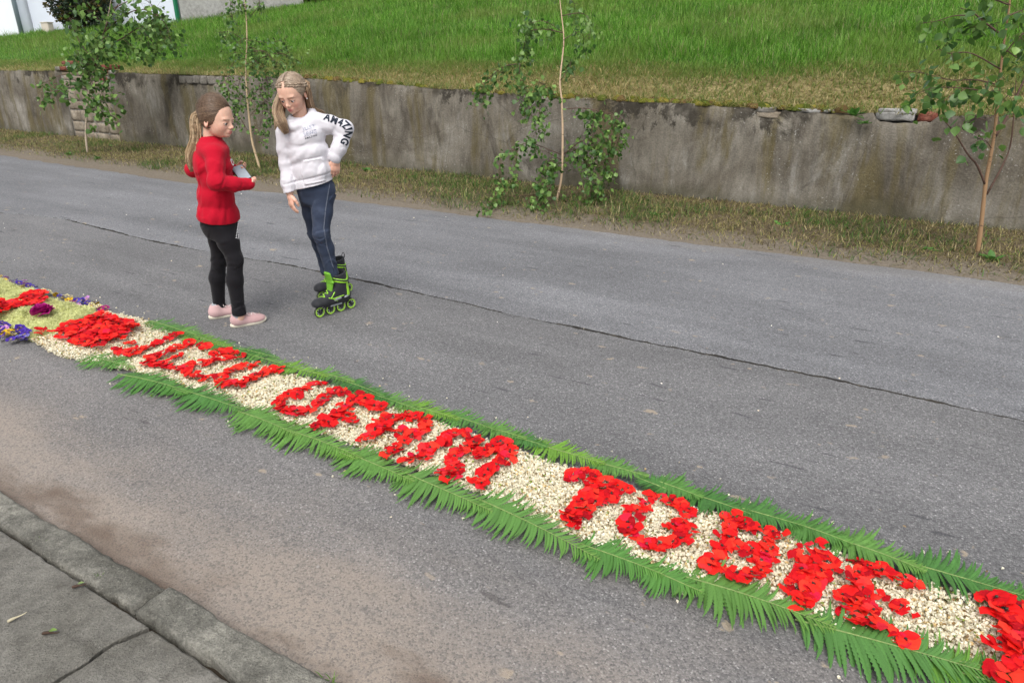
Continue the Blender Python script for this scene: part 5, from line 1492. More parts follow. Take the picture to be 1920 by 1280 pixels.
    def cut(s, p, nrm, lo=None, hi=None):
        """remove everything on the side the normal points to"""
        p, nrm = np.asarray(p, float), np.asarray(nrm, float); nrm = nrm / np.linalg.norm(nrm)
        lo = s.lo if lo is None else lo; hi = (s.lo + s.h * s.n) if hi is None else hi
        sl, (X, Y, Z) = s.block(lo, hi)
        s.d[sl] = np.maximum(s.d[sl], ((X - p[0]) * nrm[0] + (Y - p[1]) * nrm[1] + (Z - p[2]) * nrm[2]).astype(np.float32))
        return s
    def nets(s):
        d = s.d; ins = d < 0
        cnt = np.zeros(tuple(np.array(d.shape) - 1), np.uint8)
        sh = d.shape
        for dx in (0, 1):
            for dy in (0, 1):
                for dz in (0, 1):
                    cnt += ins[dx:sh[0] - 1 + dx, dy:sh[1] - 1 + dy, dz:sh[2] - 1 + dz]
        act = np.argwhere((cnt > 0) & (cnt < 8))
        idx = np.full(cnt.shape, -1, np.int32); idx[act[:, 0], act[:, 1], act[:, 2]] = np.arange(len(act))
        acc = np.zeros((len(act), 3)); num = np.zeros(len(act))
        corners = [(a, b, c) for a in (0, 1) for b in (0, 1) for c in (0, 1)]
        val = {c: d[act[:, 0] + c[0], act[:, 1] + c[1], act[:, 2] + c[2]] for c in corners}
        for c in corners:
            for ax in range(3):
                if c[ax]: continue
                e = list(c); e[ax] = 1; e = tuple(e)
                a, b = val[c], val[e]; m = (a < 0) != (b < 0)
                t = np.where(m, a / (a - b + 1e-12), 0)
                q = np.tile(np.array(c, float), (len(act), 1)); q[:, ax] = t
                acc[m] += q[m]; num[m] += 1
        V = s.lo + s.h * (act + acc / num[:, None])
        F = []
        for ax in range(3):
            sl0 = [slice(None)] * 3; sl1 = [slice(None)] * 3
            sl0[ax] = slice(0, -1); sl1[ax] = slice(1, None)
            ch = np.argwhere(ins[tuple(sl0)] != ins[tuple(sl1)])
            b, c = (ax + 1) % 3, (ax + 2) % 3
            ok = (ch[:, b] > 0) & (ch[:, c] > 0) & (ch[:, b] < sh[b] - 1) & (ch[:, c] < sh[c] - 1)
            ch = ch[ok]
            def cell(db, dc):
                q = ch.copy(); q[:, b] -= db; q[:, c] -= dc
                return idx[q[:, 0], q[:, 1], q[:, 2]]
            f = np.stack([cell(1, 1), cell(0, 1), cell(0, 0), cell(1, 0)], 1)
            fl = ins[ch[:, 0], ch[:, 1], ch[:, 2]]
            f[~fl] = f[~fl][:, ::-1]
            F.append(f)
        F = np.concatenate(F); F = F[(F >= 0).all(1)]
        return V, F

def relax(V, F, it=1, lam=0.5):
    e = np.concatenate([F[:, [0, 1]], F[:, [1, 2]], F[:, [2, 3]], F[:, [3, 0]]])
    for _ in range(it):
        S = np.zeros_like(V); N = np.zeros(len(V))
        for k in range(3):
            S[:, k] = np.bincount(e[:, 0], V[e[:, 1], k], len(V)) + np.bincount(e[:, 1], V[e[:, 0], k], len(V))
        N = np.bincount(e[:, 0], minlength=len(V)) + np.bincount(e[:, 1], minlength=len(V))
        V = V + lam * (S / np.maximum(N, 1)[:, None] - V)
    return V

def nrm(v): v = np.asarray(v, float); return v / np.linalg.norm(v)
def frame(fwd, up):
    f = nrm(fwd); u = np.asarray(up, float); u = nrm(u - (u @ f) * f); l = np.cross(u, f)
    return np.stack([f, l, u], 1)                   # columns: forward, left, up

# ------------------------------------------------------------------ CLOTH AND SKIN
MAT_SKIN = M('skin', 0.48, 0.35)
_n = MAT_SKIN.noise(MAT_SKIN.objc(), 90, 3)
_c = MAT_SKIN.mix(1.0, MAT_SKIN.tint(), MAT_SKIN.ramp(_n, [(0.3, 0.94), (0.7, 1.05)]), 'MULTIPLY')
MAT_SKIN.col(_c); MAT_SKIN.set('Subsurface Weight', 0.12); MAT_SKIN.set('Subsurface Radius', (0.012, 0.005, 0.003)); MAT_SKIN.set('Subsurface Scale', 0.5)
MAT_SKIN = MAT_SKIN.m

def cloth(name, c, rough=0.9, weave=700, wr=0.35, sheen=0.2, streak=None, var=0.1):
    m = M(name, rough, 0.15)
    O = m.objc()
    w = m.noise(O, weave, 2, 0.5); big = m.noise(O, 13, 4, 0.6, 0.4)
    cc_ = m.mix(w, tuple(x * (1 - var) for x in c), tuple(min(1, x * (1 + var)) for x in c))
    if streak: cc_ = m.mix(m.math('MULTIPLY', m.rng(m.noise(O, 9, 4, 0.6), 0.45, 0.7), 0.6), cc_, streak)
    m.col(cc_)
    m.set('Sheen Weight', sheen)
    m.bump(m.math('ADD', m.math('MULTIPLY', w, 0.16), m.math('MULTIPLY', big, 0.22)), wr, 0.012)
    return m.m

MAT_HAIR = M('hair', 0.42, 0.4)
_n = MAT_HAIR.noise(MAT_HAIR.objc(), 300, 2)
MAT_HAIR.col(MAT_HAIR.mix(1.0, MAT_HAIR.tint(), MAT_HAIR.ramp(_n, [(0.3, 0.75), (0.7, 1.25)]), 'MULTIPLY'))
MAT_HAIR = MAT_HAIR.m
SKIN = np.array((0.66, 0.405, 0.30))

HS, LOW, CRZ = 1.03, 0.84, 0.008      # size of the head, shortness of the lower face
def head_pt(R, o, p):
    p = np.array(p, float)
    if p[2] < 0: p[2] *= LOW
    return o + R @ (p * HS)
def head_field(Fd, R, o):
    """sculpts a child's head into a field; R columns forward/left/up, o the point midway between the ears"""
    T = lambda p: head_pt(R, o, p)
    E = lambda c, r, kk=0.012, mode='u', RR=None: Fd.ell(T(c), np.asarray(r) * HS, kk, R if RR is None else R @ RR, mode)
    E((-0.006, 0, 0.042), (0.087, 0.076, 0.090 + CRZ))
    E((0.040, 0, 0.034), (0.048, 0.061, 0.060), 0.03)
    E((0.034, 0, -0.016), (0.057, 0.058, 0.070), 0.03)
    E((0.024, 0, -0.055), (0.047, 0.042, 0.029), 0.03)
    for sg in (1, -1):
        E((0.051, sg * 0.033, -0.028), (0.028, 0.022, 0.026), 0.02)          # cheeks
        E((0.082, sg * 0.026, 0.021), (0.010, 0.020, 0.007), 0.016)           # brow
        E((0.096, sg * 0.031, -0.001), (0.017, 0.015, 0.0095), 0.014, 's')    # socket
    E((0.075, 0, -0.078), (0.014, 0.017, 0.012), 0.018)                        # chin
    Fd.cone(T((0.087, 0, 0.014)), T((0.100, 0, -0.020)), 0.0075 * HS, 0.0088 * HS, 0.012)
    E((0.1055, 0, -0.0245), (0.0085, 0.0088, 0.0078), 0.008)
    for sg in (1, -1):
        E((0.096, sg * 0.0095, -0.030), (0.009, 0.0062, 0.0062), 0.005)
        E((0.099, sg * 0.0055, -0.0365), (0.004, 0.0028, 0.003), 0.003, 's')
    E((0.0855, 0, -0.0545), (0.011, 0.021, 0.013), 0.012)                       # muzzle
    E((0.0940, 0, -0.0525), (0.0055, 0.0165, 0.0042), 0.005)
    E((0.0930, 0, -0.0615), (0.0055, 0.0140, 0.0048), 0.005)
    E((0.0995, 0, -0.0570), (0.005, 0.0175, 0.0009), 0.003, 's')
    for sg in (1, -1):                                                          # lids and eyes openings
        E((0.0765, sg * 0.031, -0.001), (0.0155, 0.0165, 0.0140), 0.006)
        E((0.0935, sg * 0.0315, -0.0035), (0.011, 0.0145, 0.0052), 0.002, 's')
        a = sg * 0.35
        RR = np.array([[math.cos(a), -math.sin(a), 0], [math.sin(a), math.cos(a), 0], [0, 0, 1]])
        E((-0.010, sg * 0.073, -0.006), (0.018, 0.007, 0.030), 0.008, 'u', RR)
        E((-0.004, sg * 0.081, -0.002), (0.010, 0.006, 0.018), 0.005, 's', RR)

def head_tint(V, R, o, cheek=1.0):
    q = (V - o) @ R / HS
    q[:, 2] = np.where(q[:, 2] < 0, q[:, 2] / LOW, q[:, 2])
    c = np.tile(SKIN, (len(V), 1))
    def g(p, s): return np.exp(-(((q - p) / s) ** 2).sum(1))[:, None]
    blush = sum(g((0.07, sg * 0.042, -0.034), (0.05, 0.021, 0.019)) for sg in (1, -1)) * 0.65 * cheek + g((0.105, 0, -0.027), (0.015, 0.011, 0.010)) * 0.4 + sum(g((-.01, sg * .08, -.006), (.03, .012, .03)) for sg in (1, -1)) * 0.5
    c = c * (1 - np.clip(blush, 0, 1) * np.array((0.02, 0.26, 0.24)))
    lip = np.clip(sum(g((0.097, 0, z), (0.012, 0.0160, 0.0052)) for z in (-0.0525, -0.0615)) * 1.25, 0, 1) * (q[:, :1] > 0.085)
    c = c * (1 - lip) + lip * np.array((0.47, 0.14, 0.13))
    for sg in (1, -1):
        y = sg * q[:, 1]
        bz = 0.0195 + 0.16 * (y - 0.017) - 5.5 * (y - 0.017) ** 2
        brow = np.exp(-((q[:, 2] - bz) / 0.0030) ** 2) * (y > 0.011) * (y < 0.050) * (q[:, 0] > 0.03)
        c = c * (1 - 0.62 * brow[:, None]) + 0.62 * brow[:, None] * np.array((0.17, 0.095, 0.055))
        lash = np.exp(-((q[:, 2] - (0.0014 - 13 * (y - 0.0315) ** 2)) / 0.0022) ** 2) * (np.abs(y - 0.0315) < 0.0165) * (q[:, 0] > 0.06)
        c = c * (1 - 0.8 * lash[:, None]) + 0.8 * lash[:, None] * np.array((0.05, 0.028, 0.022))
    return c

MAT_EYE = tinted('eye', 0.15, 0.5, 0.02)
def eyes(R, o, parent, look):
    for sg in (1, -1):
        c = head_pt(R, o, (0.0770, sg * 0.031, -0.003))
        n, m = 20, 14
        th = np.linspace(0, 2 * np.pi, n, endpoint=False); ph = np.linspace(0.02, np.pi - 0.02, m)
        D = np.stack([np.cos(ph)[:, None] + 0 * th[None], np.sin(ph)[:, None] * np.cos(th)[None], np.sin(ph)[:, None] * np.sin(th)[None]], -1).reshape(-1, 3)
        A = frame(look, R[:, 2])
        v = c + 0.0140 * HS * D @ A.T
        t = np.where(D[:, :1] > 0.955, np.array((0.01, 0.01, 0.01)), np.where(D[:, :1] > 0.80, np.array((0.06, 0.075, 0.08)), np.array((0.70, 0.64, 0.61))))
        i, j = np.meshgrid(np.arange(m - 1), np.arange(n), indexing='ij')
        a = (i * n + j).ravel(); b = (i * n + (j + 1) % n).ravel()
        obj('eye', mesh_np('eye', v, np.c_[a, b, b + n, a + n], MAT_EYE, True, t), parent)

def hand_field(Fd, wrist, d, back, thumb, k=0.004, curl=0.5, spread=0.12, s=0.88):
    """palm and five fingers; d points from wrist to knuckles, back is the back of the hand, thumb the side the thumb is on"""
    d = nrm(d); back = np.asarray(back, float); back = nrm(back - (back @ d) * d); th = np.cross(d, back)
    if th @ np.asarray(thumb, float) < 0: th = -th
    W = np.asarray(wrist, float)
    P = lambda a, b, c: W + s * (a * d + b * th + c * back)
    A = np.stack([d, th, back], 1)
    Fd.cone(P(-0.03, 0, 0), P(0.012, 0, 0), 0.0205 * s, 0.021 * s, 0.01)
    Fd.ell(P(0.036, 0.0, 0), np.array((0.042, 0.034, 0.0145)) * s, 0.012, A)
    Fd.ell(P(0.058, 0.0, 0.001), np.array((0.020, 0.034, 0.011)) * s, 0.012, A)
    for i, (y, L) in enumerate([(0.0255, 0.058), (0.0085, 0.065), (-0.0085, 0.060), (-0.0245, 0.046)]):
        c1 = curl * (0.8 + 0.12 * i)
        p = P(0.066 - 0.004 * abs(i - 1), y, 0.002)
        ang = 0.0; r_ = 0.0088 * s
        sp = (1.2 - i) * spread * 0.5
        for j, fr in enumerate((0.45, 0.31, 0.24)):
            ang += c1 * (0.7, 1.0, 0.75)[j]
            q = p + s * L * fr * (math.cos(ang) * (d * math.cos(sp) + th * math.sin(sp)) - math.sin(ang) * back)
            Fd.cone(p, q, r_, r_ * 0.9, 0.0035); p = q; r_ *= 0.9
    p = P(0.014, 0.024, -0.006); q = P(0.038, 0.043, -0.014); e = P(0.058, 0.044, -0.024); t = P(0.074, 0.040, -0.032)
    Fd.cone(p, q, 0.0125 * s, 0.0108 * s, 0.008); Fd.cone(q, e, 0.0105 * s, 0.0092 * s, 0.004); Fd.cone(e, t, 0.009 * s, 0.0075 * s, 0.004)

def join_meshes(name, parts, mat):
    G = Geo()
    for v, f, t in parts: G.add(v, f, t)
    return G.mesh(name, mat)

def folds(Fd, lo, hi, amp, seed, freq=24, axis=(0.3, 0.2, 1.0), gate=None):
    """cloth folds added to a field inside a box"""
    r_ = np.random.default_rng(seed); ax = nrm(axis)
    o1, o2 = nrm(r_.normal(size=3)), nrm(r_.normal(size=3))
    p1, p2, p3 = r_.uniform(0, 6, 3)
    def fn(X, Y, Z):
        u = X * ax[0] + Y * ax[1] + Z * ax[2]; w1 = X * o1[0] + Y * o1[1] + Z * o1[2]; w2 = X * o2[0] + Y * o2[1] + Z * o2[2]
        rd = lambda a: (1 - np.abs(np.sin(a))) ** 2.6 - 0.2
        f = rd(freq * np.pi * 0.35 * u + 1.5 * np.sin(15 * w1 + p1) + p2) * (0.45 + 0.55 * np.sin(21 * w2 + p3))
        f = f + 0.6 * rd(freq * np.pi * 0.7 * u + 1.9 * np.sin(23 * w2 + p2) + p1) * (0.5 + 0.5 * np.sin(26 * w1 + p2))
        mx = [np.clip(np.minimum(A - l, h_ - A) / 0.03, 0, 1) for A, l, h_ in ((X, lo[0], hi[0]), (Y, lo[1], hi[1]), (Z, lo[2], hi[2]))]
        g_ = mx[0] * mx[1] * mx[2]
        if gate is not None: g_ = g_ * gate(X, Y, Z)
        return amp * f * g_
    return Fd.op(fn, lo, hi, 0.0, 'add')

def creases(Fd, c, rad, along, n, amp, width, length, seed, squash=(1, 1, 1)):
    """separate cloth folds: short tapering ridges with a valley beside each"""
    r_ = np.random.default_rng(seed); c = np.asarray(c, float); along = nrm(along)
    for _ in range(n):
        o = c + r_.normal(size=3) * rad * 0.5 * np.asarray(squash)
        e = nrm(along + r_.normal(size=3) * 0.28); m_ = nrm(np.cross(e, r_.normal(size=3)))
        L, w, A = length * r_.uniform(0.6, 1.4), width * r_.uniform(0.7, 1.4), amp * r_.uniform(0.5, 1.3)
        cv = r_.normal() * 4
        def fn(X, Y, Z):
            px, py, pz = X - o[0], Y - o[1], Z - o[2]
            t = px * e[0] + py * e[1] + pz * e[2]; d = px * m_[0] + py * m_[1] + pz * m_[2] + cv * t * t
            g_ = np.exp(-((px * px + py * py + pz * pz) / (L * L)) ** 1.5)
            return -A * g_ * (np.exp(-(d / w) ** 2) - 0.85 * np.exp(-((d - 1.7 * w) / (0.8 * w)) ** 2))
        Fd.op(fn, o - 1.7 * L, o + 1.7 * L, 0.0, 'add')
    return Fd

def near_pt(c, r): return lambda X, Y, Z: np.exp(-((X - c[0]) ** 2 + (Y - c[1]) ** 2 + (Z - c[2]) ** 2) / (r * r))

def decal(name, text, to_point, size, tree, mat, parent, bold=0.03, cuts=3, font_scale=1.0, shear=0.0, off=0.0018):
    """lettering cut as a thin sheet and laid on the cloth: to_point maps text coordinates (0..width, 0..1) to a ray (origin, direction)"""
    cu = bpy.data.curves.new(name, 'FONT'); cu.body = text; cu.size = 1.0; cu.offset = bold; cu.space_character = 1.18; cu.shear = shear
    tmp = bpy.data.objects.new('tmp_text', cu); COL.objects.link(tmp)
    dg = bpy.context.evaluated_depsgraph_get()
    me = bpy.data.meshes.new_from_object(tmp.evaluated_get(dg))
    bpy.data.objects.remove(tmp)
    bm = bmesh.new(); bm.from_mesh(me)
    bmesh.ops.triangulate(bm, faces=bm.faces)
    for _ in range(cuts):
        long_e = [e for e in bm.edges if e.calc_length() > 0.09]
        if not long_e: break
        bmesh.ops.subdivide_edges(bm, edges=long_e, cuts=1); bmesh.ops.triangulate(bm, faces=bm.faces)
    xs = [v.co.x for v in bm.verts]; ys = [v.co.y for v in bm.verts]
    x0, x1, y0, y1 = min(xs), max(xs), min(ys), max(ys)
    dead = []
    for v in bm.verts:
        o, d = to_point((v.co.x - x0) / (x1 - x0), (v.co.y - y0) / (y1 - y0))
        hit = tree.ray_cast(Vector(o), Vector(d))
        if hit[0] is None: dead.append(v)
        else: v.co = hit[0] - Vector(d) * off
    if dead: bmesh.ops.delete(bm, geom=dead, context='VERTS')
    out = bpy.data.meshes.new(name); bm.to_mesh(out); bm.free(); out.materials.append(mat)
    return obj(name, out, parent)

def bvh(V, F): return BVHTree.FromPolygons([tuple(v) for v in V], [tuple(f) for f in F])

def strands(G, starts, path_fn, n, rad, cols, r, segs=10, flat=0.45):
    for q in range(n):
        p = path_fn(q)
        G.add(*tube(p, rad * (1 - 0.6 * np.linspace(0, 1, len(p)) ** 2), 4, flat), cols[r.integers(0, len(cols))] * r.uniform(0.75, 1.25))

def shoe_last(Fd, o, d, L, w, mode):
    """trainer upper around a foot; o heel on the ground, d toe direction"""
    d = nrm(d); l = np.cross([0, 0, 1], d); A = np.stack([d, l, [0, 0, 1.0]], 1)
    P = lambda a, b, c: np.asarray(o) + A @ np.array((a, b, c))
    Fd.ell(P(0.045, 0, 0.040), (0.046, w * 0.42, 0.046), 0.02, A)
    Fd.ell(P(0.10, 0, 0.034), (0.07, w * 0.44, 0.040), 0.03, A)
    Fd.ell(P(L - 0.062, 0, 0.026), (0.062, w * 0.50, 0.030), 0.03, A)
    Fd.cone(P(0.045, 0, 0.05), P(0.05, 0, 0.078), 0.037, 0.034, 0.02)
    Fd.ell(P(0.05, 0, 0.095), (0.028, 0.026, 0.03), 0.006, A, 's')
    return P, A

def sole_mesh(o, d, L, w, h, mat, tint):
    d = nrm(d); l = np.cross([0, 0, 1], d); n = 40
    th = np.linspace(0, 2 * np.pi, n, endpoint=False)
    x = np.cos(th); t = (x + 1) / 2
    hw = w / 2 * (0.80 + 0.24 * np.clip((t - 0.2) / 0.6, 0, 1) - 0.10 * np.exp(-((t - 0.38) / 0.14) ** 2))
    ring = np.outer(x * L / 2 + L / 2, d) + np.outer(np.sign(np.sin(th)) * np.abs(np.sin(th)) ** 0.75 * hw, l) + np.asarray(o)
    toe = 0.008 * np.clip((t - 0.8) / 0.2, 0, 1) ** 2
    G = Geo()
    lv = [(0.94, 0.0), (1.0, 0.003), (1.02, h * 0.5), (1.0, h - 0.002), (0.95, h)]
    c = ring.mean(0)
    V = np.concatenate([np.c_[(c + (ring - c) * s_)[:, :2], z_ + toe] for s_, z_ in lv])
    i, j = np.meshgrid(np.arange(len(lv) - 1), np.arange(n), indexing='ij'); a = (i * n + j).ravel(); b = (i * n + (j + 1) % n).ravel()
    V = np.concatenate([V, [[*c[:2], 0.0]], [[*c[:2], h]]]); k0, k1 = len(V) - 2, len(V) - 1
    j = np.arange(n)
    return mesh_np('sole', V, [np.c_[a, b, b + n, a + n], np.c_[(j + 1) % n, j, np.full(n, k0)], np.c_[4 * n + j, 4 * n + (j + 1) % n, np.full(n, k1)]], mat, True, tint)

def dot_mesh(pts, r_, nrm_, mat, name):
    G = Geo()
    for p in pts:
        nn = nrm(nrm_); a = nrm(np.cross(nn, [0.2, 0.1, 1])); b = np.cross(nn, a); th = np.linspace(0, 2 * np.pi, 6, endpoint=False)
        G.add(np.asarray(p) + r_ * (np.cos(th)[:, None] * a + np.sin(th)[:, None] * b), np.array([(0, 1, 2, 3), (0, 3, 4, 5)]))
    return G.mesh(name, mat)
# ------------------------------------------------------------------ GIRL IN RED
def cap_hair(R, o, name_r, tie_fn, cols, seed, n, plane, rads=(0.102, 0.084, 0.0985), ctr=(-0.008, 0, 0.043), rad=0.0032, second=None):
    """hair lying close to the head: a smooth cap plus many combed strands; returns Geo"""
    r_ = np.random.default_rng(seed); G = Geo()
    C0 = np.array(ctr); RD = np.array(rads) + [-0.010, 0, CRZ]; pn, p0 = nrm(plane[0]), np.array(plane[1])
    P = lambda dirs, lift=0.0: o + ((C0 + dirs * RD * (1 + lift)) * HS) @ R.T
    Fd = Field(o - 0.2, o + 0.2, 0.0035)
    Fd.ell(o + R @ (C0 * HS), RD * HS * 0.985, 0.01, R)
    Fd.cut(o + R @ (p0 * HS), R @ pn)
    if second is not None: Fd.cut(o + R @ (np.array(second[1]) * HS), R @ nrm(second[0]))
    V, F = Fd.nets(); V = relax(V, F, 2)
    G.add(V, F, cols[0] * 0.8)
    k = 0
    while k < n:
        d = nrm(r_.normal(size=3)); g_ = (C0 + d * RD - p0) @ pn
        if not (-0.03 < g_ < 0.002): continue
        if second is not None and (C0 + d * RD - np.array(second[1])) @ nrm(second[0]) > 0: continue
        if r_.random() > np.exp(g_ / 0.02) + 0.35: continue
        e = tie_fn(d, r_)
        om = math.acos(np.clip(d @ e, -1, 1))
        if om < 0.15: continue
        t = np.linspace(0, 1, 12)
        D = (np.sin((1 - t) * om)[:, None] * d + np.sin(t * om)[:, None] * e) / math.sin(om)
        lift = 0.012 * np.sin(np.pi * np.clip(t * 1.1, 0, 1)) + r_.uniform(-0.004, 0.014)
        pts = o + ((C0 + D * RD * (1 + lift[:, None])) * HS) @ R.T
        G.add(*tube(pts, rad * r_.uniform(0.6, 1.2) * (1 - 0.3 * np.abs(2 * t - 1) ** 3), 4, 0.5, R @ nrm(d + e)), cols[r_.integers(0, len(cols))] * r_.uniform(0.8, 1.2))
        k += 1
    return G

def flyaway(G, R, o, cols, seed, n):
    """fine loose hairs standing a little off the head"""
    r_ = np.random.default_rng(seed)
    for _ in range(n):
        d = nrm(np.array((r_.normal() * 0.6 - 0.25, r_.normal() * 0.6, abs(r_.normal()) * 0.7 - 0.05)))
        e = nrm(d + r_.normal(size=3) * 0.35 + np.array((-0.3, 0, -0.15)))
        t = np.linspace(0, 1, 7)[:, None]
        D = d * (1 - t) + e * t; D /= np.linalg.norm(D, axis=1)[:, None]
        lift = 1.0 + 0.10 * r_.random() * t + 0.05 * r_.random() * t * t
        if D[:, 0].max() > 0.45: continue
        pts = o + ((np.array((-0.008, 0, 0.043)) + D * (np.array((0.094, 0.084, 0.0985)) + [0, 0, CRZ]) * lift) * HS) @ R.T
        G.add(*tube(pts, 0.0009 * (1 - 0.5 * t[:, 0]), 4, 1.0), cols[r_.integers(0, len(cols))] * 1.25)

def lock(G, path, r0, n, rad, cols, seed, spread_end=1.0, wave=0.006):
    """a hanging bundle of strands along a path; r0 bundle radius at several stations"""
    r_ = np.random.default_rng(seed); m = 18
    c = smooth_path(path, m); rr_ = np.interp(np.linspace(0, 1, m), np.linspace(0, 1, len(r0)), r0)
    tg = np.gradient(c, axis=0); tg /= np.linalg.norm(tg, axis=1)[:, None]
    a = np.cross(tg, [0.2, 1, 0.1]); a /= np.linalg.norm(a, axis=1)[:, None]; b = np.cross(tg, a)
    for q in range(n):
        th, ra = r_.uniform(0, 6.28), r_.random() ** 0.5
        ph, fq = r_.uniform(0, 6.28), r_.uniform(1.2, 2.4)
        t = np.linspace(0, 1, m)
        off = rr_ * ra
        L = int(m * r_.uniform(0.78, 1.0)); w = wave * np.sin(fq * 6.28 * t + ph) * t
        pts = c + (off * math.cos(th) + w)[:, None] * a + (off * math.sin(th) + w * 0.6)[:, None] * b
        mix_ = cols[r_.integers(0, len(cols))] * r_.uniform(0.75, 1.25)
        G.add(*tube(pts[:L], rad * r_.uniform(0.6, 1.3) * (1 - 0.75 * np.linspace(0, 1, L) ** 3), 4, 0.5), mix_)

RB = gz(447, 600)
red = tag(empty('person', RB, LOCAL_ROT), 'girl in red sweatshirt and black leggings with a long ponytail, looking down at a phone', 'person')
J = lambda px, py, d=0.0: facing_local(RB, px, py, d)
th_ = math.radians(26)
hT, sT = np.array((math.cos(th_), math.sin(th_), 0)), np.array((math.sin(th_), -math.cos(th_), 0))   # chest direction, her right

# head and neck
fw = nrm((0.965, -0.22, -0.13)); Rh = frame(fw, (0.02, 0.06, 1))
oh = J(386, 229, -0.09) - Rh @ (np.array((-0.010, -0.073, -0.006)) * HS)
neck_b = np.array((0.005, 0.0, 1.135)); neck_b[:2] += (J(395, 268, 0)[:2] - neck_b[:2]) * 0.6
Hd = Field(oh - [0.16, 0.16, 0.26], oh + [0.17, 0.16, 0.17], 0.0022)
head_field(Hd, Rh, oh)
Hd.cone(head_pt(Rh, oh, (-0.030, 0, -0.02)), neck_b + [0, 0, -0.03], 0.041, 0.046, 0.010)
V, F = Hd.nets(); V = relax(V, F, 1, 0.4)
parts = [(V, F, head_tint(V, Rh, oh))]
# arms: near (right) and far (left)
shN, elN, wrN = np.array((0.015, 0, 1.082)) + 0.125 * sT, J(405, 342, -0.20), J(468, 345, -0.07)
shF, elF, wrF = np.array((0.0, 0, 1.082)) - 0.125 * sT, J(362, 318, 0.20), J(441, 318, 0.13)
hdN, hdF = nrm((0.83, 0.52, 0.02)), nrm((0.86, -0.36, 0.10))
Bd = Field((-0.3, -0.35, 0.02), (0.36, 0.36, 1.2), 0.006)
Bd.loft([(np.array((-0.012, 0, .62)), sT, hT, .12, .09), (np.array((-0.005, 0, .85)), sT, hT, .105, .075), (np.array((.012, 0, 1.03)), sT, hT, .115, .075), (neck_b, sT, hT, .05, .045)], .03)
for a_, b_, c_ in ((shN, elN, wrN), (shF, elF, wrF)): Bd.chain([a_, b_, c_], [.036, .031, .024])
hipN, knN, anN = np.array((-0.012, 0, .655)) + 0.055 * sT, J(441, 487, -0.09), J(448, 584, -0.115)
hipF, knF, anF = np.array((-0.014, 0, .655)) - 0.055 * sT, J(411, 487, 0.05), J(411, 574, 0.075)
for a_, b_, c_ in ((hipN, knN, anN), (hipF, knF, anF)): Bd.chain([a_, b_, c_, c_ + [0, 0, -.04]], [.06, .04, .03, .03])
V, F = Bd.nets(); parts.append((V, F, SKIN))
for wr, hd_, bk, tb, cu in ((wrN, hdN, (0.2, -0.35, -0.9), (-0.4, 0.8, 0.3), 0.60), (wrF + hdF * 0.055, hdF, (0.1, 0.7, -0.6), (0.2, -0.3, 0.9), 0.62)):
    Hf = Field(wr - 0.15, wr + 0.15, 0.002)
    hand_field(Hf, wr - hd_ * 0.05, hd_, bk, tb, curl=cu, s=0.86)
    V, F = Hf.nets(); V = relax(V, F, 1, 0.3); parts.append((V, F, SKIN * np.array((1.0, 0.94, 0.93))))
obj('body', join_meshes('body', parts, MAT_SKIN), red)
eyes(Rh, oh, red, fw + [0.0, 0.0, -0.25])

# hair pulled back into a ponytail
HC = [np.array((0.095, 0.056, 0.033)), np.array((0.12, 0.074, 0.044)), np.array((0.075, 0.044, 0.026)), np.array((0.15, 0.096, 0.059))]
tie_h = np.array((-0.98, -0.1, -0.28)); tie_h = tie_h / np.linalg.norm(tie_h)
plane_r = ((0.90, 0, -0.44), (0.083, 0, 0.074))
G = cap_hair(Rh, oh, 'red', lambda d, r_: nrm(tie_h + r_.normal(size=3) * 0.10), HC, 3, 1200, plane_r, rad=0.0020, second=((0.55, 0, -0.83), (0.0, 0, 0.004)))
tie = oh + Rh @ ((np.array((-0.008, 0, 0.043)) + tie_h * np.array((0.094, 0.085, 0.1))) * HS)
PC = [np.array((0.36, 0.25, 0.145)), np.array((0.46, 0.33, 0.20)), np.array((0.27, 0.175, 0.10)), np.array((0.54, 0.41, 0.26))]
end1, end2, end3 = J(367, 262, -0.03), J(356, 296, -0.04), J(364, 330, -0.05)
lock(G, [tie + [0.02, 0, 0.0], tie + [-0.022, -0.008, -0.005], end1, end2, end3], [0.014, 0.02, 0.030, 0.032, 0.024, 0.008], 900, 0.0019, PC, 4, wave=0.005)
lock(G, [tie + [0.01, 0, 0.0], tie + [-0.005, -0.012, -0.03], J(372, 275, -0.05), J(369, 300, -0.06), J(371, 318, -0.07)], [0.012, 0.016, 0.018, 0.012], 160, 0.0022, PC, 5, wave=0.01)
v, f = tube([tie + [-0.014 + 0.014 * math.cos(0), 0, 0], tie + [-0.02, -0.004, -0.003]], [0.021, 0.021], 10); G.add(v, f, (0.05, 0.035, 0.03))
flyaway(G, Rh, oh, HC, 31, 150)
obj('hair', G.mesh('hair', MAT_HAIR), red)

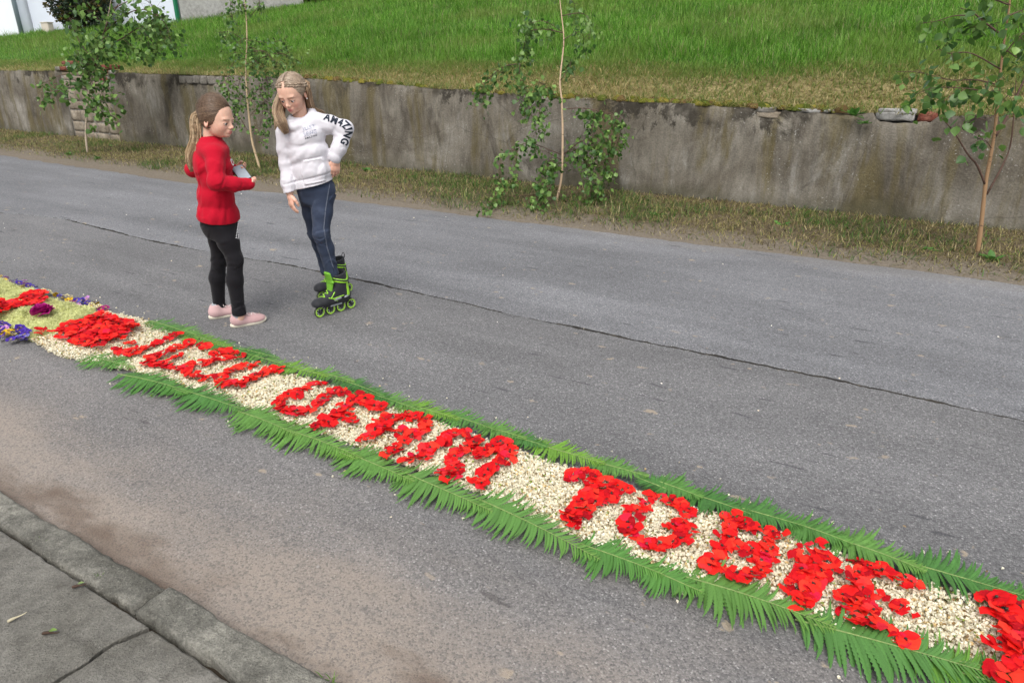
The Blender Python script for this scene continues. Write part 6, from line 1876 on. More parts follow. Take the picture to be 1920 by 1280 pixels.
# sweatshirt
MAT_RED = cloth('red_jersey', (0.40, 0.004, 0.019), 0.9, 500, 0.5, 0.05, None, 0.06)
S = Field((-0.34, -0.36, 0.60), (0.36, 0.38, 1.26), 0.0035)
cz = lambda x, z: np.array((x, 0.0, z))
S.loft([(cz(-0.018, .60), sT, hT, .140, .120), (cz(-0.018, .70), sT, hT, .138, .117), (cz(-0.014, .82), sT, hT, .127, .098), (cz(0.002, .93), sT, hT, .125, .092), (cz(0.016, 1.01), sT, hT, .130, .092), (cz(0.016, 1.085), sT, hT, .128, .082), (cz(0.008, 1.132), sT, hT, .082, .064), (neck_b + [0, 0, 0.012], sT, hT, .058, .056)], 0.035)
S.ell(cz(0.0, 1.098), (0.072, 0.150, 0.045), 0.04, np.stack([hT, sT, [0, 0, 1]], 1))
S.chain([shN + [0, 0, -0.004], shN * 0.55 + elN * 0.45, elN, elN * 0.5 + wrN * 0.5 + [0, 0, -0.006], wrN - hdN * 0.012], [.053, .047, .046, .041, .034], 0.025)
S.chain([shF, shF * 0.5 + elF * 0.5, elF, elF * 0.5 + wrF * 0.5, wrF - hdF * 0.012], [.052, .046, .045, .040, .034], 0.025)
S.cone(wrN - hdN * 0.035, wrN - hdN * 0.0, 0.033, 0.031, 0.008); S.cone(wrF - hdF * 0.035, wrF - hdF * 0.0, 0.033, 0.031, 0.008)
S.ell(cz(0.01, 1.0) - 0.09 * hT, (0.03, 0.1, 0.08), 0.03, np.stack([hT, sT, [0, 0, 1]], 1))
ax1 = nrm(wrN - elN)
creases(S, elN + [0.02, -0.0, 0.02], 0.06, (0.1, 0.55, 0.8), 12, 0.00211, 0.008, 0.055, 5)
creases(S, elN * .6 + shN * .4, 0.06, (0.35, -0.3, 0.8), 8, 0.00173, 0.009, 0.06, 6)
creases(S, wrN * .7 + elN * .3, 0.06, (0.25, 0.5, 0.8), 12, 0.00173, 0.007, 0.05, 7)
creases(S, (-0.03, -0.10, 0.80), 0.13, (0.75, -0.1, 0.55), 16, 0.00211, 0.010, 0.075, 8)
creases(S, (-0.05, -0.05, 0.98), 0.12, (0.25, 0.7, 0.75), 14, 0.00185, 0.009, 0.07, 9)
creases(S, (0.07, -0.10, 0.76), 0.10, (0.1, 0.1, 1.0), 9, 0.00161, 0.010, 0.07, 10)
creases(S, shN + [-.03, .03, -.05], 0.05, (0.2, 0.5, -0.9), 7, 0.00192, 0.008, 0.06, 11)
creases(S, (-0.08, -0.06, 0.73), 0.08, (0.3, 0.1, 1.0), 8, 0.00154, 0.010, 0.07, 12)
hem_a, hem_b = J(371, 402, 0), J(453, 412, 0)
hn = nrm(np.cross(hem_b - hem_a, (0, 1, 0.12))); hn = hn if hn[2] < 0 else -hn
S.cut(hem_a, hn, (-0.22, -0.2, 0.55), (0.22, 0.2, 0.80))
S.cone(neck_b + [0.002, 0, 0.09], neck_b + [0, 0, 0.022], 0.053, 0.050, 0.004, 's')
V, F = S.nets(); V = relax(V, F, 2, 0.5)
sweat = obj('sweatshirt', mesh_np('sweatshirt', V, F, MAT_RED), red)
tr = bvh(V, F)
MAT_PRINTW = plain('white_print', (0.75, 0.72, 0.72), 0.7, 0.2, 0.05)
chest_o = cz(0.02, 0.985)
def chest_map(u, v_): return (chest_o + 0.3 * hT + sT * (0.14 - 0.17 * u) * -1 * -1 + np.array((0, 0, 0.035 * (v_ - 0.5) + 0.06)), -hT)
decal('chest_print', 'ON', lambda u, v_: (chest_o + 0.35 * hT + sT * (0.085 - 0.10 * u) + np.array((0, 0, 0.04 * (v_ - 0.5) + 0.035)), -hT), 0.04, tr, MAT_PRINTW, sweat, 0.03, 3, shear=0.3)

# leggings
MAT_LEG = cloth('black_leggings', (0.0075, 0.0070, 0.009), 0.8, 900, 0.35, 0.08, None, 0.2)
Lg = Field((-0.3, -0.3, 0.02), (0.26, 0.28, 0.76), 0.0035)
Lg.loft([(cz(-0.015, .74), sT, hT, .108, .085), (cz(-0.018, .66), sT, hT, .122, .100), (cz(-0.012, .60), sT, hT, .118, .090)], .03)
Lg.ell(cz(-0.06, .63) + 0.04 * sT, (.07, .07, .075), 0.03); Lg.ell(cz(-0.06, .63) - 0.05 * sT, (.07, .07, .075), 0.03)
calfN, calfF = knN * 0.62 + anN * 0.38 - 0.012 * hT, knF * 0.62 + anF * 0.38 - 0.012 * hT
Lg.chain([hipN, hipN * .5 + knN * .5, knN, calfN, anN, anN + [0.001, 0, -0.012]], [.075, .063, .046, .049, .037, .036], 0.025)
Lg.chain([hipF, hipF * .5 + knF * .5, knF, calfF, anF, anF + [0.001, 0, -0.012]], [.075, .062, .045, .048, .036, .035], 0.025)
for a_, k_ in ((anN, 1), (anF, 2)): creases(Lg, a_ + [0, 0, .03], 0.06, (1, 0.4, 0.15), 12, 0.0024, 0.006, 0.045, 20 + k_)
for a_, k_ in ((knN, 3), (knF, 4)): creases(Lg, a_ + [-.02, 0, 0], 0.07, (1, 0.3, 0.2), 12, 0.0024, 0.007, 0.05, 20 + k_)
creases(Lg, hipN + [0, 0, -.05], 0.09, (0.7, 0.1, 0.55), 12, 0.0026, 0.008, 0.06, 28)
Lg.cut(anN + [0, 0, -0.022], (0, 0, -1), anN - .08, anN + .06); Lg.cut(anF + [0, 0, -0.022], (0, 0, -1), anF - .08, anF + .06)
V, F = Lg.nets(); V = relax(V, F, 2, 0.5)
leg = obj('leggings', mesh_np('leggings', V, F, MAT_LEG), red)
trl = bvh(V, F); dots = []
view = nrm(np.array((0.30, -0.95, 0.0)))
for i in range(11):
    for j in range(3):
        if j == 2 and i > 4 or j == 0 and i < 1: continue
        p = J(446 + 3.4 * j - 0.35 * i, 417 + 2.9 * i + 0.6 * j, -0.4); q = J(446 + 3.4 * j - 0.35 * i, 417 + 2.9 * i + 0.6 * j, 0.0)
        h = trl.ray_cast(Vector(p), Vector(nrm(q - p)))
        if h[0] is not None: dots.append(np.array(h[0]) + 0.0015 * np.array(h[1]))
if dots: obj('rhinestones', dot_mesh(dots, 0.0034, view, plain('rhinestone', (0.75, 0.75, 0.78), 0.2, 0.6), 'rhinestones'), leg)['kind'] = 'stuff'

# trainers and socks
MAT_SHOE = cloth('pink_trainer', (0.50, 0.33, 0.325), 0.7, 300, 0.25, 0.1, (0.40, 0.24, 0.235), 0.08)
MAT_SOLE = plain('cream_sole', (0.62, 0.57, 0.46), 0.7, 0.3, 0.08, 60)
MAT_LACE = plain('pale_lace', (0.62, 0.52, 0.5), 0.8)
MAT_SOCK = cloth('grey_sock', (0.30, 0.31, 0.33), 0.95, 300, 0.5, 0.2, None, 0.25)
for o_, d_, an in ((np.array((0.006, -0.135, 0)), np.array((0.150, 0.110, 0)), anN), (np.array((-0.198, 0.02, 0)), np.array((0.130, 0.092, 0)), anF)):
    sh = Field(np.minimum(o_, o_ + d_ * 1.7) - [.09, .09, .02], np.maximum(o_, o_ + d_ * 1.7) + [.09, .09, .14], 0.003)
    P, A = shoe_last(sh, o_, d_, 0.222, 0.088, 0)
    sh.cut((0, 0, 0.016), (0, 0, -1))
    V, F = sh.nets(); V = relax(V, F, 1, 0.4)
    so = obj('shoe', mesh_np('shoe', V, F, MAT_SHOE), red)
    obj('sole', sole_mesh(o_ + nrm(d_) * -0.004, d_, 0.228, 0.088, 0.024, MAT_SOLE, (1, 1, 1)), so)
    ts = bvh(V, F); LG = Geo()
    for q in range(5):
        x = 0.098 + 0.013 * q; pts = []
        for y in np.linspace(-0.022, 0.022, 7):
            h = ts.ray_cast(Vector(P(x + 0.006 * (1 if q % 2 else -1) * y / 0.022, y, 0.2)), Vector((0, 0, -1)))
            if h[0] is not None: pts.append(np.array(h[0]) + [0, 0, 0.002])
        if len(pts) > 3: LG.add(*tube(pts, 0.003, 6, 0.5))
    bow = np.array(ts.ray_cast(Vector(P(0.094, 0, 0.2)), Vector((0, 0, -1)))[0] or P(0.094, 0, 0.085))
    for sg in (1, -1):
        l_ = A[:, 1] * sg
        LG.add(*tube(smooth_path([bow, bow + l_ * 0.02 + [0, 0, .012], bow + l_ * 0.034 + [0, 0, .0], bow + l_ * 0.018 + [0, 0, -.002], bow], 9), 0.0022, 6))
        LG.add(*tube(smooth_path([bow, bow + l_ * 0.02 + A[:, 0] * 0.01, bow + l_ * 0.03 + A[:, 0] * 0.02 + [0, 0, -.016]], 6), 0.0022, 6))
    obj('laces', LG.mesh('laces', MAT_LACE), so)
    sk = Field(an - [.08, .08, .09], an + [.08, .08, .06], 0.003); sk.cone(P(0.05, 0, 0.055), an + [0, 0, 0.02], 0.038, 0.0385, 0.01)
    folds(sk, an - .08, an + .06, 0.002, 60, 70, (0, 0, 1)); V, F = sk.nets(); obj('sock', mesh_np('sock', V, F, MAT_SOCK), red)

# phone held in both hands
c4 = [J(439, 319, 0.05), J(455, 315, 0.085), J(467, 328, 0.03), J(449, 336, -0.01)]
pc = sum(c4) / 4
xa = nrm((c4[3] + c4[2]) - (c4[0] + c4[1])); ya = (c4[1] + c4[2]) - (c4[0] + c4[3]); za = nrm(np.cross(xa, ya)); ya = nrm(np.cross(za, xa))
if za[2] < 0: za, ya = -za, -ya
PHW = RB + pc @ np.stack([RIGHT, NH, [0, 0, 1.0]])
ph = tag(empty('phone', PHW, LOCAL_ROT), 'black smartphone with sky-reflecting grey screen held in the hands of the girl in red', 'phone')
def slab_box(hx, hy, z0, z1, mat, name, bev):
    v, f = boxv((-hx, -hy, z0), (hx, hy, z1))
    me = bevel_mesh(mesh_np(name, v, f, mat), bev, 3)
    co = np.array([w_.co for w_ in me.vertices]) @ np.stack([xa, ya, za])
    me.vertices.foreach_set('co', co.astype(np.float32).ravel()); me.update()
    return me
obj('case', slab_box(0.072, 0.037, -0.006, 0.004, plain('phone_case', (0.015, 0.013, 0.018), 0.4, 0.5), 'case', 0.003), ph)
obj('screen', slab_box(0.068, 0.034, 0.0042, 0.0052, plain('phone_screen_sky', (0.30, 0.34, 0.38), 0.12, 0.6, 0.03), 'screen', 0.0004), ph)  # sky reflection painted into the screen's base colour as grey blue
# ------------------------------------------------------------------ GIRL IN WHITE ON SKATES
WB = gz(627, 586)
wht = tag(empty('person', WB, LOCAL_ROT), 'girl in white printed hoodie and blue jeans on inline skates, one hand on her hip', 'person')
J = lambda px, py, d=0.0: facing_local(WB, px, py, d)
HS, LOW, CRZ = 0.98, 1.0, -0.017
hW, sW = np.array((-0.20, -0.98, 0)), np.array((0.98, -0.20, 0))           # chest direction, her left
fw = nrm((-0.20, -0.90, -0.40)); Rh = frame(fw, (-0.10, -0.2, 1))
eye_mid = J(538.5, 189.5, -0.085)
oh = eye_mid - Rh @ (np.array((0.088, 0, 0)) * HS)
neck_b = J(565, 224, 0.03)
Hd = Field(oh - [0.16, 0.17, 0.24], oh + [0.17, 0.17, 0.18], 0.0022)
head_field(Hd, Rh, oh)
Hd.cone(head_pt(Rh, oh, (-0.03, 0, -0.03)), neck_b + [0, 0, -0.04], 0.041, 0.046, 0.012)
V, F = Hd.nets(); V = relax(V, F, 1, 0.4)
parts = [(V, F, head_tint(V, Rh, oh, 1.15))]
shL, elL, wrL = J(593, 227, 0.02), J(647, 241.5, 0.05), J(629, 297, 0.0)        # her left arm, hand on hip
shR, elR, wrR = J(532, 250, 0.0), J(536, 308, 0.0), J(543, 362, -0.05)       # her right arm, hanging
hipc = J(594, 352, 0.03)
Bd = Field((-0.33, -0.3, 0.1), (0.33, 0.5, 1.32), 0.006)
tilt = nrm(np.array((0.93, -0.19, 0.25)))
Bd.loft([(hipc, sW, hW, .095, .07), (J(584, 300, 0.01), sW, hW, .095, .07), (J(570, 252, .02), tilt, hW, .105, .07), (neck_b, tilt, hW, .05, .045)], .03)
for a_, b_, c_ in ((shL, elL, wrL), (shR, elR, wrR)): Bd.chain([a_, b_, c_], [.036, .030, .023])
hpL, knL, anL = J(606, 358, 0.02), J(602, 437, -0.03), J(622, 512, 0.035)
hpR, knR, anR = J(580, 360, 0.05), J(592, 437, 0.16), J(609, 492, 0.32)
for a_, b_, c_ in ((hpL, knL, anL), (hpR, knR, anR)): Bd.chain([a_, b_, c_, c_ + [0, 0, -.08]], [.05, .038, .028, .028])
V, F = Bd.nets(); parts.append((V, F, SKIN))
for wr, hd_, bk, tb, cu in ((wrL, nrm((-0.16, 0.10, -1.0)), (0.55, -0.8, 0.0), (-0.4, 0.5, -0.2), 0.35), (wrR, nrm((0.10, -0.15, -1.0)), (-0.75, -0.6, 0.1), (0.5, -0.8, 0), 0.42)):
    Hf = Field(wr - 0.16, wr + 0.15, 0.002)
    hand_field(Hf, wr + hd_ * 0.014, hd_, bk, tb, curl=cu, s=0.92)
    V, F = Hf.nets(); V = relax(V, F, 1, 0.3); parts.append((V, F, SKIN * np.array((1.0, 0.93, 0.92))))
obj('body', join_meshes('body', parts, MAT_SKIN), wht)
eyes(Rh, oh, wht, fw + [-0.12, 0.0, -0.28])

# hair: parted, braided along the brow, long and loose behind
HC = [np.array((0.25, 0.185, 0.13)), np.array((0.30, 0.23, 0.165)), np.array((0.21, 0.15, 0.10)), np.array((0.35, 0.275, 0.205))]
def side_tie(d, r_):
    sg = 1 if d[1] > 0 else -1
    return nrm(np.array((-0.42, sg * 0.88, -0.35)) + r_.normal(size=3) * 0.22)
plane_w = ((0.88, 0, -0.47), (0.076, 0, 0.074))
G = cap_hair(Rh, oh, 'white', side_tie, HC, 13, 900, plane_w, rad=0.0021)
r_ = np.random.default_rng(8)
for sg in (1, -1):                                  # combed from the parting to the sides
    for q in range(260):
        x = r_.uniform(-0.6, 0.62); d = nrm((x, sg * r_.uniform(0.02, 0.09), math.sqrt(1 - x * x) * 0.95)); e = nrm(np.array((x * 0.4 - 0.45, sg * 0.9, -0.3)) + r_.normal(size=3) * 0.12)
        om = math.acos(np.clip(d @ e, -1, 1)); t = np.linspace(0, 1, 12)
        D = (np.sin((1 - t) * om)[:, None] * d + np.sin(t * om)[:, None] * e) / math.sin(om)
        pts = oh + ((np.array((-0.008, 0, 0.043)) + D * (np.array((0.093, 0.084, 0.0985)) + [0, 0, CRZ]) * (1.008 + r_.uniform(0, 0.014))) * HS) @ Rh.T
        G.add(*tube(pts, 0.0020, 4, 0.5, Rh @ nrm(d + e)), HC[r_.integers(0, 4)] * r_.uniform(0.8, 1.2))
    bp = smooth_path([(0.072, sg * 0.010, 0.088), (0.060, sg * 0.040, 0.083), (0.034, sg * 0.067, 0.071), (-0.005, sg * 0.082, 0.054), (-0.055, sg * 0.077, 0.034)], 21)
    for i in range(20):                             # plaits of the braid
        a_, b_ = bp[i], bp[i + 1]; dirv = nrm(b_ - a_); out = nrm(a_ - np.array((-0.015, 0, 0.043))); side = np.cross(dirv, out)
        for s2 in (1, -1):
            p = [a_ + side * s2 * 0.0105 + out * 0.000, a_ + dirv * 0.003 + side * s2 * 0.006 + out * 0.0055, b_ + dirv * 0.003 + out * 0.0025]
            for w_ in range(3):
                pp_ = np.array(smooth_path(p, 6)) + r_.normal(size=3) * 0.0014
                G.add(*tube(oh + (pp_ * HS) @ Rh.T, np.array([.002, .0034, .0036, .0033, .003, .002]), 6, 0.8), HC[(i + w_) % 4] * r_.uniform(0.9, 1.2))
LC = [np.array((0.26, 0.165, 0.095)), np.array((0.36, 0.25, 0.155)), np.array((0.18, 0.11, 0.065)), np.array((0.45, 0.33, 0.21))]
earR, earL = head_pt(Rh, oh, (-0.03, -0.088, 0.0)), head_pt(Rh, oh, (-0.035, 0.086, 0.0))
lock(G, [head_pt(Rh, oh, (-0.01, -0.086, 0.03)), earR, J(521, 206, -0.03), J(529, 232, -0.08), J(540, 256, -0.105)], [0.020, 0.026, 0.034, 0.032, 0.010], 800, 0.0018, LC, 6, wave=0.006)
lock(G, [head_pt(Rh, oh, (-0.06, -0.07, 0.02)), J(526, 205, 0.06), J(524, 232, 0.09), J(524, 262, 0.10)], [0.02, 0.03, 0.03, 0.012], 220, 0.0024, LC, 7, wave=0.008)
lock(G, [head_pt(Rh, oh, (-0.02, 0.084, 0.02)), earL, J(582, 196, 0.06), J(589, 208, 0.08), J(602, 212, 0.09), J(612, 216, 0.10)], [0.012, 0.017, 0.022, 0.022, 0.016, 0.008], 280, 0.0022, LC, 8, wave=0.006)
lock(G, [head_pt(Rh, oh, (-0.08, 0.03, 0.03)), J(572, 205, 0.12), J(580, 235, 0.15), J(580, 262, 0.16)], [0.05, 0.05, 0.05, 0.03], 380, 0.0026, LC, 9, wave=0.008)
flyaway(G, Rh, oh, HC, 33, 170)
obj('hair', G.mesh('hair', MAT_HAIR), wht)
ep = head_pt(Rh, oh, (0.0, 0.0815, -0.030))
v, f = tube([ep - [0.003, 0.003, 0.003], ep + [0, 0, 0], ep + [0.003, 0.0, -0.004]], [0.002, 0.0042, 0.002], 8)
obj('earring', mesh_np('earring', v, f, plain('silver', (0.7, 0.7, 0.68), 0.25, 0.8)), wht)

# hoodie
MAT_HOOD = cloth('white_fleece', (0.58, 0.565, 0.60), 0.95, 420, 0.4, 0.2, None, 0.03)
S = Field((-0.36, -0.26, 0.76), (0.36, 0.28, 1.36), 0.0035)
hc = J(589, 345, 0.02)
axT = nrm(np.array((0.95, -0.19, 0.17)))
S.loft([(J(591, 372, 0.02), axT, hW, .112, .094), (hc, axT, hW, .112, .094), (J(586, 318, 0.015), axT, hW, .116, .093), (J(578, 285, 0.01), axT, hW, .116, .090), (J(569, 258, 0.015), tilt, hW, .123, .088), (J(564, 240, 0.02), tilt, hW, .116, .076), (J(566, 228, 0.03), tilt, hW, .075, .064)], .035)
S.chain([shL + [-.01, 0, .0], shL * .5 + elL * .5 + [0, 0, .002], elL, elL * .5 + wrL * .5 + [0.004, 0, 0], wrL + [0, 0, 0.012]], [.056, .049, .048, .042, .037], .028)
S.chain([shR, shR * .5 + elR * .5 + [-.004, 0, 0], elR, elR * .5 + wrR * .5, wrR + [0, 0, 0.012]], [.049, .042, .040, .038, .036], .022)
for w_, e_ in ((wrL, elL), (wrR, elR)):
    dd = nrm(e_ - w_); S.cone(w_ + dd * 0.05, w_ + dd * 0.002, 0.037, 0.0345, 0.004)
    S.cone(w_ + dd * 0.060, w_ + dd * 0.066, 0.047, 0.047, 0.012)
# hood lying round the neck
ring = []
for q in range(19):
    a_ = 2 * math.pi * q / 18; ca, sa = math.cos(a_), math.sin(a_)
    ring.append(neck_b + tilt * 0.070 * sa + hW * (0.074 * ca) + np.array((0, 0, -0.036 * ca - 0.002 + 0.008 * abs(sa))) + (hW * 0.015 if ca > 0.8 else 0))
S.chain(ring, [0.0155 + 0.009 * (1 - math.cos(2 * math.pi * q / 18)) / 2 for q in range(19)], 0.016)
S.ell(neck_b - hW * 0.095 + [0, 0, -0.03], (0.10, 0.045, 0.075), 0.03, np.stack([tilt, hW, np.cross(tilt, hW)], 1))
S.cone(head_pt(Rh, oh, (-0.015, 0, -0.02)), neck_b + [0, 0, -0.01], 0.056, 0.052, 0.008, 's')
for q in range(2):
    a_ = neck_b + hW * 0.095 + tilt * (0.03 if q else -0.03) + [0, 0, 0.012]; b_ = neck_b + hW * 0.108 + [0.0, 0, -0.045]
    S.cone(a_ + hW * 0.012, b_ + hW * 0.010, 0.004, 0.003, 0.006, 's')
creases(S, elL + [-.03, 0, -.012], 0.05, (0.6, -0.3, -0.7), 12, 0.00211, 0.008, 0.055, 32)
creases(S, elL * .45 + shL * .55, 0.06, (0.7, -0.2, -0.5), 9, 0.00173, 0.009, 0.06, 31)
creases(S, wrL * .65 + elL * .35, 0.05, (0.8, -0.4, 0.2), 12, 0.00154, 0.007, 0.045, 33)
creases(S, wrR * .65 + elR * .35, 0.08, (0.9, -0.4, 0.25), 18, 0.00154, 0.007, 0.045, 34)
creases(S, elR * .8 + shR * .2, 0.06, (0.8, -0.3, 0.5), 10, 0.00161, 0.008, 0.05, 35)
creases(S, (-0.06, -0.08, 1.03), 0.14, (0.75, -0.1, 0.55), 16, 0.00192, 0.011, 0.08, 36)
creases(S, shL * .7 + neck_b * .3 + [-.02, -.05, -.08], 0.08, (0.75, -0.1, 0.65), 12, 0.00192, 0.010, 0.075, 37)
creases(S, shR + [.03, -.03, -.05], 0.06, (0.5, -0.2, 0.8), 9, 0.00173, 0.009, 0.06, 38)
creases(S, (0.05, -0.06, 0.98), 0.10, (0.2, -0.1, 1.0), 10, 0.00173, 0.011, 0.08, 39)
# kangaroo pocket: a second layer of cloth on the belly
pk = J(590, 318, -0.1)
def pocket(X, Y, Z):
    u = (X - pk[0]) * axT[0] + (Y - pk[1]) * axT[1] + (Z - pk[2]) * axT[2]; w_ = Z - pk[2] - 0.17 * (X - pk[0])
    half = np.where(w_ > -0.02, 0.088 - 0.42 * np.clip(w_ + 0.02, 0, 1), 0.088)
    e = np.minimum(half - np.abs(u + 0.01), np.minimum(w_ + 0.085, 0.062 - w_))
    fr = (X - pk[0]) * hW[0] + (Y - pk[1]) * hW[1]
    g_ = np.clip(e / 0.006, 0, 1) * np.clip((fr + 0.06) / 0.02, 0, 1)
    rim = np.exp(-((e - 0.004) / 0.005) ** 2) * np.clip((fr + 0.06) / 0.02, 0, 1)
    return -0.0050 * g_ - 0.0025 * rim + 0.004 * np.exp(-((e + 0.004) / 0.004) ** 2) * np.clip((fr + 0.06) / 0.02, 0, 1)
S.op(pocket, (-.2, -.2, .8), (.2, .2, 1.1), 0.0, 'add')
hem_a, hem_b = J(556, 354, 0), J(627, 336, 0)
hn = np.cross(hem_b - hem_a, (0.0, 1, 0.05)); hn = hn if hn[2] < 0 else -hn
S.cut(hem_a, hn, (-.25, -.2, .7), (.17, .2, .93))
S.op(lambda X, Y, Z: 0.0045 * np.exp(-(((Z - hem_a[2] - 0.235 * (X - hem_a[0])) - 0.05) / 0.006) ** 2), (-.2, -.2, .8), (.15, .2, 1.0), 0.0, 'add')
V, F = S.nets(); V = relax(V, F, 2, 0.5)
hood = obj('hoodie', mesh_np('hoodie', V, F, MAT_HOOD), wht)
tw = bvh(V, F)
MAT_INK = plain('dark_print', (0.018, 0.024, 0.036), 0.75, 0.2, 0.1)
MAT_INKG = M('grey_print', 0.8, 0.2)
_n = MAT_INKG.noise(MAT_INKG.objc(), 120, 3)
MAT_INKG.col(MAT_INKG.ramp(_n, [(0.4, (0.20, 0.22, 0.30)), (0.62, (0.52, 0.52, 0.58))])); MAT_INKG = MAT_INKG.m
arm_px = np.array([(608, 217), (617, 220.5), (633, 227.5), (646, 232.5), (652.5, 239), (654.5, 246), (652, 254), (648.5, 262), (644, 271)], float)
seg = np.concatenate([[0], np.cumsum(np.linalg.norm(np.diff(arm_px, axis=0), axis=1))]); seg /= seg[-1]
def sleeve_map(u, v_):
    p = np.array([np.interp(u, seg, arm_px[:, 0]), np.interp(u, seg, arm_px[:, 1])])
    p2 = np.array([np.interp(min(1, u + 0.07), seg, arm_px[:, 0]), np.interp(min(1, u + 0.07), seg, arm_px[:, 1])]); p1 = np.array([np.interp(max(0, u - 0.07), seg, arm_px[:, 0]), np.interp(max(0, u - 0.07), seg, arm_px[:, 1])])
    t_ = (p2 - p1) / np.linalg.norm(p2 - p1); out = np.array((t_[1], -t_[0]))
    q = p + out * (v_ - 0.5) * 15.5
    a_, b_ = J(q[0], q[1], -0.4), J(q[0], q[1], 0.1)
    return a_, nrm(b_ - a_)
decal('sleeve_print', 'AM4ZING', sleeve_map, 0.05, tw, MAT_INK, hood, 0.038, 4)
quad = np.array([(565.5, 239.5), (591, 232.5), (594.5, 255), (572, 262)])
def chest_map2(v0, v1):
    def fn(u, v_):
        w_ = v0 + (v1 - v0) * v_
        tp_, bt_ = quad[0] + (quad[1] - quad[0]) * u, quad[3] + (quad[2] - quad[3]) * u
        q = bt_ + (tp_ - bt_) * w_
        a_, b_ = J(q[0], q[1], -0.4), J(q[0], q[1], 0.0)
        return a_, nrm(b_ - a_)
    return fn
decal('chest_print', 'JUST', chest_map2(0.62, 1.0), 0.02, tw, MAT_INKG, hood, 0.03, 3)
decal('chest_print', 'BEING', chest_map2(0.22, 0.57), 0.02, tw, MAT_INKG, hood, 0.03, 3)
decal('chest_print', 'AMAZING', chest_map2(0.0, 0.16), 0.01, tw, MAT_INK, hood, 0.02, 3)
def sleeve_map_r(u, v_):
    p = (shR + (elR - shR) * min(1, u / 0.55)) if u < 0.55 else elR + (wrR - elR) * (u - 0.55) / 0.7
    side = np.array((-0.97, -0.06, 0.0)); cr = nrm(np.cross(side, elR - shR))
    return p + side * 0.25 + cr * (v_ - 0.5) * 0.045, -nrm(side)
decal('sleeve_print', 'AM4ZING', sleeve_map_r, 0.05, tw, MAT_INK, hood, 0.035, 3)

# jeans
MAT_JEAN = cloth('blue_jeans', (0.030, 0.041, 0.070), 0.85, 800, 0.5, 0.05, (0.060, 0.076, 0.118), 0.22)
Lg = Field((-0.26, -0.24, 0.16), (0.22, 0.46, 0.96), 0.0035)
Lg.loft([(J(590, 332, 0.03), axT, hW, .100, .080), (J(592, 352, 0.035), sW, hW, .108, .088), (J(594, 372, 0.04), sW, hW, .104, .085)], .03)
cfL, cfR = knL * .62 + anL * .38 - 0.012 * hW, knR * .62 + anR * .38 - 0.010 * hW
Lg.chain([hpL, hpL * .5 + knL * .5, knL, cfL, anL, anL + [.002, 0, -.06]], [.074, .0635, .0515, .0500, .041, .040], .022)
Lg.chain([hpR, hpR * .5 + knR * .5, knR, cfR, anR, anR + [.002, 0, -.06]], [.072, .062, .050, .049, .040, .040], .022)
for i, (kn_, an_) in enumerate(((knL, anL), (knR, anR))):
    creases(Lg, kn_ + [-.0, .02, -.01], 0.06, (0.9, -0.2, 0.25), 16, 0.0042, 0.0065, 0.05, 50 + i)
    creases(Lg, an_ + [0, 0, .06], 0.07, (0.9, -0.2, -0.2), 14, 0.004, 0.007, 0.05, 52 + i)
creases(Lg, hpL + [0, -.03, -.04], 0.09, (0.8, -0.1, 0.5), 12, 0.004, 0.008, 0.06, 54)
V, F = Lg.nets(); V = relax(V, F, 2, 0.5)
jn = obj('jeans', mesh_np('jeans', V, F, MAT_JEAN), wht)
tj = bvh(V, F); SG = Geo(); pts = []
for t in np.linspace(0, 1, 60):                     # pale outseam
    px_ = np.interp(t, [0, .3, .52, .75, 1], [618, 610.5, 607, 613.5, 626]); py_ = 343 + 162 * t
    a_ = J(px_, py_, -0.4); h = tj.ray_cast(Vector(a_), Vector(nrm(J(px_, py_, 0) - a_)))
    if h[0] is not None: pts.append(np.array(h[0]) + 0.0006 * np.array(h[1]))
if len(pts) > 10:
    for o_ in (-0.002, 0.002): SG.add(*tube(np.array(pts) + [o_, 0, 0], 0.0013, 4))
    obj('seam', SG.mesh('seam', plain('seam_thread', (0.16, 0.18, 0.23), 0.9)), jn)

# inline skates
MAT_BOOT = cloth('black_boot', (0.022, 0.023, 0.026), 0.6, 300, 0.3, 0.1, (0.06, 0.062, 0.066), 0.2)
MAT_LIME = plain('lime_shell', (0.27, 0.56, 0.035), 0.4, 0.4, 0.08, 30)
MAT_TONGUE = plain('green_tongue', (0.13, 0.33, 0.03), 0.75, 0.2, 0.12, 80, 0.3)
MAT_FRAME = plain('black_frame', (0.016, 0.016, 0.018), 0.35, 0.5, 0.1, 30)
MAT_ALU = plain('alloy', (0.34, 0.37, 0.37), 0.35, 0.6, 0.1, 40)
MAT_TYRE = plain('lime_wheel', (0.33, 0.58, 0.06), 0.35, 0.5, 0.06, 30)
MAT_RUB = plain('wheel_rubber', (0.045, 0.055, 0.03), 0.5, 0.4)

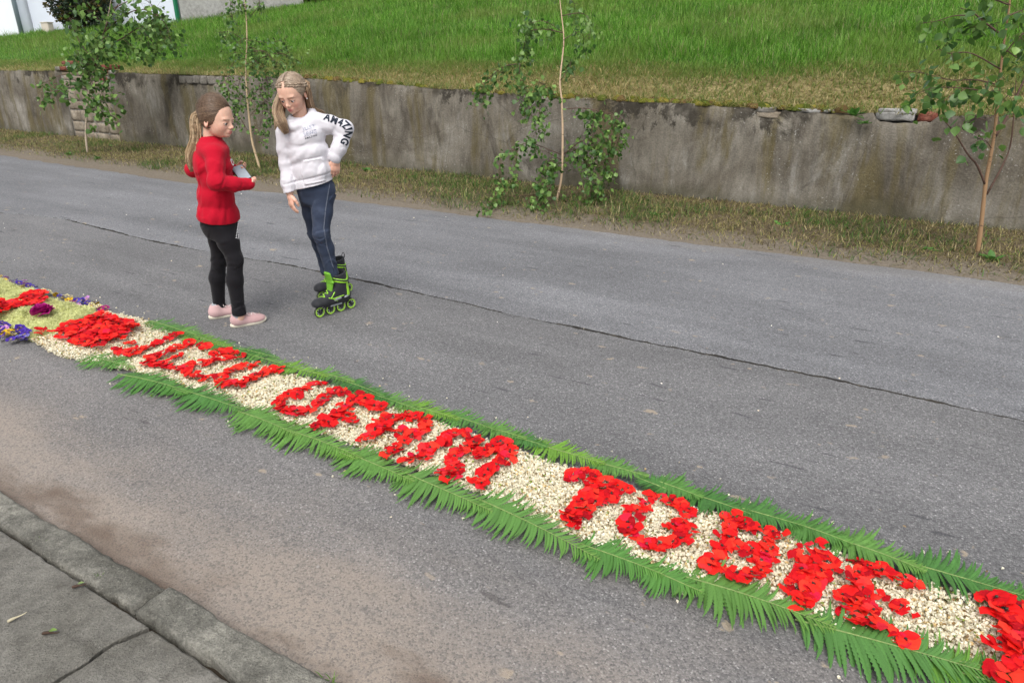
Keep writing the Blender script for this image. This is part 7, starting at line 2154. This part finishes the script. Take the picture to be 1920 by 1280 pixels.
def wheel_mesh(rw=0.037):
    """polyurethane tyre, lime core and spoked black hub on one axle (axis along y)"""
    n = 28; th = np.linspace(0, 2 * np.pi, n, endpoint=False)
    def lathe(prof):
        v = np.array([(r__ * math.cos(a), y__, r__ * math.sin(a)) for r__, y__ in prof for a in th])
        f = np.array([(i * n + (j + 1) % n, i * n + j, (i + 1) * n + j, (i + 1) * n + (j + 1) % n) for i in range(len(prof) - 1) for j in range(n)])
        return v, f
    vs, fs, mi, off = [], [], [], 0
    def put(v, f, m_):
        nonlocal off
        vs.append(v); fs.append(f + off); mi.extend([m_] * len(f)); off += len(v)
    put(*lathe([(rw * .90, -.0110), (rw * .985, -.0065), (rw, 0), (rw * .985, .0065), (rw * .90, .0110)]), 0)
    for sg in (1, -1):
        v, f = lathe([(rw * .90, sg * .0110), (rw * .74, sg * .0122), (rw * .66, sg * .0100), (rw * .60, sg * .0045)]); put(v, f if sg > 0 else f[:, ::-1], 1)
        v, f = lathe([(rw * .34, sg * .0130), (rw * .22, sg * .0138), (0.0005, sg * .0138)]); put(v, f if sg > 0 else f[:, ::-1], 2)
        v, f = lathe([(rw * .62, sg * .003), (rw * .3, sg * .003)]); put(v, f if sg > 0 else f[:, ::-1], 2)
        for q in range(7):
            a = q * 2 * math.pi / 7; c, s_ = math.cos(a), math.sin(a)
            v, f = boxv((rw * .28, min(sg * .004, sg * .011), -.0022), (rw * .66, max(sg * .004, sg * .011), .0022))
            v = v @ np.array([(c, 0, s_), (0, 1, 0), (-s_, 0, c)]); put(v, f, 3)
    return mesh_np('wheel', np.concatenate(vs), np.concatenate(fs), [MAT_RUB, MAT_TYRE, MAT_FRAME, MAT_ALU], True, None, mi)
WHEEL = wheel_mesh()

def skate(front, rear, lean, label):
    front, rear = np.asarray(front, float), np.asarray(rear, float)
    X = nrm(front - rear); Yv = np.cross([0, 0, 1], X); mid = (front + rear) / 2; half = np.linalg.norm(front - rear) / 2
    sk = empty('skate'); sk.parent = wht; sk.location = mid
    sk.rotation_euler = (lean, 0, math.atan2(X[1], X[0]))
    sk['label'] = label
    b = Field((-.15, -.08, .06), (.18, .08, .36), 0.003)
    b.ell((-.075, 0, .115), (.052, .040, .055), .02); b.ell((.0, 0, .108), (.085, .041, .045), .03); b.ell((.098, 0, .098), (.062, .046, .034), .03)
    b.ell((.135, 0, .094), (.032, .040, .026), .02)
    b.cone((-.058, 0, .13), (-.050, 0, .262), .047, .050, .03); b.cone((.03, 0, .12), (-.03, 0, .18), .040, .042, .03)
    b.cone((-.052, 0, .235), (-.050, 0, .34), .039, .041, .006, 's'); b.cut((0, 0, .078), (0, 0, -1)); b.cut((-.05, 0, .272), (0.25, 0, 1))
    V, F = b.nets(); V = relax(V, F, 1, .5); bt = obj('boot', mesh_np('boot', V, F, MAT_BOOT), sk); tb = bvh(V, F)
    # cuff strap shell: lime band from the heel sides up and around the ankle
    def patch(name, fn, mat, thick=.005, res=.003):
        if name in ('trim', 'panel'):
            for sg in (1, -1): patch1(name, lambda X_, Y_, Z_: np.maximum(fn(X_, Y_, Z_), .012 - sg * Y_), mat, thick, res)
        else: patch1(name, fn, mat, thick, res)
    def patch1(name, fn, mat, thick, res):
        c = Field((-.15, -.08, .06), (.18, .08, .36), res)
        c.d = b2.d.copy() - thick
        X_, Y_, Z_ = c.ax[0][:, None, None], c.ax[1][None, :, None], c.ax[2][None, None, :]
        c.d = np.maximum(c.d, fn(X_, Y_, Z_).astype(np.float32)); c.d = np.maximum(c.d, -(b2.d + .004))
        V, F = c.nets()
        if len(F): obj(name, mesh_np(name, relax(V, F, 1, .5), F, mat), sk)
    b2 = b
    band = lambda X_, Y_, Z_: np.maximum(np.abs(Z_ - .222 - .25 * (X_ + .05)) - .013, -(X_ + .105) * 0 + X_ - .012)
    post = lambda X_, Y_, Z_: np.maximum(np.abs(X_ + .082 + .12 * (Z_ - .13)) - (.011 + .06 * np.clip(Z_ - .15, 0, .06)), np.maximum(.118 - Z_, Z_ - .235))
    patch('cuff', lambda X_, Y_, Z_: np.minimum(band(X_, Y_, Z_), post(X_, Y_, Z_)), MAT_LIME, .0055)
    patch('strap', lambda X_, Y_, Z_: np.maximum(np.abs(Z_ - .226 - .25 * (X_ + .05)) - .0055, X_ - .005), MAT_FRAME, .009)
    def stripe(pts, wd): 
        def fn(X_, Y_, Z_):
            d = 1.0
            for (xa, za), (xb, zb) in zip(pts[:-1], pts[1:]):
                ex, ez = xb - xa, zb - za; t = np.clip(((X_ - xa) * ex + (Z_ - za) * ez) / (ex * ex + ez * ez), 0, 1)
                d = np.minimum(d, np.sqrt((X_ - xa - t * ex) ** 2 + (Z_ - za - t * ez) ** 2) - wd)
            return np.maximum(d + 0 * Y_, .012 - np.abs(Y_))
        return fn
    patch('trim', stripe([(.062, .128), (.03, .118), (-.045, .125)], .0032), MAT_LIME, .003, .003)
    patch('trim', stripe([(.05, .122), (.015, .158)], .003), MAT_LIME, .003, .003); patch('trim', stripe([(.035, .117), (.0, .092)], .0028), MAT_LIME, .003, .003)
    patch('panel', stripe([(.02, .107), (-.02, .112)], .009), MAT_ALU, .0022, .003); patch('panel', stripe([(-.055, .112), (-.085, .118)], .008), MAT_ALU, .0022, .003)
    # tongue standing out in front of the shin
    tg_ = Field((-.06, -.06, .14), (.08, .06, .34), .003)
    tg_.loft([(np.array((.028, 0, .165)), np.array((0, 1., 0)), np.array((1., 0, 0)), .030, .011), (np.array((.020, 0, .225)), np.array((0, 1., 0)), np.array((1., 0, 0)), .040, .011), (np.array((.034, 0, .285)), np.array((0, 1., 0)), np.array((1., 0, 0)), .038, .010)], .01)
    V, F = tg_.nets(); obj('tongue', mesh_np('tongue', relax(V, F, 1), F, MAT_TONGUE), sk)
    LG = Geo()
    for q in range(5):
        x = .035 + .014 * q; pts = []
        for y in np.linspace(-.020, .020, 7):
            h = tb.ray_cast(Vector((x + .006 * (1 if q % 2 else -1) * y / .02, y, .3)), Vector((0, 0, -1)))
            if h[0] is not None: pts.append(np.array(h[0]) + [0, 0, .002])
        if len(pts) > 3: LG.add(*tube(pts, .0036, 6, .6))
    if LG.n: obj('laces', LG.mesh('laces', MAT_LIME), sk)
    LP = Geo(); LP.add(*tube(smooth_path([(-.098, .006, .25), (-.112, .006, .285), (-.106, 0, .305), (-.098, -.006, .285), (-.094, -.006, .25)], 12), .0035, 6, .6)); obj('pull_loop', LP.mesh('pull_loop', MAT_FRAME), sk)
    # frame: two side plates with cut away bottoms, bolted under the sole
    FG = Geo()
    xs = np.linspace(-half - .012, half + .012, 41)
    low = np.full(41, .062)
    for w_ in np.linspace(-half, half, 4): low = np.minimum(low, .030 + 2.2 * np.maximum(np.abs(xs - w_) - .008, 0))
    top = np.clip(.086 - .9 * np.maximum(np.abs(xs) - half + .045, 0), .042, .086)
    for sg in (1, -1):
        v = np.concatenate([np.c_[xs, np.full(41, sg * y_), z_] for y_, z_ in ((.0150, low), (.0150, top), (.0185, top), (.0185, low))])
        i = np.arange(40)
        for a_, b_ in ((0, 1), (1, 2), (2, 3), (3, 0)):
            f = np.c_[i + 41 * a_, i + 1 + 41 * a_, i + 1 + 41 * b_, i + 41 * b_]; FG.add(v, f if sg > 0 else f[:, ::-1])
    v, f = boxv((-.095, -.026, .074), (-.03, .026, .084)); FG.add(v, f); v, f = boxv((.04, -.026, .074), (.12, .026, .084)); FG.add(v, f)
    v, f = boxv((-.11, -.036, .080), (.14, .036, .090)); FG.add(v, f)
    obj('frame', FG.mesh('frame', MAT_FRAME, False), sk)
    AG = Geo(); v, f = boxv((-.045, -.0195, .056), (.045, .0195, .068)); AG.add(v, f)
    obj('brace', bevel_mesh(AG.mesh('brace', MAT_ALU), .002), sk)
    for w_ in np.linspace(-half, half, 4):
        o = bpy.data.objects.new('wheel', WHEEL); link(o, sk); o.location = (w_, 0, .037)
        o = obj('axle_bolt', AXLE, sk); o.location = (w_, 0, .037)
    return sk
v, f = tube([(0, -.0215, 0), (0, .0215, 0)], [.006, .006], 10)
AXLE = mesh_np('axle_bolt', v, f, MAT_FRAME)
fr1, re1 = np.array((-0.081, -0.093, 0)), np.array((0.099, 0.096, 0))
d1 = nrm(fr1 - re1); m1 = (fr1 + re1) / 2
skate(m1 + d1 * 0.122, m1 - d1 * 0.122, 0.0, 'near black and lime inline skate')
fr2, re2 = np.array((-0.165, 0.225, 0)), np.array((0.015, 0.46, 0))
d2 = nrm(fr2 - re2); m2 = (fr2 + re2) / 2
skate(m2 + d2 * 0.122, m2 - d2 * 0.122, 0.0, 'far black and lime inline skate')
